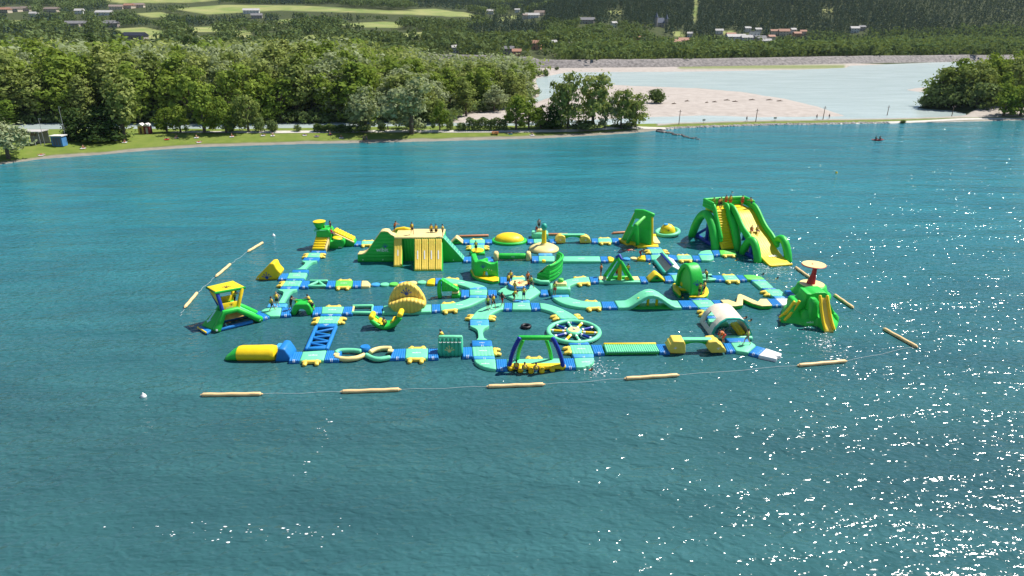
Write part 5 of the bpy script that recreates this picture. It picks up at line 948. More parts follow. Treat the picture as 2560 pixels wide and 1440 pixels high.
# ---- green gate wall
Yg = G(2, 1900, 975, 0.1).y
tp = thing('gate_wall', GV(2, 1950, 975, Yg), 'wavy green gate wall with an archway on a yellow base', 'play wall')
part(tp, 'base', 'pvc_green', lambda m: outline_slab(m, [G(2, a, b, .3) for a, b in [(1740, 850), (1790, 830), (1830, 900), (2000, 930), (2150, 950), (2152, 1012), (2060, 1024), (1960, 1000), (1850, 972), (1780, 930)]], .3, .5, .14))
part(tp, 'base_pad', 'pvc_yellow', lambda m: outline_slab(m, [G(2, a, b, .42) for a, b in [(1750, 850), (1790, 840), (1830, 905), (2000, 930), (2140, 952), (2142, 1000), (2060, 1012), (1960, 988), (1850, 960), (1788, 925)]], .42, .16, .06))
wallp(tp, 'front_wall', 'pvc_green', 2, [(1814, 962), (1812, 775), (1850, 745), (1890, 732), (1950, 742), (2030, 775), (2085, 775), (2128, 748), (2138, 990), (1998, 985), (1996, 935), (1984, 890), (1962, 868), (1940, 872), (1925, 900), (1918, 962)], Yg, 0.7, 0.14)
A, B = G(2, 1815, 962, .2), G(2, 1768, 850, .2); hA, hB = 2.05, 2.2
part(tp, 'side_wall', 'green_rib_z', lambda m: prism(m, [A, A + ZV * hA, A.lerp(B, .5) + ZV * 2.0, B + ZV * hB, B], (-.05, 0, 0), (.6, .1, 0), .12))
A, B = GV(2, 1830, 735, Yg + .6), GV(2, 1945, 690, Yg + 2.4)
part(tp, 'back_wing', 'pvc_green', lambda m: prism(m, [Vector((A.x, Yg + .4, .2)), Vector((A.x, Yg + .4, A.z)), Vector((B.x, Yg + 2.4, B.z)), Vector((B.x, Yg + 2.4, .2))], (0, 0, 0), (.5, .2, 0), .12))
bar(tp, 'yellow_pad', 'pvc_yellow', [GV(2, 1945, 880, Yg + .3), GV(2, 1940, 960, Yg + .3)], .16)
emblem(tp, GV(2, 1925, 805, Yg - .03), XV, ZV, .6); 
for k in range(3): grommet(tp, GV(2, 1985 + k * 30, 848 + k * 6, Yg - .03), (0, -1, 0), .05)
# ---- green curved slide
path = smooth_poly([G(3, a, b, 0) for a, b in [(512, 1036), (590, 1000), (650, 950), (690, 895), (690, 850), (640, 812)]], 5, False)
tp = thing('curved_slide', path[0], 'green curved bank slide with yellow inner slope, right behind the trampoline', 'slide')
rings, pad = [], []
for i, p in enumerate(path):
    d = (path[min(i + 1, len(path) - 1)] - path[max(i - 1, 0)]).normalized(); o = Vector((-d.y, d.x, 0)); h = 2.15 - 0.3 * i / len(path)
    wd = 1.9 - 1.2 * i / len(path); rings.append([p + ZV * -.1, p + ZV * h * .6 + o * -.08, p + ZV * h, p + o * .3 + ZV * (h + .05), p + o * wd * .55 + ZV * h * .55, p + o * wd + ZV * .75, p + o * (wd + .08) + ZV * -.1])
    pad.append((p + o * .36 + ZV * (h + .06), p + o * (wd - .1) + ZV * .86))
part(tp, 'bank', 'green_rib_z', lambda m: loft(m, rings))
part(tp, 'slope', 'pvc_cream', lambda m: slab(m, [a for a, b in pad[:10]], [b for a, b in pad[:10]], .1, 0, 'u', .04))
bar(tp, 'top_roll', 'pvc_green', [p + ZV * (2.2 - .3 * i / len(path)) + Vector((0, 0, 0)) for i, p in enumerate(path)], .17)
block(tp, 'end_knob', 'pvc_yellow', GV(3, 440, 735, path[0].y + .3), (.45, .5, .3), .12)
bar(tp, 'base_roll', 'pvc_turquoise', [G(3, 300, 1000), G(3, 400, 1030), G(3, 505, 1030)], .28)
# ---- big double slide with stairs
ang = R_(14); ds, rs = Vector((math.sin(ang), -math.cos(ang), 0)), Vector((math.cos(ang), math.sin(ang), 0)); O = Vector((30.5, 96, 0))
L = lambda s, r, z: O + ds * s + rs * r + ZV * z
tp = thing('giant_slide', O, 'tallest green and yellow double slide with stairs, people on its top platform', 'water slide')
arch = lambda s0, s1, h, r: [L(s0 + (s1 - s0) * t, r, h * math.sin(math.pi * t) ** 0.75) for t in [i / 14 for i in range(15)]]
for r, s0, s1, h in ((-2.75, -3.2, 3.7, 4.3), (0.15, -2.6, 4.6, 4.4), (4.15, -2.4, 5.2, 4.4), (0.05, 6.1, 9.8, 2.5), (4.15, 6.6, 10.6, 2.6)):
    bar(tp, 'arch', 'pvc_green', arch(s0, s1, h, r), .6 if h > 4 else .52, 12)
sp = [(0.9, 5.0), (1.9, 4.92), (3.0, 4.3), (4.2, 3.35), (5.4, 2.65), (6.6, 2.2), (7.8, 1.5), (9.2, .85), (10.6, .4), (12.0, .12)]
spm = [Vector((a, b, 0)) for a, b in sp]; spm = [(q.x, q.y) for q in smooth_poly(spm, 3, False)]
part(tp, 'slide_lane', 'pvc_yellow', lambda m: slab(m, [L(s, .55, z) for s, z in spm], [L(s, 3.75, z) for s, z in spm], .35, 9, 'v', .06, .05))
part(tp, 'slide_under', 'pvc_green', lambda m: loft(m, [[L(s, .5, z - .2), L(s, 3.8, z - .2), L(s, 3.75, z - .62), L(s, .55, z - .62)] for s, z in spm]))
for r in (.42, 3.88):
    e = [q for q in spm if q[0] < 8.6]
    part(tp, 'side_rail', 'pvc_green', lambda m: (tube(m, [L(s, r, z + .62 - .012 * s * s * .3) for s, z in e], .29, 10), tube(m, [L(s, r, z + .2) for s, z in e], .3, 10)))
st = [(1.0, 5.0), (4.4, .4)]
for k in range(15):
    t0, t1 = k / 15, (k + 1) / 15; s0, s1 = 1.0 + 3.4 * t0, 1.0 + 3.4 * t1; z0 = 5.0 - 4.6 * t0
    part(tp, 'stair_tread', 'pvc_yellow', lambda m: rbox(m, L((s0 + s1) / 2 + .05, -1.15, z0 - .28), (1.75, .36, .42), .09, ang, n=3))
part(tp, 'stair_under', 'pvc_green', lambda m: loft(m, [[L(s, -2.05, z - .45), L(s, -.25, z - .45), L(s, -.25, z - .95), L(s, -2.05, z - .95)] for s, z in st]))
for r in (-2.15, -.15):
    e = [(-.2, 5.0), (1.0, 5.05), (2.0, 3.75), (3.0, 2.35), (3.9, 1.1)] if r < -1 else [(.6, 5.05), (1.3, 5.0), (2.3, 3.6), (3.3, 2.2), (4.2, .9)]
    part(tp, 'stair_rail', 'pvc_green', lambda m: (tube(m, smooth_poly([L(s, r, z + .65) for s, z in e], 4, False), .24, 10), tube(m, smooth_poly([L(s, r, z + .22) for s, z in e], 4, False), .26, 10)))
for r in (-2.1, -.2): bar(tp, 'stair_edge', 'pvc_yellow', [L(3.0, r, 2.0), L(3.8, r, .95), L(4.5, r, .35)], .2)
part(tp, 'platform', 'pvc_yellow', lambda m: slab(m, [L(-1.3, -2.1, 5.0), L(-1.3, 3.8, 5.0)], [L(1.1, -2.1, 5.0), L(1.1, 3.8, 5.0)], .45, 8, 'u', .08, .03))
for z in (5.2, 5.6, 6.0): part(tp, 'back_rail', 'pvc_green', lambda m: tube(m, [L(1.0, -2.35, z), L(-1.3, -2.4, z), L(-1.45, .8, z), L(-1.3, 4.05, z), L(1.2, 4.0, z - .05)], .24, 10))
for s, r, z in ((.3, -2.3, 4.6), (.3, .9, 4.6), (.3, 3.8, 4.6), (-1.2, .9, 4.6), (7.6, .3, 1.5), (7.6, 3.8, 1.5)): bar(tp, 'support', 'pvc_navy', [L(s, r, -.1), L(s, r, z)], .26)
for r, s0, s1 in ((-2.3, -3.0, 3.4), (.3, 6.3, 9.6), (3.9, 6.7, 10.4)): bar(tp, 'floor_beam', 'pvc_navy', [L(s0, r, .2), L(s1, r, .2)], .3)
bar(tp, 'brace', 'pvc_navy', [L(-2.6, -2.3, .4), L(.2, -2.3, 2.2)], .2)
bar(tp, 'end_roll', 'pvc_yellow', [L(12.0, .6, .12), L(12.0, 3.7, .12)], .16)
lettering(tp, 'wibit', L(9.9, 2.15, .76), rs, -ds + ZV * .33, 1.3)
# ---- roofed lookout with slide (far left)
tp = thing('lookout_tower', G(11, 900, 1180, 0), 'roofed yellow and blue lookout cabin on a green frame with arrow slide', 'lookout tower')
g = lambda x, y, z: G(11, x, y, z)
fr_l, fr_r, ft = g(600, 1290, .25), g(1640, 1040, .25), 1.95
bar(tp, 'front_frame', 'pvc_green', [fr_l, g(690, 1060, 1.1), g(770, 880, ft), g(1080, 800, ft), g(1350, 910, 1.2), fr_r], [.42, .36, .3, .3, .3, .36], 12)
off = Vector((-1.1, 1.75, 0))
bar(tp, 'back_frame', 'pvc_green', [p + off for p in (fr_l, g(690, 1060, 1.1), g(770, 880, ft), g(1080, 800, ft), g(1350, 910, 1.2), fr_r)], .3, 12)
part(tp, 'slide_lane', 'pvc_green', lambda m: slab(m, [g(222, 1180, .3), g(560, 790, 2.0)], [g(470, 1270, .3), g(720, 850, 2.0)], .25, 0, 'u', .08))
a, b = g(580, 840, 1.98), g(380, 1140, .62); d = (b - a); e = Vector((.75, .1, 0)).normalized() * .09; up = Vector((-.3, -.2, .9)) * .12
part(tp, 'arrow', 'print_light', lambda m: m.add([a + up - e, a + up + e, a + d * .8 + up + e, a + d * .8 + up - e, a + d * .78 + up - e * 3, a + d * .78 + up + e * 3, b + up], [(0, 1, 2, 3), (4, 5, 6)]), smooth=False)
part(tp, 'ramp_lane', 'pvc_turquoise', lambda m: slab(m, [g(1120, 800, 1.9) + off * .9, fr_r + off * .9], [g(1120, 800, 1.9), fr_r], .2, 6, 'u', .06))
part(tp, 'floor', 'pvc_yellow', lambda m: slab(m, [g(770, 880, ft) + off, g(1080, 800, ft) + off], [g(770, 880, ft), g(1080, 800, ft)], .3, 0, 'u', .1))
part(tp, 'floor_skirt', simple('canvas_tan', (.5, .30, .07), .8, .25, 2), lambda m: slab(m, [g(790, 900, 1.6), g(1060, 830, 1.6)], [g(760, 1060, 1.0), g(1250, 955, 1.25)], .06, 0, 'u', .02))
bar(tp, 'float_tube', 'pvc_blue', [g(690, 1280, .2), g(1440, 1095, .2)], .2); bar(tp, 'float_tube', 'pvc_blue', [g(690, 1280, .2) + off, g(1440, 1095, .2) + off], .2)
part(tp, 'landing_mat', 'pvc_blue', lambda m: slab(m, [g(140, 1225, .3), g(225, 1180, .3)], [g(355, 1355, .3), g(465, 1290, .3)], .25, 5, 'v', .06, .03))
bar(tp, 'mat_edge', 'pvc_yellow', [g(140, 1232, .2), g(350, 1365, .2)], .1)
RZ = 4.0; rc = [g(560, 385, RZ), g(1262, 262, RZ), g(985, 118, RZ), g(350, 265, RZ)]
part(tp, 'roof', 'pvc_yellow', lambda m: prism(m, rc, (0, 0, -.12), (0, 0, .05), .07)); emblem(tp, g(830, 255, RZ + .08), (1, .3, 0), (-.3, 1, 0), .7, 'print_black')
part(tp, 'roof_edge', 'pvc_green', lambda m: tube(m, [q - ZV * .1 for q in rc], .14, 8, closed=True))
for b_, t_, mt in (((735, 850, 1.95), (600, 400, RZ - .15), 'pvc_navy'), ((1100, 770, 1.95), (1205, 300, RZ - .15), 'pvc_yellow')):
    bar(tp, 'pillar', mt, [g(*b_), g(*t_)], .19)
bl, br = g(735, 850, 1.95) + off, g(1100, 770, 1.95) + off
bar(tp, 'pillar', 'pvc_navy', [bl, rc[3] + Vector((.3, .0, -.15))], .19); bar(tp, 'pillar', 'pvc_yellow', [br, rc[2] + Vector((-.1, -.2, -.15))], .19)
def panel(nm, a, b, c, d, mt='pvc_yellow', r=.05, th=.1): n = (b - a).cross(d - a).normalized() * th; part(tp, nm, mt, lambda m: prism(m, [a, b, c, d], -n / 2, n / 2, r))
fl, fr, tl, tr = g(745, 830, 2.0), g(1090, 760, 2.0), g(600, 400, RZ - .15), g(1205, 300, RZ - .15)
panel('front_panel', fl, fr, fr.lerp(tr, .38), fl.lerp(tl, .38)); panel('back_panel', fl + off, fr + off, fr.lerp(tr, .38) + off, fl.lerp(tl, .38) + off)
panel('side_panel', fl, fl + off, (fl + off).lerp(rc[3], .85), fl.lerp(tl, .85), 'pvc_yellow')
nn = ((fr - fl).cross(ZV)).normalized() * .12
lettering(tp, 'wibit', (fl.lerp(fr, .45)).lerp(tl.lerp(tr, .45), .12) + nn, fr - fl, ZV, .75); emblem(tp, (fl.lerp(fr, .55)).lerp(tl.lerp(tr, .55), .28) + nn, fr - fl, ZV, .35, 'print_black')
for q in (fr_l + Vector((.15, -.38, .12)), fr_r + Vector((.05, -.34, .1))): grommet(tp, q, (.2, -.9, .3), .12)
# ---- left stair tower
tp = thing('stair_tower', G(12, 600, 890, 0), 'green tower with yellow stairs, a ramp of yellow rolls and a flared pod on top', 'play tower')
Yb = G(12, 380, 895, .3).y; xa, xb = GV(12, 205, 890, Yb).x, GV(12, 562, 890, Yb).x; xs_ = GV(12, 330, 440, Yb + 1.9).x - xa - .05
for k in range(6):
    t = k / 6; part(tp, 'stair_step', 'pvc_yellow', lambda m: rbox(m, ((xa + xb) / 2 + xs_ * t, Yb + .15 + 1.9 * t, .38 + 1.62 * t), (xb - xa - .1, .5, .42), .18))
part(tp, 'stair_side', 'pvc_cream', lambda m: prism(m, [(xb - .1, Yb - .1, -.1), (xb - .1, Yb - .1, .45), (xb + xs_ * .9, Yb + 2.0, 2.2), (xb + xs_ * .9, Yb + 2.6, 2.2), (xb, Yb + 2.6, -.1)], (0, 0, 0), (.28, 0, 0), .08))
part(tp, 'body', 'pvc_green', lambda m: prism(m, pv(12, [(300, 890), (310, 370), (640, 360), (700, 450), (690, 700), (1060, 640), (1075, 760), (1010, 890), (880, 905), (650, 905)], Yb + 1.2), (0, .2, 0), (0, 2.4, 0), .2))
cc = GV(12, 425, 330, Yb + 2.2); w = 330 / 10.667 / 17.6
part(tp, 'pod', 'pvc_green', lambda m: lathe(m, [(w * .22, 0), (w * .3, .1), (w * .46, .75), (w * .5, .98)], cc, 20)); part(tp, 'pod_top', 'pvc_yellow', lambda m: lathe(m, [(w * .49, .95), (w * .5, 1.05), (w * .4, 1.12), (.01, 1.14)], cc, 20))
block(tp, 'deck_pad', 'pvc_turquoise', GV(12, 490, 350, Yb + 2.3), (2.0, 1.8, .32), .12)
a, b = GV(12, 790, 430, Yb + 2.6), GV(12, 1320, 690, Yb + 2.6)
for k in range(7):
    q = a.lerp(b, (k + .5) / 7.2); bar(tp, 'roll', 'pvc_yellow', [q + YV * -.1 + ZV * .1, q + YV * 1.3 + ZV * .1], .3)
part(tp, 'ramp_side', 'pvc_green', lambda m: prism(m, [Vector((a.x - .4, Yb + 2.4, -.1)), a + Vector((-.4, -.2, .25)), b + Vector((.2, -.2, .1)), Vector((b.x + .2, Yb + 2.4, -.1))], (0, 0, 0), (0, 1.4, 0), .08))
bar(tp, 'ramp_edge', 'pvc_cream', [a + Vector((-.3, -.3, .12)), b + Vector((.1, -.3, .02))], .12)
cc = GV(12, 880, 690, Yb + 1.2)
part(tp, 'side_pod', 'pvc_green', lambda m: lathe(m, [(.25, -.1), (.5, .1), (.68, .6)], cc, 18, tilt=Matrix.Rotation(R_(12), 3, 'Y'))); part(tp, 'side_pod_top', 'pvc_yellow', lambda m: lathe(m, [(.68, .6), (.62, .68), (.01, .72)], cc, 18, tilt=Matrix.Rotation(R_(12), 3, 'Y')))
lettering(tp, 'wibit', GV(12, 965, 830, Yb + 1.28), XV, ZV, .55)
# ---- yellow wedge with hand print
Yw = G(1, 1250, 995, 0).y; tp = thing('yellow_wedge', GV(1, 1270, 995, Yw), 'yellow wedge jump with dark blue hand print at the left column', 'wedge')
wallp(tp, 'body', 'pvc_yellow', 1, [(1098, 1000), (1110, 960), (1200, 870), (1300, 766), (1356, 766), (1385, 835), (1448, 902), (1405, 1000)], Yw, 1.7, .16); emblem(tp, GV(1, 1255, 940, Yw - .03), XV, ZV, .95, n=5)
grommet(tp, GV(1, 1140, 975, Yw - .02), (0, -1, 0))
# ---- air bag, launch ramp, ladder bridge
A, B = G(5, 845, 1240, .0), G(5, 1372, 1240, .0); tp = thing('air_bag', (A + B) / 2, 'long yellow air bag with green tapered end at the left of the front row', 'air bag')
def ell(x, y, z, ry, rz, n=18): return [Vector((x, y + ry * math.cos(2 * math.pi * i / n), z + rz * math.sin(2 * math.pi * i / n))) for i in range(n)]
yc = A.y + .75
part(tp, 'bag', 'pvc_yellow', lambda m: loft(m, [ell(A.x, yc, .52, .86, .66), ell(A.x + .3, yc, .55, .9, .7), ell(A.x + 1.6, yc, .56, .92, .70), ell(B.x - .5, yc, .58, .9, .73), ell(B.x - .12, yc, .55, .82, .68), ell(B.x, yc, .45, .6, .5)]))
part(tp, 'tail', 'pvc_green', lambda m: loft(m, [ell(A.x - 1.25, yc - .15, .12, .35, .14), ell(A.x - 1.0, yc - .1, .2, .6, .28), ell(A.x - .5, yc, .4, .8, .5), ell(A.x - .02, yc, .52, .86, .66)]))
Yl = G(5, 1480, 1240, 0).y; tp = thing('launch_ramp', GV(5, 1490, 1240, Yl), 'blue launch ramp with raised step beside the yellow air bag', 'ramp')
wallp(tp, 'body', 'pvc_blue', 5, [(1370, 1245), (1392, 1130), (1405, 1075), (1440, 1060), (1500, 1070), (1560, 1150), (1590, 1200), (1590, 1250)], Yl, 2.0, .16)
q = GV(5, 1455, 1050, Yl + 1.5); block(tp, 'head_rest', 'pvc_light_blue', q + Vector((0, 0.1, -.1)), (1.0, 1.1, .7), .2)
a, b, c, d = G(5, 1940, 752), G(5, 2212, 750), G(5, 1806, 1060), G(5, 2088, 1058); tp = thing('ladder_bridge', ((a + d) / 2).xy.to_3d(), 'blue ladder bridge with zigzag rungs running down to the front row', 'bridge')
for p, q in ((a, c), (b, d)): bar(tp, 'rail', 'pvc_blue', [p - ZV * .1, q - ZV * .1], .21)
zz = [a.lerp(c, .12), b.lerp(d, .12), a.lerp(c, .32), b.lerp(d, .44), a.lerp(c, .62), b.lerp(d, .74), a.lerp(c, .9)]
for k in range(0, 7): 
    p = [b.lerp(d, .08), a.lerp(c, .27), b.lerp(d, .42), a.lerp(c, .5), b.lerp(d, .68), a.lerp(c, .74), b.lerp(d, .9), a.lerp(c, .96)]
    if k < 7: bar(tp, 'rung', 'pvc_blue', [p[k] - ZV * .1, p[k + 1] - ZV * .1], .15)
bar(tp, 'end_bar', 'pvc_blue', [c + Vector((0, .1, -.1)), d + Vector((0, .1, -.1))], .2); bar(tp, 'end_bar', 'pvc_blue', [a - ZV * .1, b - ZV * .1], .16)
# ---- crossed tubes with blue hub
hb = G(6, 295, 1100, 0); tp = thing('crossed_tubes', hb, 'two loops of yellow and turquoise tubes crossing at a blue hub', 'balance loop')
g6 = lambda l: smooth_poly([G(6, a, b, .28) for a, b in l], 5, False)
for mt, l in (('pvc_turquoise', [(-110, 1120), (-70, 1096), (20, 1086), (130, 1088), (225, 1098)]), ('pvc_cream', [(-110, 1180), (-40, 1200), (60, 1206), (180, 1190), (280, 1150)]), ('pvc_cream', [(365, 1110), (430, 1078), (530, 1058), (645, 1058)]), ('pvc_turquoise', [(310, 1150), (400, 1195), (500, 1208), (630, 1186)])):
    bar(tp, 'arc_tube', mt, g6(l), .24)
part(tp, 'hub', 'pvc_blue', lambda m: lathe(m, [(.42, -.1), (.52, .05), (.52, .45), (.42, .58), (.2, .56), (.01, .54)], hb, 20))
for x, y in ((645, 1095), (-105, 1150)): block(tp, 'joint', 'pvc_cream', G(6, x, y, .3), (.55, .5, .3), .12)
# ---- handle wall
Yh = G(6, 1470, 1172, 0).y; tp = thing('handle_wall', GV(6, 1470, 1172, Yh), 'turquoise padded wall with six white handles, a person behind it', 'play wall')
zh = GV(6, 1470, 935, Yh).z
for k in range(6):
    x = GV(6, 1330 + k * 56, 1100, Yh).x; part(tp, 'pad', 'pvc_handle_green', lambda m: tube(m, [Vector((x, Yh + .3, 0)), Vector((x, Yh + .22, .5)), Vector((x, Yh + .36, 1.0)), Vector((x, Yh + .42, zh - .12))], [.26, .27, .22, .2], 10))
    q = GV(6, 1333 + k * 54, 972, Yh + .1); part(tp, 'handle', 'print_white', lambda m: tube(m, [q + Vector((-.09, .02, 0)), q + Vector((-.08, -.07, -.02)), q + Vector((.08, -.07, -.02)), q + Vector((.09, .02, 0))], .03, 6))
x0, x1 = GV(6, 1302, 1000, Yh).x, GV(6, 1638, 1000, Yh).x
block(tp, 'back', 'pvc_turquoise', ((x0 + x1) / 2, Yh + .75, zh / 2 - .05), (x1 - x0, .6, zh + .15), .18); bar(tp, 'top_roll', 'pvc_turquoise', [(x0 + .1, Yh + .5, zh), (x1 - .1, Yh + .5, zh)], .2)
emblem(tp, GV(6, 1460, 1070, Yh - .08), XV, ZV, .75, 'pvc_cream')
# ---- floating totter
ct = G(6, 585, 800, 0); tp = thing('totter_boat', ct, 'yellow and green banana-shaped rocker with one rider, floating free', 'rocker')
arc = lambda y, dz=0: [Vector((ct.x - 1.5 + 3.0 * t, ct.y + y, .22 + dz + .95 * abs(2 * t - 1) ** 2 + .3 * (t - .5))) for t in [i / 12 for i in range(13)]]
part(tp, 'seat', 'pvc_yellow', lambda m: slab(m, arc(1.25, .12), arc(0.15, .12), .3, 3, 'v', .1, .04))
for y in (.1, 1.3): bar(tp, 'side_tube', 'pvc_green', arc(y), .25)
a = arc(.7, .2); part(tp, 'centre_mat', 'pvc_green', lambda m: slab(m, [p + Vector((0, .55, .02)) for p in a[5:8]], [p + Vector((0, -.5, .02)) for p in a[5:8]], .1, 0, 'u', .04))
for i in (0, 12): bar(tp, 'bolster', 'pvc_yellow', [a[i] + Vector((0, -.6, .08)), a[i] + Vector((0, .6, .08))], .3)
for i in (3, 9): bar(tp, 'back_rest', 'pvc_yellow', [a[i] + Vector((0, -.5, .08)), a[i] + Vector((0, .5, .08))], .2)
# ---- yellow shell on its deck
deck('turquoise deck under the big yellow shell', [G(6, 545, 462, ZT), G(6, 1208, 444, ZT)], [G(6, 525, 562, ZT), G(6, 1210, 542, ZT)], prn=False)
Ys = G(6, 870, 560, 0.2).y; tp = thing('yellow_shell', GV(6, 870, 560, Ys), 'big ribbed yellow shell with blue hand print straddling its deck', 'shell wall')
wallp(tp, 'sail', 'yellow_rib_x', 6, smooth := [(606, 500), (604, 440), (625, 350), (675, 258), (745, 193), (820, 165), (885, 160), (955, 185), (1035, 250), (1095, 335), (1132, 430), (1128, 500)], Ys + .75, .9, .22)
wallp(tp, 'front_pillow', 'yellow_rib_x', 6, [(602, 452), (690, 425), (790, 392), (870, 382), (960, 392), (1050, 418), (1132, 448), (1105, 500), (1040, 556), (960, 582), (870, 590), (770, 582), (695, 558), (640, 510)], Ys - .25, 1.1, .25)
emblem(tp, GV(6, 862, 275, Ys + .71), XV, ZV, .95)
# ---- green wedge in the left loop
Yw = G(6, 1400, 335, .2).y; tp = thing('green_wedge', GV(6, 1450, 335, Yw), 'green fin and sloping green ramp with yellow pad inside the left loop', 'ramp')
bar(tp, 'fin', 'pvc_green', [GV(6, a, b, Yw) for a, b in [(1328, 345), (1318, 270), (1316, 190), (1326, 130), (1350, 108)]], [.26, .25, .22, .18, .14], 12)
wallp(tp, 'ramp', 'green_rib_x', 6, [(1350, 108), (1420, 150), (1500, 200), (1590, 252), (1585, 272), (1450, 272), (1352, 275)], Yw, .9, .08)
block(tp, 'foot', 'pvc_green', G(6, 1552, 318, .2), (1.0, 1.0, .55), .15); block(tp, 'pad', 'pvc_cream', G(6, 1545, 275, .62), (.8, .75, .22), .08)
# ---- open frame, arched hurdle, trussed bridge
tp = thing('open_frame', G(6, 255, 520, 0), 'open green rectangular float frame left of the yellow shell', 'frame')
for q in (((125, 474), (398, 470)), ((108, 566), (384, 568))): bar(tp, 'rail', 'pvc_turquoise', [G(6, *q[0], .25), G(6, *q[1], .25)], .19)
bar(tp, 'end_bar', 'pvc_cream', [G(6, 134, 478, .25), G(6, 120, 560, .25)], .12); bar(tp, 'end_bar', 'pvc_turquoise', [G(6, 398, 474, .25), G(6, 386, 562, .25)], .14)
Ya = G(5, 1730, 602, 0).y; tp = thing('arched_hurdle', GV(5, 1730, 602, Ya), 'green arched hurdle with people pushing at both ends', 'hurdle')
wallp(tp, 'arch', 'pvc_green', 5, [(1588, 604), (1600, 520), (1622, 470), (1660, 445), (1820, 440), (1856, 480), (1876, 540), (1882, 600), (1812, 604), (1796, 548), (1765, 518), (1705, 518), (1675, 548), (1655, 604)], Ya, 1.5, .14)
bar(tp, 'top_roll', 'pvc_green', [GV(5, 1655, 402, Ya + 1.2), GV(5, 1845, 398, Ya + 1.2)], .2); bar(tp, 'pad', 'pvc_yellow', [GV(5, 1670, 424, Ya + .9), GV(5, 1840, 420, Ya + .9)], .12)
tp = thing('truss_bridge', G(1, 1960, 1050, 0), 'green trussed float bridge in the third row', 'bridge')
for q in (((1858, 1012), (2094, 1012)), ((1832, 1084), (2066, 1082)), ((1850, 1076), (1975, 1020)), ((1975, 1020), (2050, 1078))): bar(tp, 'tube', 'pvc_turquoise', [G(1, *q[0], .25), G(1, *q[1], .25)], .18)
# ---- yellow dome on green base, yellow cone with ball
cc = P(1273, 604, 0); tp = thing('dome_float', cc, 'low yellow dome on a green oval base in the back row', 'dome')
part(tp, 'base', 'pvc_green', lambda m: lathe(m, [(2.4, -.1), (2.62, .05), (2.62, .22), (2.45, .36), (2.1, .36)], cc, 36, sy=.8)); part(tp, 'dome', 'pvc_yellow', lambda m: lathe(m, [(2.15, .3), (2.12, .5), (1.85, .85), (1.35, 1.1), (.7, 1.25), (.01, 1.3)], cc, 36, sy=.8))
emblem(tp, cc + Vector((0, -1.52, .62)), XV, (0, .6, .8), .4)
Yk = P(1359.4, 621, .2).y; cc = Vector((P(1359.4, 621, .2).x, Yk, 0)); zn, zh_ = GV(3, 450, 490, Yk).z, GV(3, 450, 262, Yk).z
tp = thing('cone_float', cc, 'pale yellow cone float with tall neck and turquoise ball on top', 'cone float')
part(tp, 'cone', 'pvc_cream', lambda m: lathe(m, [(1.9, -.1), (2.12, .08), (2.1, .25), (1.75, .5), (1.1, .8), (.55, zn * .82), (.36, zn + .1)], cc, 36))
part(tp, 'neck', 'pvc_yellow', lambda m: lathe(m, [(.38, zn), (.33, zn + .4), (.29, zh_ - .5), (.22, zh_ - .3)], cc, 18)); part(tp, 'ball', 'pvc_teal', lambda m: lathe(m, [(.05, -.55), (.25, -.48), (.40, -.12), (.42, .12), (.34, .36), (.16, .5), (.01, .53)], cc + ZV * zh_, 20))
# ---- post boxes with tray
def tray(lab, R, cx, cy, w_, d_, knob=True):
    c = G(R, cx, cy, 0); tp = thing('seat_tray', c, lab, 'seat'); m = M()
    rbox(m, c + Vector((0, -d_ * .32, .42)), (w_, d_ * .38, .95), .2); rbox(m, c + Vector((-w_ * .4, .1, .42)), (w_ * .22, d_ * .9, .95), .2); rbox(m, c + Vector((w_ * .4, .1, .42)), (w_ * .22, d_ * .9, .95), .2); rbox(m, c + Vector((0, .2, .2)), (w_ * .8, d_ * .7, .5), .15)
    m.build('tray', 'pvc_turquoise', tp); block(tp, 'seat_block', 'pvc_cream', c + Vector((.12, d_ * .12, .95)), (w_ * .55, d_ * .45, .6), .14)
    if knob: part(tp, 'knob', 'pvc_lime', lambda m: lathe(m, [(.3, 0), (.33, .1), (.33, .35), (.25, .42), (.01, .43)], c + Vector((.12, d_ * .2, 1.22)), 16))
tray('turquoise tray seat with yellow block and green knob, person standing at its front', 7, 662, 285, 2.35, 1.9); tray('turquoise tray seat with cream block in the back row, person on top', 3, 385, 408, 2.4, 1.7, False)
# ---- beam bridges on yellow blocks
def beam(lab, R1_, lp, R2_, rp_, Rb, bp, Y, depth):
    tp = thing('beam_bridge', (GV(Rb, (bp[0] + bp[1]) / 2, bp[2], Y).x, Y + depth / 2, 0), lab, 'bridge', 'green beam bridges on yellow blocks')
    for R, pts, s in ((R1_, lp, -1), (R2_, rp_, 1)):
        wallp(tp, 'block', 'pvc_gold', R, pts, Y, depth, .11); c = sum(pv(R, pts, Y), Vector()) / len(pts)
        emblem(tp, c + Vector((0, -(c.y - Y) - .05, -.1)), XV, ZV, .3, 'print_white')
    x0, x1, yt, yb = bp[0], bp[1], bp[2], bp[3]
    yq = Y + depth * .3; a, b = GV(Rb, x0, yt, yq), GV(Rb, x1, yt, yq)
    part(tp, 'beam', 'pvc_turquoise', lambda m: slab(m, [a + YV * .62, b + YV * .62], [a, b], .2, 0, 'u', .07))
    w_ = x1 - x0; wallp(tp, 'arch_side', 'pvc_green', Rb, [(x0 + w_ * .1, yt + 8), (x1 - w_ * .1, yt + 8), (x1 - w_ * .12, yb), (x1 - w_ * .22, yb - (yb - yt) * .3), (x1 - w_ * .36, yb - (yb - yt) * .52), ((x0 + x1) / 2, yb - (yb - yt) * .58), (x0 + w_ * .36, yb - (yb - yt) * .52), (x0 + w_ * .22, yb - (yb - yt) * .3), (x0 + w_ * .12, yb)], yq + .06, .5, .04)
Yb_ = G(3, 840, 490, 0.05).y
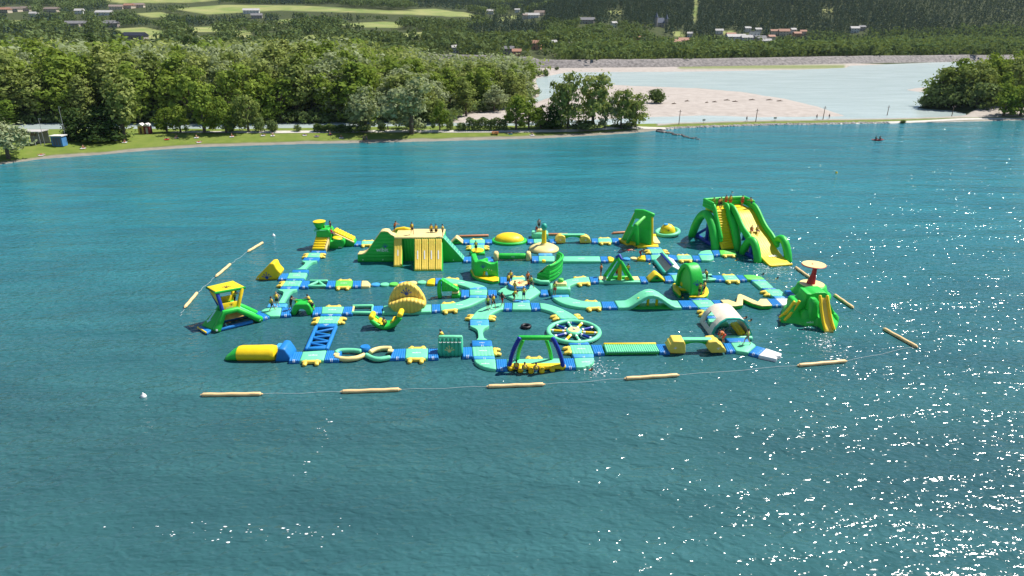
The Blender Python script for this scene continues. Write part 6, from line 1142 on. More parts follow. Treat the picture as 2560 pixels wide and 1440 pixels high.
beam('green beam bridge between yellow blocks in the back row', 3, [(600, 490), (602, 430), (650, 382), (700, 380), (738, 400), (742, 490)], 3, [(942, 490), (948, 395), (1000, 385), (1050, 400), (1085, 430), (1094, 488)], 3, (680, 1010, 368, 440), Yb_, 1.3)
Yb_ = G(7, 2300, 1130, 0.05).y - .2
beam('green beam bridge between yellow blocks in the front row, people at its right end', 7, [(2196, 1132), (2150, 1062), (2178, 1050), (2190, 1010), (2218, 1000), (2235, 962), (2385, 962), (2404, 1000), (2405, 1132)], 8, [(545, 1348), (484, 1275), (510, 1195), (620, 1180), (650, 1215), (680, 1222), (702, 1262), (728, 1268), (752, 1310), (745, 1342)], 8, (68, 592, 1158, 1262), Yb_, 1.5)
# ---- tall climbing frame
BL, BR = G(13, 570, 950, .3), G(13, 1352, 1105, .3); TL, TR = GV(13, 940, 190, BL.y - .3), GV(13, 1352, 285, BR.y + .4); 
tp = thing('climbing_frame', G(13, 1100, 1060, 0), 'tall leaning green climbing wall with window, propped by green legs, yellow edges', 'climbing wall')
bil = lambda s, t: BL.lerp(BR, s).lerp(TL.lerp(TR, s), t); nb = (BR - BL).cross(TL - BL).normalized(); nb = nb if nb.y > 0 else -nb
m = M()
for s0, s1, t0, t1 in ((0, 1, 0, .50), (0, 1, .78, 1), (0, .12, .50, .78), (.40, 1, .50, .78)): prism(m, [bil(s0, t0), bil(s1, t0), bil(s1, t1), bil(s0, t1)], (0, 0, 0), nb * .5, .02)
m.build('panel', 'pvc_green', tp)
for a_, b_ in ((bil(0, 0), bil(0, 1)), (bil(1, 0), bil(1, 1))): bar(tp, 'edge_roll', 'pvc_yellow', [a_ + nb * .4, a_.lerp(b_, .5) + nb * .4, b_ + nb * .4], .2)
bar(tp, 'top_roll', 'pvc_green', [bil(0, 1) + nb * .2, bil(.5, 1.02) + nb * .2 + ZV * .12, bil(.85, 1.02) + nb * .2, bil(1, .98) + nb * .2 + XV * .3], .3)
k0, k1 = GV(13, 1185, 350, BR.y + .3), GV(13, 955, 570, BR.y - 1.2)
bar(tp, 'prop_arm', 'pvc_lime', [k0, k1], [.2, .3]); bar(tp, 'leg', 'pvc_green', [k1, G(13, 735, 1035, .3)], [.3, .26]); bar(tp, 'leg', 'pvc_green', [k1, G(13, 1005, 1085, .3)], [.32, .3])
part(tp, 'base', 'pvc_yellow', lambda m: outline_slab(m, [G(13, a, b, .34) for a, b in [(470, 905), (560, 905), (640, 960), (1000, 965), (1340, 1000), (1390, 790), (1490, 790), (1565, 1130), (1010, 1120), (985, 1085), (870, 1040), (720, 1045), (520, 960)]], .34, .45, .1))
block(tp, 'rung_panel', 'pvc_cream', G(13, 1470, 960, .45), (.9, 3.2, .2), .08)
# ---- saucer
cc = G(3, 2155, 345, .25); tp = thing('saucer_float', cc, 'yellow dome saucer with turquoise rim floating behind the climbing wall', 'saucer'); tl_ = Matrix.Rotation(R_(-7), 3, 'Y') @ Matrix.Rotation(R_(4), 3, 'X')
part(tp, 'rim', 'pvc_turquoise', lambda m: tube(m, [tl_ @ Vector((1.62 * math.cos(i * math.pi / 16), 1.62 * math.sin(i * math.pi / 16), .15)) + cc for i in range(32)], .3, 10, closed=True)); part(tp, 'hull', 'pvc_teal', lambda m: lathe(m, [(.9, -.35), (1.4, -.15), (1.6, .1), (1.2, .12)], cc, 28, tilt=tl_))
part(tp, 'dome', 'pvc_yellow', lambda m: lathe(m, [(1.15, .1), (1.15, .35), (1.0, .85), (.7, 1.2), (.35, 1.38), (.01, 1.42)], cc, 28, tilt=tl_)); part(tp, 'cap', 'pvc_light_blue', lambda m: lathe(m, [(.34, 1.36), (.3, 1.46), (.01, 1.5)], cc + Vector((-.2, 0, .0)), 14, tilt=tl_))
emblem(tp, cc + Vector((-.15, -1.1, .72)), XV, (0, .35, .93), .3, 'print_black')
# ---- swing A-frame
tp = thing('swing_frame', G(3, 1490, 1010, 0), 'green A-frame swing with blue cap and yellow hanging bag', 'swing'); Yq = G(3, 1490, 1015, .2).y; ap = GV(3, 1495, 715, Yq + .5)
part(tp, 'base', 'pvc_turquoise', lambda m: slab(m, [G(3, 1205, 948, ZT), G(3, 1745, 944, ZT)], [G(3, 1205, 1020, ZT), G(3, 1782, 1018, ZT)], .5, 0, 'u', .14))
for a_, b_ in (((1200, 946, 1208, 990), (1300, 946, 1318, 990)), ((1655, 946, 1690, 994), (1742, 944, 1772, 992))): part(tp, 'end_pad', 'pvc_cream', lambda m: slab(m, [G(3, a_[0], a_[1], ZT + .06), G(3, b_[0], b_[1], ZT + .06)], [G(3, a_[2], a_[3], ZT + .06), G(3, b_[2], b_[3], ZT + .06)], .12, 0, 'u', .04))
for x, y in ((1330, 1008), (1665, 1005)): bar(tp, 'leg', 'pvc_green', [G(3, x, y, .3), ap + Vector((0, -.35, 0))], [.25, .19])
for x, y in ((1285, 945), (1600, 955)): bar(tp, 'leg', 'pvc_green', [G(3, x, y, .3), ap + Vector((-.25, .5, .1))], [.24, .18])
bar(tp, 'cap', 'pvc_navy', [ap + Vector((-.35, .5, .12)), ap + Vector((-.05, .2, .5)), ap + Vector((.18, -.3, .05))], .2)
bar(tp, 'hanging_bag', 'pvc_yellow', [ap + Vector((0, -.25, -.1)), ap + Vector((.02, -.3, -1.2)), Vector((ap.x + .02, Yq + .1, .35))], [.12, .24, .26])
bar(tp, 'foot_roll', 'pvc_green', [G(3, 1400, 965, .5), G(3, 1590, 962, .5)], .22); block(tp, 'foot_pad', 'pvc_yellow', G(3, 1595, 975, .55), (.5, .4, .35), .12)
# ---- ridge humps
def hump(lab, R, pts, Y, depth, painted_hole):
    tp = thing('ridge_hump', GV(R, (pts[0][0] + pts[-1][0]) / 2, pts[0][1], Y), lab, 'hump', 'yellow ridge humps'); w_ = pv(R, pts, Y)
    wallp(tp, 'body', 'pvc_green', R, pts, Y, depth, .06); f_ = [p + Vector((0, -.04, .1)) for p in w_]
    part(tp, 'cover', 'pvc_cream' if R == 2 else 'pvc_yellow', lambda m: slab(m, [p + YV * (depth + .08) for p in f_], f_, .2, 0, 'u', .07))
    part(tp, 'painted_hole', 'print_black', lambda m: m.add(pv(R, painted_hole, Y - .02), [(0, 1, 2)]), smooth=False)  # flat black face, the dark inside of the opening painted on
hump('yellow ridge hump right of the swing frame', 3, [(1892, 1022), (1930, 985), (1985, 932), (2010, 928), (2060, 968), (2120, 1018)], G(3, 2000, 1020, .05).y, 1.5, [(1975, 988), (2045, 988), (2008, 958)])
hump('cream ridge hump behind the castle ramp', 2, [(1468, 502), (1500, 470), (1545, 425), (1565, 425), (1610, 462), (1650, 498)], G(2, 1560, 500, .05).y, 1.5, [(1530, 468), (1580, 468), (1555, 450)])
# ---- white ramp
tp = thing('white_ramp', G(14, 800, 650, 0), 'white and turquoise gabled ramp between the two right rows', 'ramp')
A, B, C, D = G(14, 655, 660, .3), G(14, 1140, 635, .3), G(14, 395, 335, .3), G(14, 880, 300, .3); E1, E0 = GV(14, 850, 478, (A.y + B.y) / 2), GV(14, 570, 165, (C.y + D.y) / 2)
part(tp, 'left_slope', simple('pad_beige', (.55, .45, .36), .6, .08, 3), lambda m: prism(m, [A, E1, E0, C], (.0, 0, -.12), (0, 0, .03), .04)); part(tp, 'right_slope', 'pvc_white', lambda m: prism(m, [E1, B, D, E0], (0, 0, -.1), (0, 0, .05), .04))
part(tp, 'gable', 'pvc_teal', lambda m: prism(m, [A - ZV * .4, B - ZV * .4, B, E1 - ZV * .1, A], (0, 0.02, 0), (0, .5, 0), .05)); part(tp, 'back_gable', 'pvc_teal', lambda m: prism(m, [C - ZV * .4, D - ZV * .4, D, E0 - ZV * .1, C], (0, 0, 0), (0, -.4, 0), .05))
bar(tp, 'ridge_roll', 'pvc_navy', [E0 + Vector((-.1, 0, .1)), E1 + Vector((-.1, 0, .12))], .12); bar(tp, 'ridge_roll', 'pvc_turquoise', [E0 + Vector((.12, 0, .2)), E1 + Vector((.12, 0, .2))], .15); bar(tp, 'side_roll', 'pvc_teal', [C - ZV * .1, A - ZV * .1], .3)
lettering(tp, 'wibit', (A + B + E1) / 3 + Vector((.1, -.06, -.1)), XV, ZV, .35)
# ---- green hoop on yellow horseshoe
F0 = G(14, 1360, 1285, .35); e_, n_ = Vector((-.295, .955, 0)), Vector((.955, .295, 0)); hp = [(0, .1), (-.06, 1.2), (.2, 2.25), (.7, 3.05), (1.4, 3.45), (2.2, 3.35), (2.9, 2.75), (3.4, 1.8), (3.6, .1)]
hp = [(q.x, q.y) for q in smooth_poly([Vector((a, b, 0)) for a, b in hp], 4, False)]
tp = thing('hoop_gate', F0, 'tall green hoop gate on a yellow horseshoe float with people beside it', 'hoop'); T = lambda s, z, k: F0 + e_ * s + n_ * k + ZV * (z - .1)
inn = lambda s, z: (1.8 + (s - 1.8) * .8, z * .87)
part(tp, 'hoop', 'pvc_green', lambda m: loft(m, [[T(s, z, 0), T(s, z, .2) + (T(s, z, 0) - T(1.8, 1.5, 0)).normalized() * .06, T(s, z, .7), T(s, z, 1.2) + (T(s, z, 0) - T(1.8, 1.5, 0)).normalized() * .06, T(s, z, 1.4), T(*inn(s, z), 1.4), T(*inn(s, z), 0)] for s, z in hp]))
part(tp, 'web', 'pvc_lime', lambda m: prism(m, [T(*inn(s, z), 0) for s, z in hp[::2]], n_ * .35, n_ * 1.0, .05))
hs = [(862, 950), (905, 925), (965, 935), (1010, 1010), (1110, 1062), (1330, 1090), (1330, 1130), (1130, 1120), (1040, 1085), (1090, 1180), (1098, 1240), (1050, 1255), (960, 1170), (880, 1080)]
for q in (hs, [(1290, 1300), (1340, 1240), (1640, 1260), (1700, 1100), (1690, 1000), (1760, 1000), (1825, 1080), (1842, 1180), (1800, 1270), (1700, 1312)]):
    part(tp, 'float', 'pvc_green', lambda m: outline_slab(m, [G(14, a, b, .35) for a, b in q], .35, .55, .1)); cq = sum((G(14, a, b, .45) for a, b in q), Vector()) / len(q); part(tp, 'float_pad', 'pvc_yellow', lambda m: outline_slab(m, [G(14, a, b, .45).lerp(cq, .05) for a, b in q], .45, .14, .05))
emblem(tp, GV(14, 1525, 940, F0.y - .08), XV, ZV, .75)
cc = G(14, 1145, 1030, .42); m = M(); lathe(m, [(.36 * math.sin(a * math.pi / 12) + .001, .36 - .36 * math.cos(a * math.pi / 12)) for a in range(13)], cc, 20); m.build('play_ball', 'pvc_yellow', label='yellow ball lying on the horseshoe float before the green hoop', cat='ball')
tp = thing('float_rails', G(8, 480, 310, 0), 'two green float rails right of the hoop, a person stepping over', 'frame')
for q in (((405, 278), (540, 268)), ((415, 340), (600, 330)), ((440, 300), (580, 326))): bar(tp, 'rail', 'pvc_turquoise', [G(8, *q[0], .25), G(8, *q[1], .25)], .2)
# ---- humped bridge
tp = thing('humped_bridge', G(7, 1900, 470, 0), 'green humped bridge on yellow posts in the lower right loop', 'bridge')
lf = lambda u, t: 1.45 * math.sin(math.pi * min(max((u - .14) / .78, 0), 1)) ** 1.6
part(tp, 'span', 'pvc_turquoise', lambda m: slab(m, [G(7, a, 392, ZT) for a in (1418, 1700, 2000, 2292)], [G(7, a, 488, ZT) for a in (1472, 1760, 2060, 2352)], .42, 0, 'u', .13, lift=lf))
part(tp, 'base', 'pvc_green', lambda m: slab(m, [G(7, 1560, 430, .22), G(7, 2240, 425, .22)], [G(7, 1600, 492, .22), G(7, 2290, 490, .22)], .4, 0, 'u', .1))
for x in (1745, 1878, 2000): bar(tp, 'post', 'pvc_yellow', [G(7, x, 470, .1), G(7, x, 470, .2) + ZV * (1.15 if x == 1878 else .95)], .16)
lettering(tp, 'wibit', G(7, 1890, 440, ZT) + ZV * 1.47, XV, YV, .9)
# ---- zigzag bridge
zzp = [(672, 606), (780, 603), (890, 640), (912, 535), (945, 524), (1000, 546), (1190, 632), (1222, 592), (1312, 592), (1388, 682), (1250, 690), (1120, 655), (985, 592), (980, 676), (880, 690), (748, 684)]
tp = thing('zigzag_bridge', G(8, 1000, 640, 0), 'yellow topped green zigzag bridge leading to the white corner deck', 'bridge')
part(tp, 'body', 'pvc_green', lambda m: outline_slab(m, [G(8, a, b, .42) for a, b in zzp], .42, .55, .06)); part(tp, 'walk_pad', 'pvc_cream', lambda m: outline_slab(m, [G(8, a, b, .50) for a, b in zzp], .50, .12, .03))
# ---- cream arch tunnel
Yf = G(18, 900, 985, .1).y; d_ = G(18, 395, 665, .2) - G(18, 620, 975, .2); d_.z = 0
out_ = pv(18, [(615, 985), (640, 905), (690, 800), (800, 690), (930, 612), (1070, 600), (1200, 606), (1290, 650), (1380, 780), (1430, 900), (1438, 1000)], Yf); cz = Vector((sum(p.x for p in out_) / len(out_), Yf, .8)); inp = [p.lerp(cz, .10) for p in out_]
tp = thing('arch_tunnel', cz * 1, 'cream arched tunnel with green front edge and side window', 'tunnel'); tp.location.z = 0; WLOC[tp.name] = Vector(tp.location)
sec = lambda k0, k1, i0, i1: (lambda m: loft(m, [[out_[i] + d_ * k0, inp[i] + d_ * k0, inp[i] + d_ * k1, out_[i] + d_ * k1] for i in range(i0, i1)]))
part(tp, 'front_edge', 'pvc_teal', sec(-.03, .03, 0, 11)); part(tp, 'front_arch', 'pvc_pale', sec(.032, .28, 0, 11)); part(tp, 'back_arch', 'pvc_pale', sec(.78, 1.0, 0, 11)); part(tp, 'roof', 'pvc_pale', sec(.28, .78, 3, 11)); part(tp, 'side_rail', 'pvc_pale', sec(.28, .78, 0, 2))
bar(tp, 'front_sill', 'pvc_turquoise', [G(18, 640, 985, .2), G(18, 1425, 1005, .2)], .24)
part(tp, 'slide_lane', 'pvc_yellow', lambda m: slab(m, [G(8, 810, 915, .45), G(8, 905, 900, .75)], [G(8, 945, 1088, .35), G(8, 1015, 1040, .6)], .3, 2, 'u', .12))
# ---- green rock with parasol, rock slides
cc = G(8, 1900, 540, 0); tp = thing('parasol_rock', cc, 'round green rock with yellow top carrying a red post and round parasol', 'play rock'); rt_ = 1.35
Yr = cc.y; zt2 = GV(8, 1930, 385, Yr).z
part(tp, 'rock', 'pvc_green', lambda m: lathe(m, [(2.3, -.1), (2.25, .3), (1.95, .5), (1.75, zt2 - .6), (1.6, zt2 - .12), (1.35, zt2)], cc + Vector((.1, 0, 0)), 26)); part(tp, 'top_pad', 'pvc_cream', lambda m: lathe(m, [(1.38, zt2 - .05), (1.36, zt2 + .05), (.01, zt2 + .08)], cc + Vector((.1, 0, 0)), 26))
zd = GV(8, 1965, 120, Yr).z; pc = Vector((GV(8, 1940, 300, Yr).x, Yr, 0))
part(tp, 'post', 'pvc_red', lambda m: loft(m, [[pc + Vector((r * math.cos(a * math.pi / 6) + dx, r * math.sin(a * math.pi / 6), z)) for a in range(12)] for r, z, dx in ((.5, zt2, -.05), (.42, zt2 + .5, 0), (.28, zt2 + 1.2, .12), (.22, zd - .05, .18))]))
pc2 = GV(8, 1966, 120, Yr); part(tp, 'parasol', 'pvc_red', lambda m: lathe(m, [(1.0, -.1), (1.34, -.06), (1.37, 0), (1.3, .05)], pc2, 32)); part(tp, 'parasol_top', 'pvc_cream', lambda m: lathe(m, [(1.33, .02), (1.3, .075), (.01, .085)], pc2, 32)); emblem(tp, pc2 + ZV * .09, (0, 1, 0), (1, .15, 0), .75, 'print_red')
ob = [G(8, a, b, 0) for a, b in [(1500, 900), (1560, 925), (1700, 942), (1850, 975), (1990, 965), (2110, 1035), (2250, 1035), (2288, 920), (2270, 830), (2150, 760), (1900, 720), (1640, 700), (1560, 740)]]
tp = thing('rock_slide', G(8, 1900, 900, 0), 'green inflated rock with two yellow slides at the right end', 'rock slide'); top = GV(8, 2070, 560, G(8, 2070, 880, 0).y)
rg = []
for z, k in ((-.1, 1), (.3, .98), (.6, .86), (.85, .68), (.95, .4)):
    c_ = sum(ob, Vector()) / len(ob); rg.append([c_ + (p - c_) * k * (1 + .06 * math.sin(i * 2.1 + z * 3)) + ZV * (z + (.2 * math.sin(i * 1.7 + z) if z > 0 else 0)) for i, p in enumerate(ob)])
rg = [smooth_poly(r, 3) for r in rg]; part(tp, 'rock', 'pvc_green', lambda m: loft(m, rg), sharp=80)
Yk = sum(p.y for p in ob) / len(ob) - .2
part(tp, 'crag', 'pvc_green', lambda m: prism(m, smooth_poly(pv(8, [(1690, 920), (1680, 760), (1700, 660), (1740, 640), (1800, 640), (1850, 590), (1868, 525), (1930, 530), (1990, 512), (2080, 508), (2152, 520), (2185, 640), (2240, 760), (2278, 830), (2280, 930), (2200, 960), (2000, 940), (1750, 930)], Yk), 2), (0, 0, 0), (0, 2.0, 0), .35, seg=3), sharp=80)
for x, y, dy, s_ in ((1935, 740, -.5, (1.3, 1.6, 2.6)), (1850, 840, -.5, (1.4, 1.4, 1.7)), (2235, 880, 0, (.9, 1.6, 1.5))): block(tp, 'buttress', 'pvc_green', GV(8, x, y, Yk + dy), s_, .5, 0, .3)
def chute(tl_, tr_, bl_, br_, zt_, zm):
    T0, T1, B0, B1 = G(8, *tl_, zt_), G(8, *tr_, zt_), G(8, *bl_, .15), G(8, *br_, .15)
    md = lambda a, b: [a.lerp(b, i / 8) + ZV * (-zm * math.sin(math.pi * i / 8)) for i in range(9)]
    part(tp, 'slide_lane', 'pvc_gold', lambda m: slab(m, md(T0, B0), md(T1, B1), .25, 2, 'v', .05, .04)); 
    part(tp, 'slide_under', 'pvc_green', lambda m: loft(m, [[p - ZV * .2, q - ZV * .2, q - ZV * 1.0, p - ZV * 1.0] for p, q in zip(md(T0, B0), md(T1, B1))]))
    for a, b in ((T0, B0), (T1, B1)): bar(tp, 'slide_rim', 'pvc_yellow', [p + ZV * .16 for p in md(a, b)], .15)
chute((2048, 572), (2148, 574), (2120, 1040), (2242, 1036), 3.2, .3); chute((1690, 652), (1760, 644), (1490, 868), (1556, 905), 2.35, .2)
block(tp, 'ledge', 'pvc_turquoise', GV(8, 1810, 650, ob[0].y + 2.6), (2.2, 1.2, .35), .15)
lettering(tp, 'wibit', GV(8, 1912, 918, ob[3].y - .12), XV, ZV, .75)
cc = G(8, 1683, 556, .42); m = M(); tube(m, [cc + Vector((.33 * math.cos(i * math.pi / 8), .33 * math.sin(i * math.pi / 8), 0)) for i in range(16)], .06, 8, closed=True); m.build('swim_ring', 'pvc_white', label='small white ring lying on the blue mat by the parasol rock', cat='ring')
# ---- goal frame deck
tp = thing('goal_frame', G(7, 330, 1280, 0), 'deck with blue and green goal frame and a yellow lobed seat edge, three people sitting', 'goal frame')
part(tp, 'deck', 'pvc_turquoise', lambda m: slab(m, [G(6, 2258, 1200, ZT), G(7, 695, 1190, ZT)], [G(6, 2268, 1300, ZT), G(7, 725, 1290, ZT)], .5, 0, 'u', .14))
edge_step(tp, G(7, 180, 1194, ZT), G(7, 430, 1192, ZT), (0, 1, 0))
part(tp, 'seat_pad', 'pvc_yellow', lambda m: slab(m, [G(7, -45, 1262, ZT + .05), G(7, 715, 1256, ZT + .05)], [G(7, -52, 1318, ZT + .05), G(7, 728, 1312, ZT + .05)], .2, 0, 'u', .06))
bar(tp, 'seat_edge', 'pvc_yellow', [G(7, -45, 1315, .3), G(7, 340, 1318, .3), G(7, 725, 1308, .3)], .24)
for x, y in ((-16, 1345), (118, 1368), (265, 1382), (415, 1378), (560, 1358), (695, 1330)): bar(tp, 'seat_lobe', 'pvc_yellow', [G(7, x, y - 40, .28), G(7, x - 2, y + 4, .14)], [.24, .25])
Yp = G(7, 330, 1300, .4).y; Yq = G(7, 330, 1200, .4).y
for l, Y, mt, r in (([(-36, 1312), (-15, 1200), (30, 1060), (105, 915)], Yp, 'pvc_navy', .21), ([(705, 1300), (680, 1190), (630, 1050), (560, 915)], Yp, 'pvc_navy', .21)): bar(tp, 'front_post', mt, smooth_poly([GV(7, a, b, Y) for a, b in l], 4, False), r)
for l in ([(78, 1205), (98, 1080), (150, 945)], [(545, 1198), (522, 1080), (475, 945)]): bar(tp, 'back_post', 'pvc_green', smooth_poly([GV(7, a, b, Yq - .25 * i * .6) for i, (a, b) in enumerate(l)], 4, False), .18)
bar(tp, 'top_beam', 'pvc_green', [GV(7, 98, 912, Yp + .15), GV(7, 565, 910, Yp + .15)], .23)
lettering(tp, 'wibit', G(7, 330, 1262, ZT + .012), XV, YV, .8)
# ---- big wheel
cc = G(7, 856, 828, .25); tp = thing('floating_wheel', cc, 'large turquoise floating wheel with blue and yellow spokes', 'wheel'); rw = 2.62
part(tp, 'rim', 'pvc_turquoise', lambda m: tube(m, [cc + Vector((rw * math.cos(i * math.pi / 24), rw * math.sin(i * math.pi / 24), 0)) for i in range(48)], .24, 10, closed=True))
part(tp, 'hub', 'pvc_turquoise', lambda m: lathe(m, [(.7, -.3), (.85, -.1), (.85, .1), (.72, .24), (.6, .25)], cc, 24)); part(tp, 'hub_pad', 'pvc_cream', lambda m: lathe(m, [(.62, .2), (.6, .28), (.01, .3)], cc, 24)); emblem(tp, cc + ZV * .31, XV, YV, .45)
for k, mt in enumerate('yellow blue yellow turquoise blue yellow blue yellow turquoise blue'.split()):
    a = R_(-8 + 36 * k); d = Vector((math.cos(a), math.sin(a), 0)); sp_ = bar(tp, 'spoke', 'pvc_' + ('navy' if mt == 'blue' else mt), [cc + d * .8, cc + d * (rw - .15)], .14)
    for t in (1.0, 2.1): part(sp_, 'band', 'print_white', lambda m: tube(m, [cc + d * t, cc + d * (t + .16)], .15, 10))
# ---- roller bridge, roller log, tyre
tp = thing('roller_bridge', G(7, 1640, 1060, 0), 'long ribbed turquoise roller bridge with yellow back edge', 'bridge'); 
part(tp, 'base', 'pvc_green', lambda m: slab(m, [G(7, 1262, 1004, .2), G(7, 1990, 998, .2)], [G(7, 1295, 1120, .2), G(7, 2050, 1110, .2)], .4, 0, 'u', .1))
g0, g1, h0, h1 = G(7, 1272, 1008, .36), G(7, 1985, 1002, .36), G(7, 1305, 1112, .36), G(7, 2040, 1102, .36)
for k in range(24): t = (k + .5) / 24; bar(tp, 'roller', 'pvc_turquoise', [g0.lerp(g1, t), h0.lerp(h1, t)], .115, 8)
bar(tp, 'back_edge', 'pvc_yellow', [G(7, 1275, 1000, .42), G(7, 1985, 995, .42)], .14)
tp = thing('roller_log', G(2, 2330, 715, 0), 'green roller log between two yellow knobs in the second row', 'roller log'); y_ = G(2, 2330, 712, .1).y
bar(tp, 'log', 'pvc_green', [Vector((GV(2, x, 680, y_).x, y_ + .2, .5)) for x in (2158, 2250, 2340, 2430, 2500)], .4, 14); lettering(tp, 'wibit', Vector((GV(2, 2340, 680, y_).x, y_ - .21, .56)), XV, ZV, .5)
for x in (2105, 2556): q = GV(2, x, 715, y_); part(tp, 'knob', 'pvc_cream', lambda m: rbox(m, (q.x, y_ + .3, .5), (.8, 1.5, 1.15), .3, taper=.25))
cc = G(7, 195, 752, .14); tp = thing('tyre_tube', cc, 'black rubber inner tube floating inside the front ring', 'inner tube')
part(tp, 'tube', 'pvc_black_rubber', lambda m: tube(m, [cc + Vector((.42 * math.cos(i * math.pi / 12), .42 * math.sin(i * math.pi / 12), 0)) for i in range(24)], .17, 10, closed=True)); bar(tp, 'valve', 'print_black', [cc + Vector((.28, 0, .05)), cc + Vector((.2, 0, .14))], .015, 5)
# ================================================================ PEOPLE
for nm, c in dict(skin_light=(.52, .30, .20), skin_tan=(.36, .185, .11), skin_brown=(.20, .10, .06), cloth_black=(.012, .012, .015), cloth_navy=(.015, .03, .10), cloth_red=(.5, .03, .02), cloth_blue=(.03, .16, .45), cloth_purple=(.12, .02, .22), cloth_teal=(.02, .3, .32), cloth_white=(.7, .7, .68), cloth_grey=(.2, .2, .22), vest_yellow=(.72, .50, .03), vest_lime=(.45, .55, .06), vest_orange=(.62, .16, .03), hair_dark=(.02, .014, .01), hair_brown=(.07, .04, .02), hair_fair=(.32, .22, .10)).items(): simple(nm, c, .6, .06, 6)
def J(**k): return {a: Vector(b) for a, b in k.items()}
STAND = J(pel=(0, 0, .93), che=(0, .01, 1.28), nek=(0, 0, 1.45), hed=(0, .02, 1.58), hipL=(-.09, 0, .90), kneL=(-.10, .02, .49), ankL=(-.11, -.02, .08), toeL=(-.12, .15, .03), hipR=(.09, 0, .90), kneR=(.10, .02, .49), ankR=(.11, -.02, .08), toeR=(.12, .15, .03),
          shoL=(-.18, 0, 1.39), elbL=(-.25, -.02, 1.12), wriL=(-.27, .05, .88), hanL=(-.27, .08, .79), shoR=(.18, 0, 1.39), elbR=(.25, -.02, 1.12), wriR=(.27, .05, .88), hanR=(.27, .08, .79))
def alt(base, **k): d = dict(base); d.update(J(**k)); return d
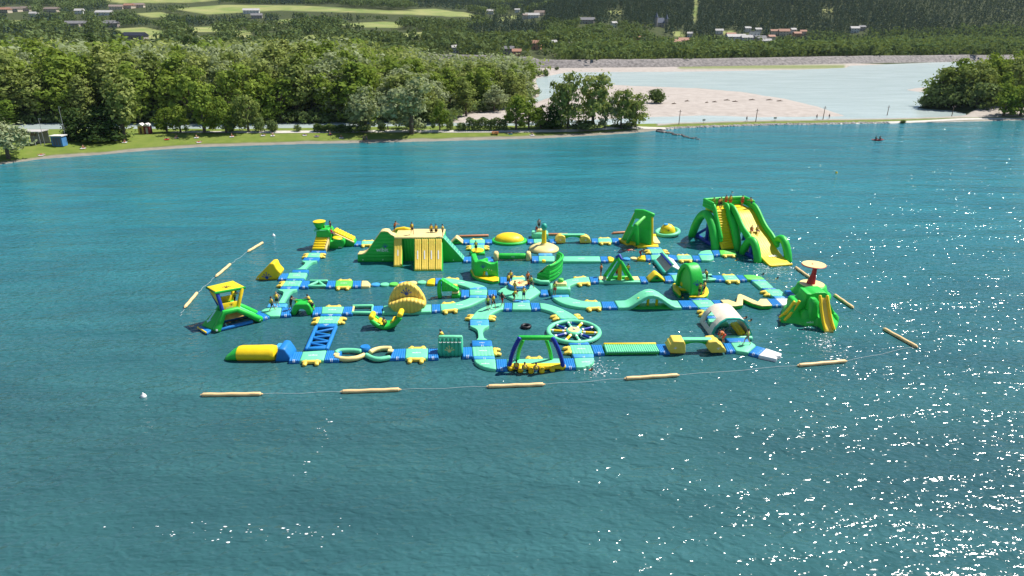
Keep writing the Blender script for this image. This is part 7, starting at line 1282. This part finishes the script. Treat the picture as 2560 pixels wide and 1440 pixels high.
POSES = {'stand': STAND,
 'walk': alt(STAND, kneL=(-.10, .22, .52), ankL=(-.10, .28, .10), toeL=(-.10, .44, .05), kneR=(.10, -.08, .49), ankR=(.10, -.34, .14), toeR=(.10, -.24, .03), elbL=(-.24, -.12, 1.14), wriL=(-.25, -.16, .90), hanL=(-.25, -.15, .81), elbR=(.24, .10, 1.13), wriR=(.22, .28, .96), hanR=(.21, .34, .89)),
 'hips': alt(STAND, elbL=(-.36, -.06, 1.17), wriL=(-.20, .06, 1.0), hanL=(-.13, .08, .97), elbR=(.36, -.06, 1.17), wriR=(.20, .06, 1.0), hanR=(.13, .08, .97), ankL=(-.17, -.02, .08), toeL=(-.19, .14, .03)),
 'reach': alt(STAND, che=(0, .10, 1.26), nek=(0, .16, 1.42), hed=(0, .21, 1.54), shoL=(-.18, .14, 1.37), elbL=(-.20, .36, 1.28), wriL=(-.17, .58, 1.22), hanL=(-.16, .67, 1.2), shoR=(.18, .14, 1.37), elbR=(.20, .36, 1.26), wriR=(.17, .56, 1.18), hanR=(.16, .65, 1.16), kneR=(.10, -.1, .48), ankR=(.11, -.3, .1), toeR=(.11, -.14, .03)),
 'balance': alt(STAND, elbL=(-.42, 0, 1.33), wriL=(-.64, .04, 1.26), hanL=(-.73, .05, 1.24), elbR=(.42, 0, 1.33), wriR=(.64, .04, 1.26), hanR=(.73, .05, 1.24), kneL=(-.13, .12, .50), ankL=(-.15, .05, .08), toeL=(-.16, .22, .03)),
 'bend': alt(STAND, pel=(0, -.08, .84), che=(0, .22, 1.08), nek=(0, .36, 1.16), hed=(0, .46, 1.24), hipL=(-.09, -.07, .82), hipR=(.09, -.07, .82), kneL=(-.12, .12, .47), kneR=(.12, .06, .46), ankR=(.11, -.14, .08), toeR=(.11, .03, .03), shoL=(-.18, .32, 1.12), elbL=(-.24, .36, .88), wriL=(-.20, .45, .68), hanL=(-.19, .48, .60), shoR=(.18, .32, 1.12), elbR=(.24, .36, .88), wriR=(.20, .45, .68), hanR=(.19, .48, .60)),
 'crouch': alt(STAND, pel=(0, -.12, .36), che=(0, .12, .62), nek=(0, .20, .77), hed=(0, .25, .89), hipL=(-.10, -.10, .34), hipR=(.10, -.10, .34), kneL=(-.16, .24, .46), kneR=(.16, .24, .46), ankL=(-.13, .0, .08), toeL=(-.14, .16, .03), ankR=(.13, 0, .08), toeR=(.14, .16, .03), shoL=(-.18, .16, .72), elbL=(-.25, .26, .50), wriL=(-.18, .40, .36), hanL=(-.16, .46, .30), shoR=(.18, .16, .72), elbR=(.25, .26, .50), wriR=(.18, .40, .36), hanR=(.16, .46, .30)),
 'sit': alt(STAND, pel=(0, 0, .10), che=(0, -.04, .45), nek=(0, -.02, .62), hed=(0, .01, .75), hipL=(-.09, .03, .10), hipR=(.09, .03, .10), kneL=(-.13, .44, .22), kneR=(.13, .44, .22), ankL=(-.13, .66, -.12), toeL=(-.13, .80, -.12), ankR=(.13, .66, -.12), toeR=(.13, .80, -.12), shoL=(-.18, -.03, .56), elbL=(-.25, .0, .30), wriL=(-.22, .20, .18), hanL=(-.20, .28, .16), shoR=(.18, -.03, .56), elbR=(.25, 0, .30), wriR=(.22, .20, .18), hanR=(.20, .28, .16)),
 'lie': alt(STAND, pel=(0, 0, .12), che=(0, .36, .14), nek=(0, .54, .17), hed=(0, .68, .20), hipL=(-.09, -.03, .12), hipR=(.09, -.03, .12), kneL=(-.12, -.45, .14), kneR=(.12, -.45, .12), ankL=(-.13, -.86, .08), toeL=(-.14, -.98, .13), ankR=(.13, -.86, .08), toeR=(.14, -.98, .13), shoL=(-.18, .47, .14), elbL=(-.32, .26, .10), wriL=(-.36, .02, .08), hanL=(-.37, -.06, .07), shoR=(.18, .47, .14), elbR=(.32, .6, .10), wriR=(.30, .82, .08), hanR=(.29, .9, .07)),
 'swim': alt(STAND, pel=(0, -.3, -.30), che=(0, 0, -.06), nek=(0, .12, .06), hed=(0, .17, .19), hipL=(-.09, -.33, -.31), hipR=(.09, -.33, -.31), kneL=(-.11, -.66, -.42), kneR=(.11, -.64, -.5), ankL=(-.12, -1.02, -.40), toeL=(-.12, -1.15, -.42), ankR=(.12, -1.0, -.62), toeR=(.12, -1.1, -.7), shoL=(-.18, .06, -.02), elbL=(-.36, .16, -.04), wriL=(-.42, .40, -.02), hanL=(-.42, .49, 0), shoR=(.18, .06, -.02), elbR=(.36, .12, -.06), wriR=(.44, .34, -.04), hanR=(.45, .43, -.02))}
PM = {}
def pose_mesh(nm, p):
    m = M(); T_ = lambda a, b, r0, r1: tube(m, [p[a], p[a].lerp(p[b], .45), p[b]], [r0, (r0 + r1) / 2 * 1.03, r1], 8)
    up = (p['che'] - p['pel']).normalized(); tube(m, [p['pel'] - up * .07, p['pel'] + up * .05, p['pel'].lerp(p['che'], .55), p['che'], p['che'] + (p['nek'] - p['che']) * .55], [.12, .14, .125, .15, .10], 10)
    tube(m, [p['shoL'], p['che'].lerp(p['nek'], .6), p['shoR']], [.065, .09, .065], 8); tube(m, [p['hipL'], p['pel'], p['hipR']], [.085, .11, .085], 8); T_('che', 'nek', .1, .055); T_('nek', 'hed', .055, .06)
    fw = (p['hed'] - p['nek']); fw = Vector((0, 1, 0)) if abs(fw.z) > .05 else Vector((0, .6, .6)); h = p['hed']; lathe(m, [(.02, -.115), (.055, -.10), (.075, -.04), (.082, .03), (.07, .085), (.03, .115)], h, 12, sy=1.18)
    tube(m, [h + Vector((0, .085, -.005)), h + Vector((0, .105, -.03))], .016, 6)                        # nose
    for s in (-1, 1): tube(m, [h + Vector((s * .078, 0, .01)), h + Vector((s * .088, -.01, -.02))], .016, 6)   # ears
    for S in 'LR':
        T_('hip' + S, 'kne' + S, .088, .058); T_('kne' + S, 'ank' + S, .058, .036); T_('ank' + S, 'toe' + S, .04, .03); T_('sho' + S, 'elb' + S, .052, .04); T_('elb' + S, 'wri' + S, .04, .027); T_('wri' + S, 'han' + S, .026, .032)
        d = (p['han' + S] - p['wri' + S]).normalized(); x = d.cross(Vector((0, 0, 1)) if abs(d.z) < .9 else Vector((0, 1, 0))).normalized(); sd = 1 if S == 'L' else -1; q = p['han' + S]
        for k, ln in enumerate((.062, .07, .066, .052)): b = q + x * (k - 1.5) * .02; tube(m, [b, b + d * ln * .6, b + d * ln + x.cross(d) * .012], [.010, .0095, .008], 5)
        tube(m, [q - d * .03 + x * .02 * sd, q + x * .055 * sd + d * .02], [.012, .009], 5)
    o = m.build('tmp', 'skin_tan', origin=(0, 0, 0)); r = o.modifiers.new('r', 'REMESH'); r.mode = 'VOXEL'; r.voxel_size = .0135; s = o.modifiers.new('s', 'SMOOTH'); s.iterations = 3; s.factor = .5
    dg = bpy.context.evaluated_depsgraph_get(); me = bpy.data.meshes.new_from_object(o.evaluated_get(dg)); me.name = 'body'; me.polygons.foreach_set('use_smooth', [True] * len(me.polygons)); bpy.data.objects.remove(o)
    def sub(fn, name): m = M(); fn(m); q = m.build(name, 'skin_tan', origin=(0, 0, 0)); me_ = q.data; bpy.data.objects.remove(q); return me_
    v0, v1 = p['pel'].lerp(p['che'], .28), p['che'] + (p['nek'] - p['che']) * .42
    vest = sub(lambda m: (tube(m, [v0, p['pel'].lerp(p['che'], .6), p['che'], v1], [.165, .175, .185, .13], 12), tube(m, [p['shoL'].lerp(v1, .35), v1, p['shoR'].lerp(v1, .35)], [.085, .10, .085], 8)), 'life_vest')
    belt = sub(lambda m: [tube(m, [p['pel'].lerp(p['che'], t) - up * .012, p['pel'].lerp(p['che'], t) + up * .012], .181, 12) for t in (.45,)], 'belt')
    sh = sub(lambda m: (tube(m, [p['pel'] + up * .07, p['pel'] - up * .04], [.152, .155], 12), [tube(m, [p['hip' + S], p['hip' + S].lerp(p['kne' + S], .62)], [.108, .098], 10) for S in 'LR']), 'shorts')
    hc = h + Vector((0, -.018, .028))
    hr = sub(lambda m: lathe(m, [(.088, -.05), (.096, .0), (.09, .06), (.06, .10), (.01, .115)], hc, 12, sy=1.12), 'hair')
    hl = sub(lambda m: (lathe(m, [(.088, -.05), (.096, .0), (.09, .06), (.06, .10), (.01, .115)], hc, 12, sy=1.12), tube(m, [hc + Vector((0, -.07, 0)), hc + Vector((0, -.11, -.16)), hc + Vector((0, -.12, -.34))], [.07, .075, .035], 8)), 'hair')
    PM[nm] = (me, vest, belt, sh, hr, hl)
for k, v in POSES.items(): pose_mesh(k, v)
def person(label, loc, pose='stand', face=0.0, vest='vest_yellow', bottom='cloth_black', skin='skin_tan', hair='hair_dark', long=False, h=1.68, group='visitors on the water park'):
    """face: heading in degrees clockwise from straight away from the camera"""
    o = bpy.data.objects.new('person', None); COL.objects.link(o); o.location = loc; o.rotation_euler = (0, 0, -R_(face)); o.scale = (h / 1.70,) * 3; tag(o, label, 'person', group)
    me, ve, be, sh, hr, hl = PM[pose]
    for nm, ms, mt in (('body', me, skin), ('life_vest', ve, vest), ('belt', be, 'cloth_black' if vest else None), ('shorts', sh, bottom), ('hair', hl if long else hr, hair)):
        if not mt: continue
        c = bpy.data.objects.new(nm, ms); COL.objects.link(c); c.parent = o; c.material_slots[0].link = 'OBJECT'; c.material_slots[0].material = MATS[mt]
    return o
g1 = lambda R, x, y, z=ZT: G(R, x, y, z)
CAST = [  # label, place, pose, facing, options
 ('person in yellow vest standing in the roofed lookout cabin', G(11, 1050, 690, 2.0), 'reach', 60, dict(vest='vest_lime')),
 ('person in striped yellow vest on the deck right of the lookout, left one', g1(5, 1335, 535), 'walk', 60, {}),
 ('person with arms folded on the blue mat, right one of two', g1(5, 1405, 470), 'hips', 150, dict(skin='skin_light', hair='hair_fair')),
 ('person pushing at the left end of the green hurdle', g1(5, 1600, 520), 'reach', 80, dict(long=True, vest='cloth_black')),
 ('person in yellow vest bending at the right end of the hurdle', g1(5, 1895, 535), 'bend', -70, {}),
 ('second person behind the right end of the hurdle', g1(5, 1860, 500), 'reach', -80, dict(vest='vest_yellow')),
 ('rider in yellow vest sitting on the banana rocker', G(6, 560, 730, .55), 'sit', 0, dict(vest='vest_yellow')),
 ('person crouching behind the turquoise handle wall', g1(6, 1365, 1045) + Vector((0, .3, .75)), 'crouch', -60, {}),
 ('person in lime vest, left of three on the ring curve', g1(6, 1995, 525), 'stand', 190, dict(vest='vest_lime', skin='skin_light', hair='hair_fair')),
 ('person in dark striped vest, middle of three on the ring curve', g1(6, 2068, 500), 'walk', 150, dict(vest='vest_yellow')),
 ('long-haired person, right of three on the ring curve', g1(6, 2190, 470), 'walk', 40, dict(vest='cloth_black', bottom='cloth_red', long=True)),
 ('person in yellow vest and black shorts behind the trampoline, left', g1(16, 330, 385), 'walk', -20, dict(vest='vest_yellow')),
 ('second person standing just behind the left one at the trampoline', g1(16, 395, 300), 'stand', 0, dict(skin='skin_light')),
 ('person stepping before the blue trampoline ring', g1(16, 505, 590), 'walk', 60, dict(vest='vest_yellow', bottom='skin_tan')),
 ('person with elbows out on the front edge of the island', g1(16, 740, 750), 'hips', 180, dict(vest='vest_yellow', bottom='cloth_navy', skin='skin_light')),
 ('person stooping at the front left of the island', g1(16, 480, 770), 'bend', 100, dict(vest='vest_yellow', bottom='cloth_black', skin='skin_light')),
 ('bare-armed person behind the trampoline on the right', g1(16, 850, 330), 'stand', 170, dict(vest='vest_orange', bottom='cloth_black')),
 ('child in orange vest right beside the trampoline', g1(16, 870, 430), 'stand', 200, dict(vest='vest_orange', bottom='cloth_red', h=1.3, skin='skin_light')),
 ('person in dark shorts walking off the island right', g1(16, 935, 440), 'walk', 90, dict(vest='vest_lime', bottom='cloth_black')),
 ('person in white and black vest with red shorts at the tray seat', g1(16, 1560, 610), 'stand', 200, dict(vest='vest_lime', bottom='cloth_red', skin='skin_brown')),
 ('person in yellow vest on the ribbed deck above the gate wall', g1(2, 1828, 612), 'stand', 0, dict(vest='vest_yellow', bottom='cloth_black')),
 ('left sitting person in purple shorts on the goal seat', G(17, 465, 835, .34), 'sit', 0, dict(bottom='cloth_purple')),
 ('middle sitting person in teal shorts on the goal seat', G(17, 655, 880, .34), 'sit', 0, dict(bottom='cloth_teal')),
 ('right sitting person in blue shorts on the goal seat', G(17, 915, 895, .34), 'sit', 0, dict(bottom='cloth_blue')),
 ('person in dark vest on top of the tray seat in the back row', G(3, 372, 300, 1.25), 'stand', 180, dict(vest='cloth_grey', bottom='cloth_black')),
 ('red clad child sitting beside the person on the back tray seat', G(3, 340, 305, 1.2), 'sit', 200, dict(vest='cloth_red', bottom='cloth_red', h=1.3)),
 ('person standing alone left of the swing frame', g1(3, 1228, 945), 'stand', 120, dict(vest='vest_orange', bottom='cloth_navy')),
 ('person half hidden behind the hanging bag of the swing', g1(3, 1450, 965), 'stand', 180, dict(vest='vest_orange', bottom='cloth_red', h=1.5)),
 ('person behind the right leg of the swing frame', g1(3, 1600, 945) , 'walk', 30, dict(vest='vest_yellow')),
 ('person crouching on the yellow end piece in the second row', g1(3, 1775, 690), 'bend', 110, dict(vest=None, bottom='cloth_red', skin='skin_brown')),
 ('person pushing the yellow ball left of the green hoop', g1(14, 1000, 985), 'reach', 60, dict(vest='vest_lime', bottom='cloth_black')),
 ('person with stretched arm right of the green hoop', g1(14, 1765, 900), 'reach', -80, dict(vest='vest_yellow', bottom='cloth_black')),
 ('left one of two people in yellow vests before the hoop rim', G(14, 1575, 1290, .47), 'reach', 40, dict(vest='vest_yellow')),
 ('right one of two people in yellow vests before the hoop rim', G(14, 1700, 1225, .47), 'stand', -60, dict(vest='vest_yellow')),
 ('pair member in orange crouching at the right end of the front beam', G(18, 800, 990, .5), 'crouch', 120, dict(vest='vest_orange', bottom='cloth_red')),
 ('pair member standing bent at the right end of the front beam', G(18, 860, 1095, .4), 'bend', -70, dict(vest='vest_orange', bottom='cloth_red')),
 ('person in yellow vest running on the deck before the cream arch', g1(8, 1035, 1225), 'walk', -60, dict(vest='vest_lime', bottom='cloth_grey', skin='skin_light')),
 ('person climbing on the yellow stairs of the left tower, left', G(12, 480, 520, 1.75), 'crouch', 20, dict(vest=None, bottom='cloth_red', skin='skin_light')),
 ('person climbing on the yellow stairs of the left tower, right', G(12, 545, 480, 1.9), 'stand', 40, dict(vest='cloth_black', bottom='cloth_red', long=True, h=1.5)),
 ('dark haired person at the head of the yellow roll ramp', G(12, 715, 400, 2.2), 'stand', 90, dict(vest='cloth_black', bottom='cloth_black', long=True, h=1.5)),
 ('person sitting on the edge above the side pod of the left tower', G(12, 735, 470, 2.1), 'sit', 120, dict(vest='cloth_red', bottom='cloth_purple')),
 ('person leaning on the yellow arch of the castle, left', G(2, 705, 345, 3.6), 'reach', 70, dict(vest='vest_orange')),
 ('person standing on the castle beside the yellow arch', G(2, 945, 365, 3.55), 'walk', 160, dict(vest='vest_yellow')),
 ('left one of two people behind the wide castle slide', G(2, 1213, 385, 3.0), 'stand', 180, dict(vest='vest_yellow')),
 ('right one of two people behind the wide castle slide', G(2, 1278, 385, 3.0), 'stand', 180, dict(vest='vest_yellow')),
 ('person standing at the top of the castle climbing ramp', G(2, 1368, 392, 3.55), 'stand', 90, dict(vest='vest_yellow', skin='skin_light')),
 ('swimmer in red lying flat behind the swing frame', P(1573, 627.5, -.05), 'lie', 80, dict(vest=None, bottom='cloth_red', skin='skin_light')),
]
for lab, r, s_, po, fc, kw in (('first person from the left on the giant slide platform', -1.75, .2, 'stand', 30, dict(vest='vest_yellow')), ('second person from the left on the giant slide platform', -1.2, .7, 'walk', -40, dict(vest='vest_orange')), ('third person from the left on the giant slide platform', -.65, .3, 'stand', 200, dict(vest='vest_yellow', bottom='cloth_black')),
                               ('fourth person on the giant slide platform, back to the rail', .75, -.7, 'stand', 180, dict(vest='vest_orange', bottom='cloth_red')), ('fifth person on the giant slide platform beside the fourth', 1.4, -.6, 'stand', 190, dict(vest='vest_yellow', bottom='cloth_red')), ('person in red shorts above the yellow lane of the giant slide', 2.9, .1, 'stand', 170, dict(vest='vest_orange', bottom='cloth_red')), ('rightmost person leaning on the giant slide rail', 3.7, 1.2, 'reach', -100, dict(vest='vest_yellow', bottom='cloth_navy'))):
    CAST.append((lab, L(s_, r, 5.02), po, fc, kw))
for lab, loc, po, fc, kw in CAST: person(lab, loc, po, fc, **kw)
b_ = person('person sliding down the yellow lane of the giant slide, left', L(5.2, 1.6, 2.85), 'sit', 190, 'vest_orange', 'cloth_red'); b_ = person('person sliding down the yellow lane of the giant slide, right', L(5.3, 2.4, 2.82), 'sit', 170, 'vest_yellow', 'cloth_black')
for lab, x, y, vs_, fc in (('swimmer left of the white ramp, upper', 1623.5, 660, 'vest_yellow', 20), ('swimmer left of the white ramp, lower', 1635, 668, 'cloth_white', 60), ('swimmer in yellow vest below the green hoop', 1707, 745, 'vest_yellow', 0), ('swimmer with dark hair right of the green corner mat', 1905, 688, 'cloth_black', 90), ('swimmer farther right off the green corner mat', 1941, 698, 'vest_yellow', 90),
                           ('swimmer in yellow at the foot of the giant slide stairs', 1824, 641, 'vest_yellow', 200), ('swimmer in yellow drifting below the giant slide stairs', 1840, 652, 'vest_yellow', 120), ('swimmer right of the cream arch, left one', 1862, 796, 'vest_orange', 120), ('swimmer right of the cream arch, right one', 1874, 803, 'vest_yellow', 100), ('lone swimmer behind the giant slide', 1832, 482, None, -90), ('swimmer splashing right of the goal corner', 1476, 926, 'vest_orange', 120)):
    person(lab, P(x, y, -.04), 'swim', fc, vs_, 'cloth_red', group='swimmers between the floats')
# ---- splashes
simple('foam_white', (.75, .8, .8), .6, .05)
def splash(lab, x, y, n, sx_, sy_, z=.03):
    m = M(); c = P(x, y, 0)
    for i in range(n):
        r = random.uniform(.012, .05) * (1.7 if random.random() < .12 else 1); q = c + Vector((random.gauss(0, sx_), random.gauss(0, sy_), z)); k = random.randint(5, 8); a0 = random.uniform(0, 6)
        pts = [q + Vector((r * random.uniform(.6, 1.5) * 1.6 * math.cos(a0 + j * 6.283 / k), r * random.uniform(.6, 1.2) * math.sin(a0 + j * 6.283 / k), 0)) for j in range(k)]; m.add(pts + [q + ZV * r * .5], [(j, (j + 1) % k, k) for j in range(k)])
    o = m.build('splash', 'foam_white', label=lab, cat='splash', kind='stuff')
splash('white splash right of the goal frame corner', 1492, 922, 130, .9, .8); splash('white foam at the end of the yellow slide lane', 1935, 676, 150, 1.6, 1.6); splash('white foam between the giant slide and the right row', 1890, 672, 120, 2.2, 2.4); splash('foam trail in front of the green rock slides', 2050, 850, 160, .9, 3.0); splash('splash behind the swimmer in red', 1561, 627, 40, .6, .3); splash('foam line crossing the open water at the lower left', 660, 1330, 60, 4.2, .5); splash('broken foam streak below the near boom line', 800, 1090, 24, .4, 3.2)
# ---- people on the shore
def shore_person(lab, a, b, po, fc=180, towel=None, **kw):
    p = on_ground(a, b, 150)
    if towel: m = M(); rbox(m, p + ZV * .05, (1.1, 1.9, .06), .02, .3, n=1); m.build('towel', towel, label='towel under ' + lab, cat='towel', group='towels on the lawn'); p = p + ZV * .09
    person(lab, p, po, fc, group='people on the shore', **kw)
SP = [('sunbather at the far left of the lawn', 105, 390, 'lie', 80, 'cloth_white'), ('sunbather left of the dark evergreens', 208, 371, 'sit', 100, 'cloth_white'), ('sunbather below the painted huts', 312, 357, 'sit', 160, 'cloth_white'), ('sunbather right of the painted huts', 418, 350, 'lie', 90, 'cloth_red'), ('seated sunbather in the first shade', 442, 346, 'sit', 200, 'cloth_grey'), ('sunbather below the bright green tree', 492, 347, 'sit', 90, 'cloth_white'), ('lying sunbather near the water below the bright green tree', 498, 357, 'lie', 80, 'cloth_white'), ('sunbather below the round green tree', 580, 343, 'sit', 90, 'cloth_white'),
      ('left sunbather of the group under the olive tree', 658, 341, 'lie', 80, 'cloth_white'), ('right sunbather of the group under the olive tree', 682, 340, 'sit', 120, 'cloth_white'), ('sunbather below the single round bush', 762, 340, 'lie', 90, 'cloth_white'), ('sunbather lying near the hedge front', 792, 344, 'lie', 70, 'cloth_grey'), ('sunbather below the clipped hedge', 825, 338, 'sit', 90, 'cloth_navy'), ('sunbather left of the two waders', 853, 345, 'sit', 80, 'cloth_white'), ('sunbather right of the orange table', 1275, 336, 'lie', 90, 'cloth_teal'), ('sunbather sitting near the lawn tip', 1330, 340, 'sit', 90, 'cloth_white')]
for q in SP: shore_person(*q[:5], towel=q[5], vest=None, bottom=random.choice(['cloth_red', 'cloth_navy', 'cloth_black']), skin=random.choice(['skin_tan', 'skin_light']), hair=random.choice(['hair_dark', 'hair_brown', 'hair_fair']))
for lab, a, b, po, bt in (('left wader at the water edge', 910, 358, 'stand', 'cloth_black'), ('right wader at the water edge', 917, 358, 'stand', 'cloth_navy'), ('walker in black on the causeway', 2041, 299.5, 'walk', 'cloth_black'), ('walker in dark clothes farther right on the causeway', 2072, 298.5, 'walk', 'cloth_navy'), ('walker near the second power pole', 1866, 305, 'walk', 'cloth_black'), ('walker on the path between the two willows', 970, 328, 'walk', 'cloth_black')):
    shore_person(lab, a, b, po, 180 if 'wader' in lab else 90, vest='cloth_black' if 'walker' in lab else None, bottom=bt)
# ---- red kayak with two paddlers
c = P(2194, 351, .08); tp = thing('kayak', c, 'small red kayak with two paddlers far out on the right', 'kayak')
part(tp, 'hull', 'pvc_red' , lambda m: loft(m, [[c + Vector((x, wd * math.cos(a * math.pi / 6), zz + dh * math.sin(a * math.pi / 6))) for a in range(12)] for x, wd, zz, dh in ((-1.75, .03, .28, .03), (-1.4, .2, .18, .14), (-.6, .38, .12, .2), (.6, .38, .12, .2), (1.4, .2, .18, .14), (1.75, .03, .28, .03))]))
for x in (-.55, .55): part(tp, 'seat', 'cloth_black', lambda m: rbox(m, c + Vector((x, 0, .3)), (.4, .4, .12), .04))
for x, lab in ((-.55, 'left paddler in the red kayak'), (.55, 'right paddler in the red kayak')):
    person(lab, c + Vector((x, 0, .38)), 'sit', 90, 'cloth_black', 'cloth_black', group='paddlers'); m = M(); q = c + Vector((x + .35, 0, .75)); tube(m, [q + Vector((0, -.8, .5)), q + Vector((0, .8, -.1))], .02, 5); tube(m, [q + Vector((0, -.75, .48)), q + Vector((0, -1.0, .58))], .07, 6, flat=.3); m.build('paddle', 'cloth_grey', label='paddle held by the ' + lab, cat='paddle', group='paddles')
# ================================================================ AIR
m_, n_, l_, b_ = newmat('haze_air'); n_.remove(b_); pvn = N(n_, 'VolumePrincipled'); pvn.inputs['Color'].default_value = (.62, .80, 1.0, 1); pvn.inputs['Density'].default_value = .00003; pvn.inputs['Anisotropy'].default_value = .2; l_.new(pvn.outputs[0], n_['Material Output'].inputs['Volume'])
m = M(); x0, x1, y0, y1, z0, z1 = -5800, 5800, -420, 5400, -5, 480
m.add([(x0, y0, z0), (x1, y0, z0), (x1, y1, z0), (x0, y1, z0), (x0, y0, z1), (x1, y0, z1), (x1, y1, z1), (x0, y1, z1)], [(0, 3, 2, 1), (4, 5, 6, 7), (0, 1, 5, 4), (1, 2, 6, 5), (2, 3, 7, 6), (3, 0, 4, 7)])
m.build('haze', 'haze_air', smooth=False, kind='stuff', label='thin bluish summer haze filling the valley', cat='haze')
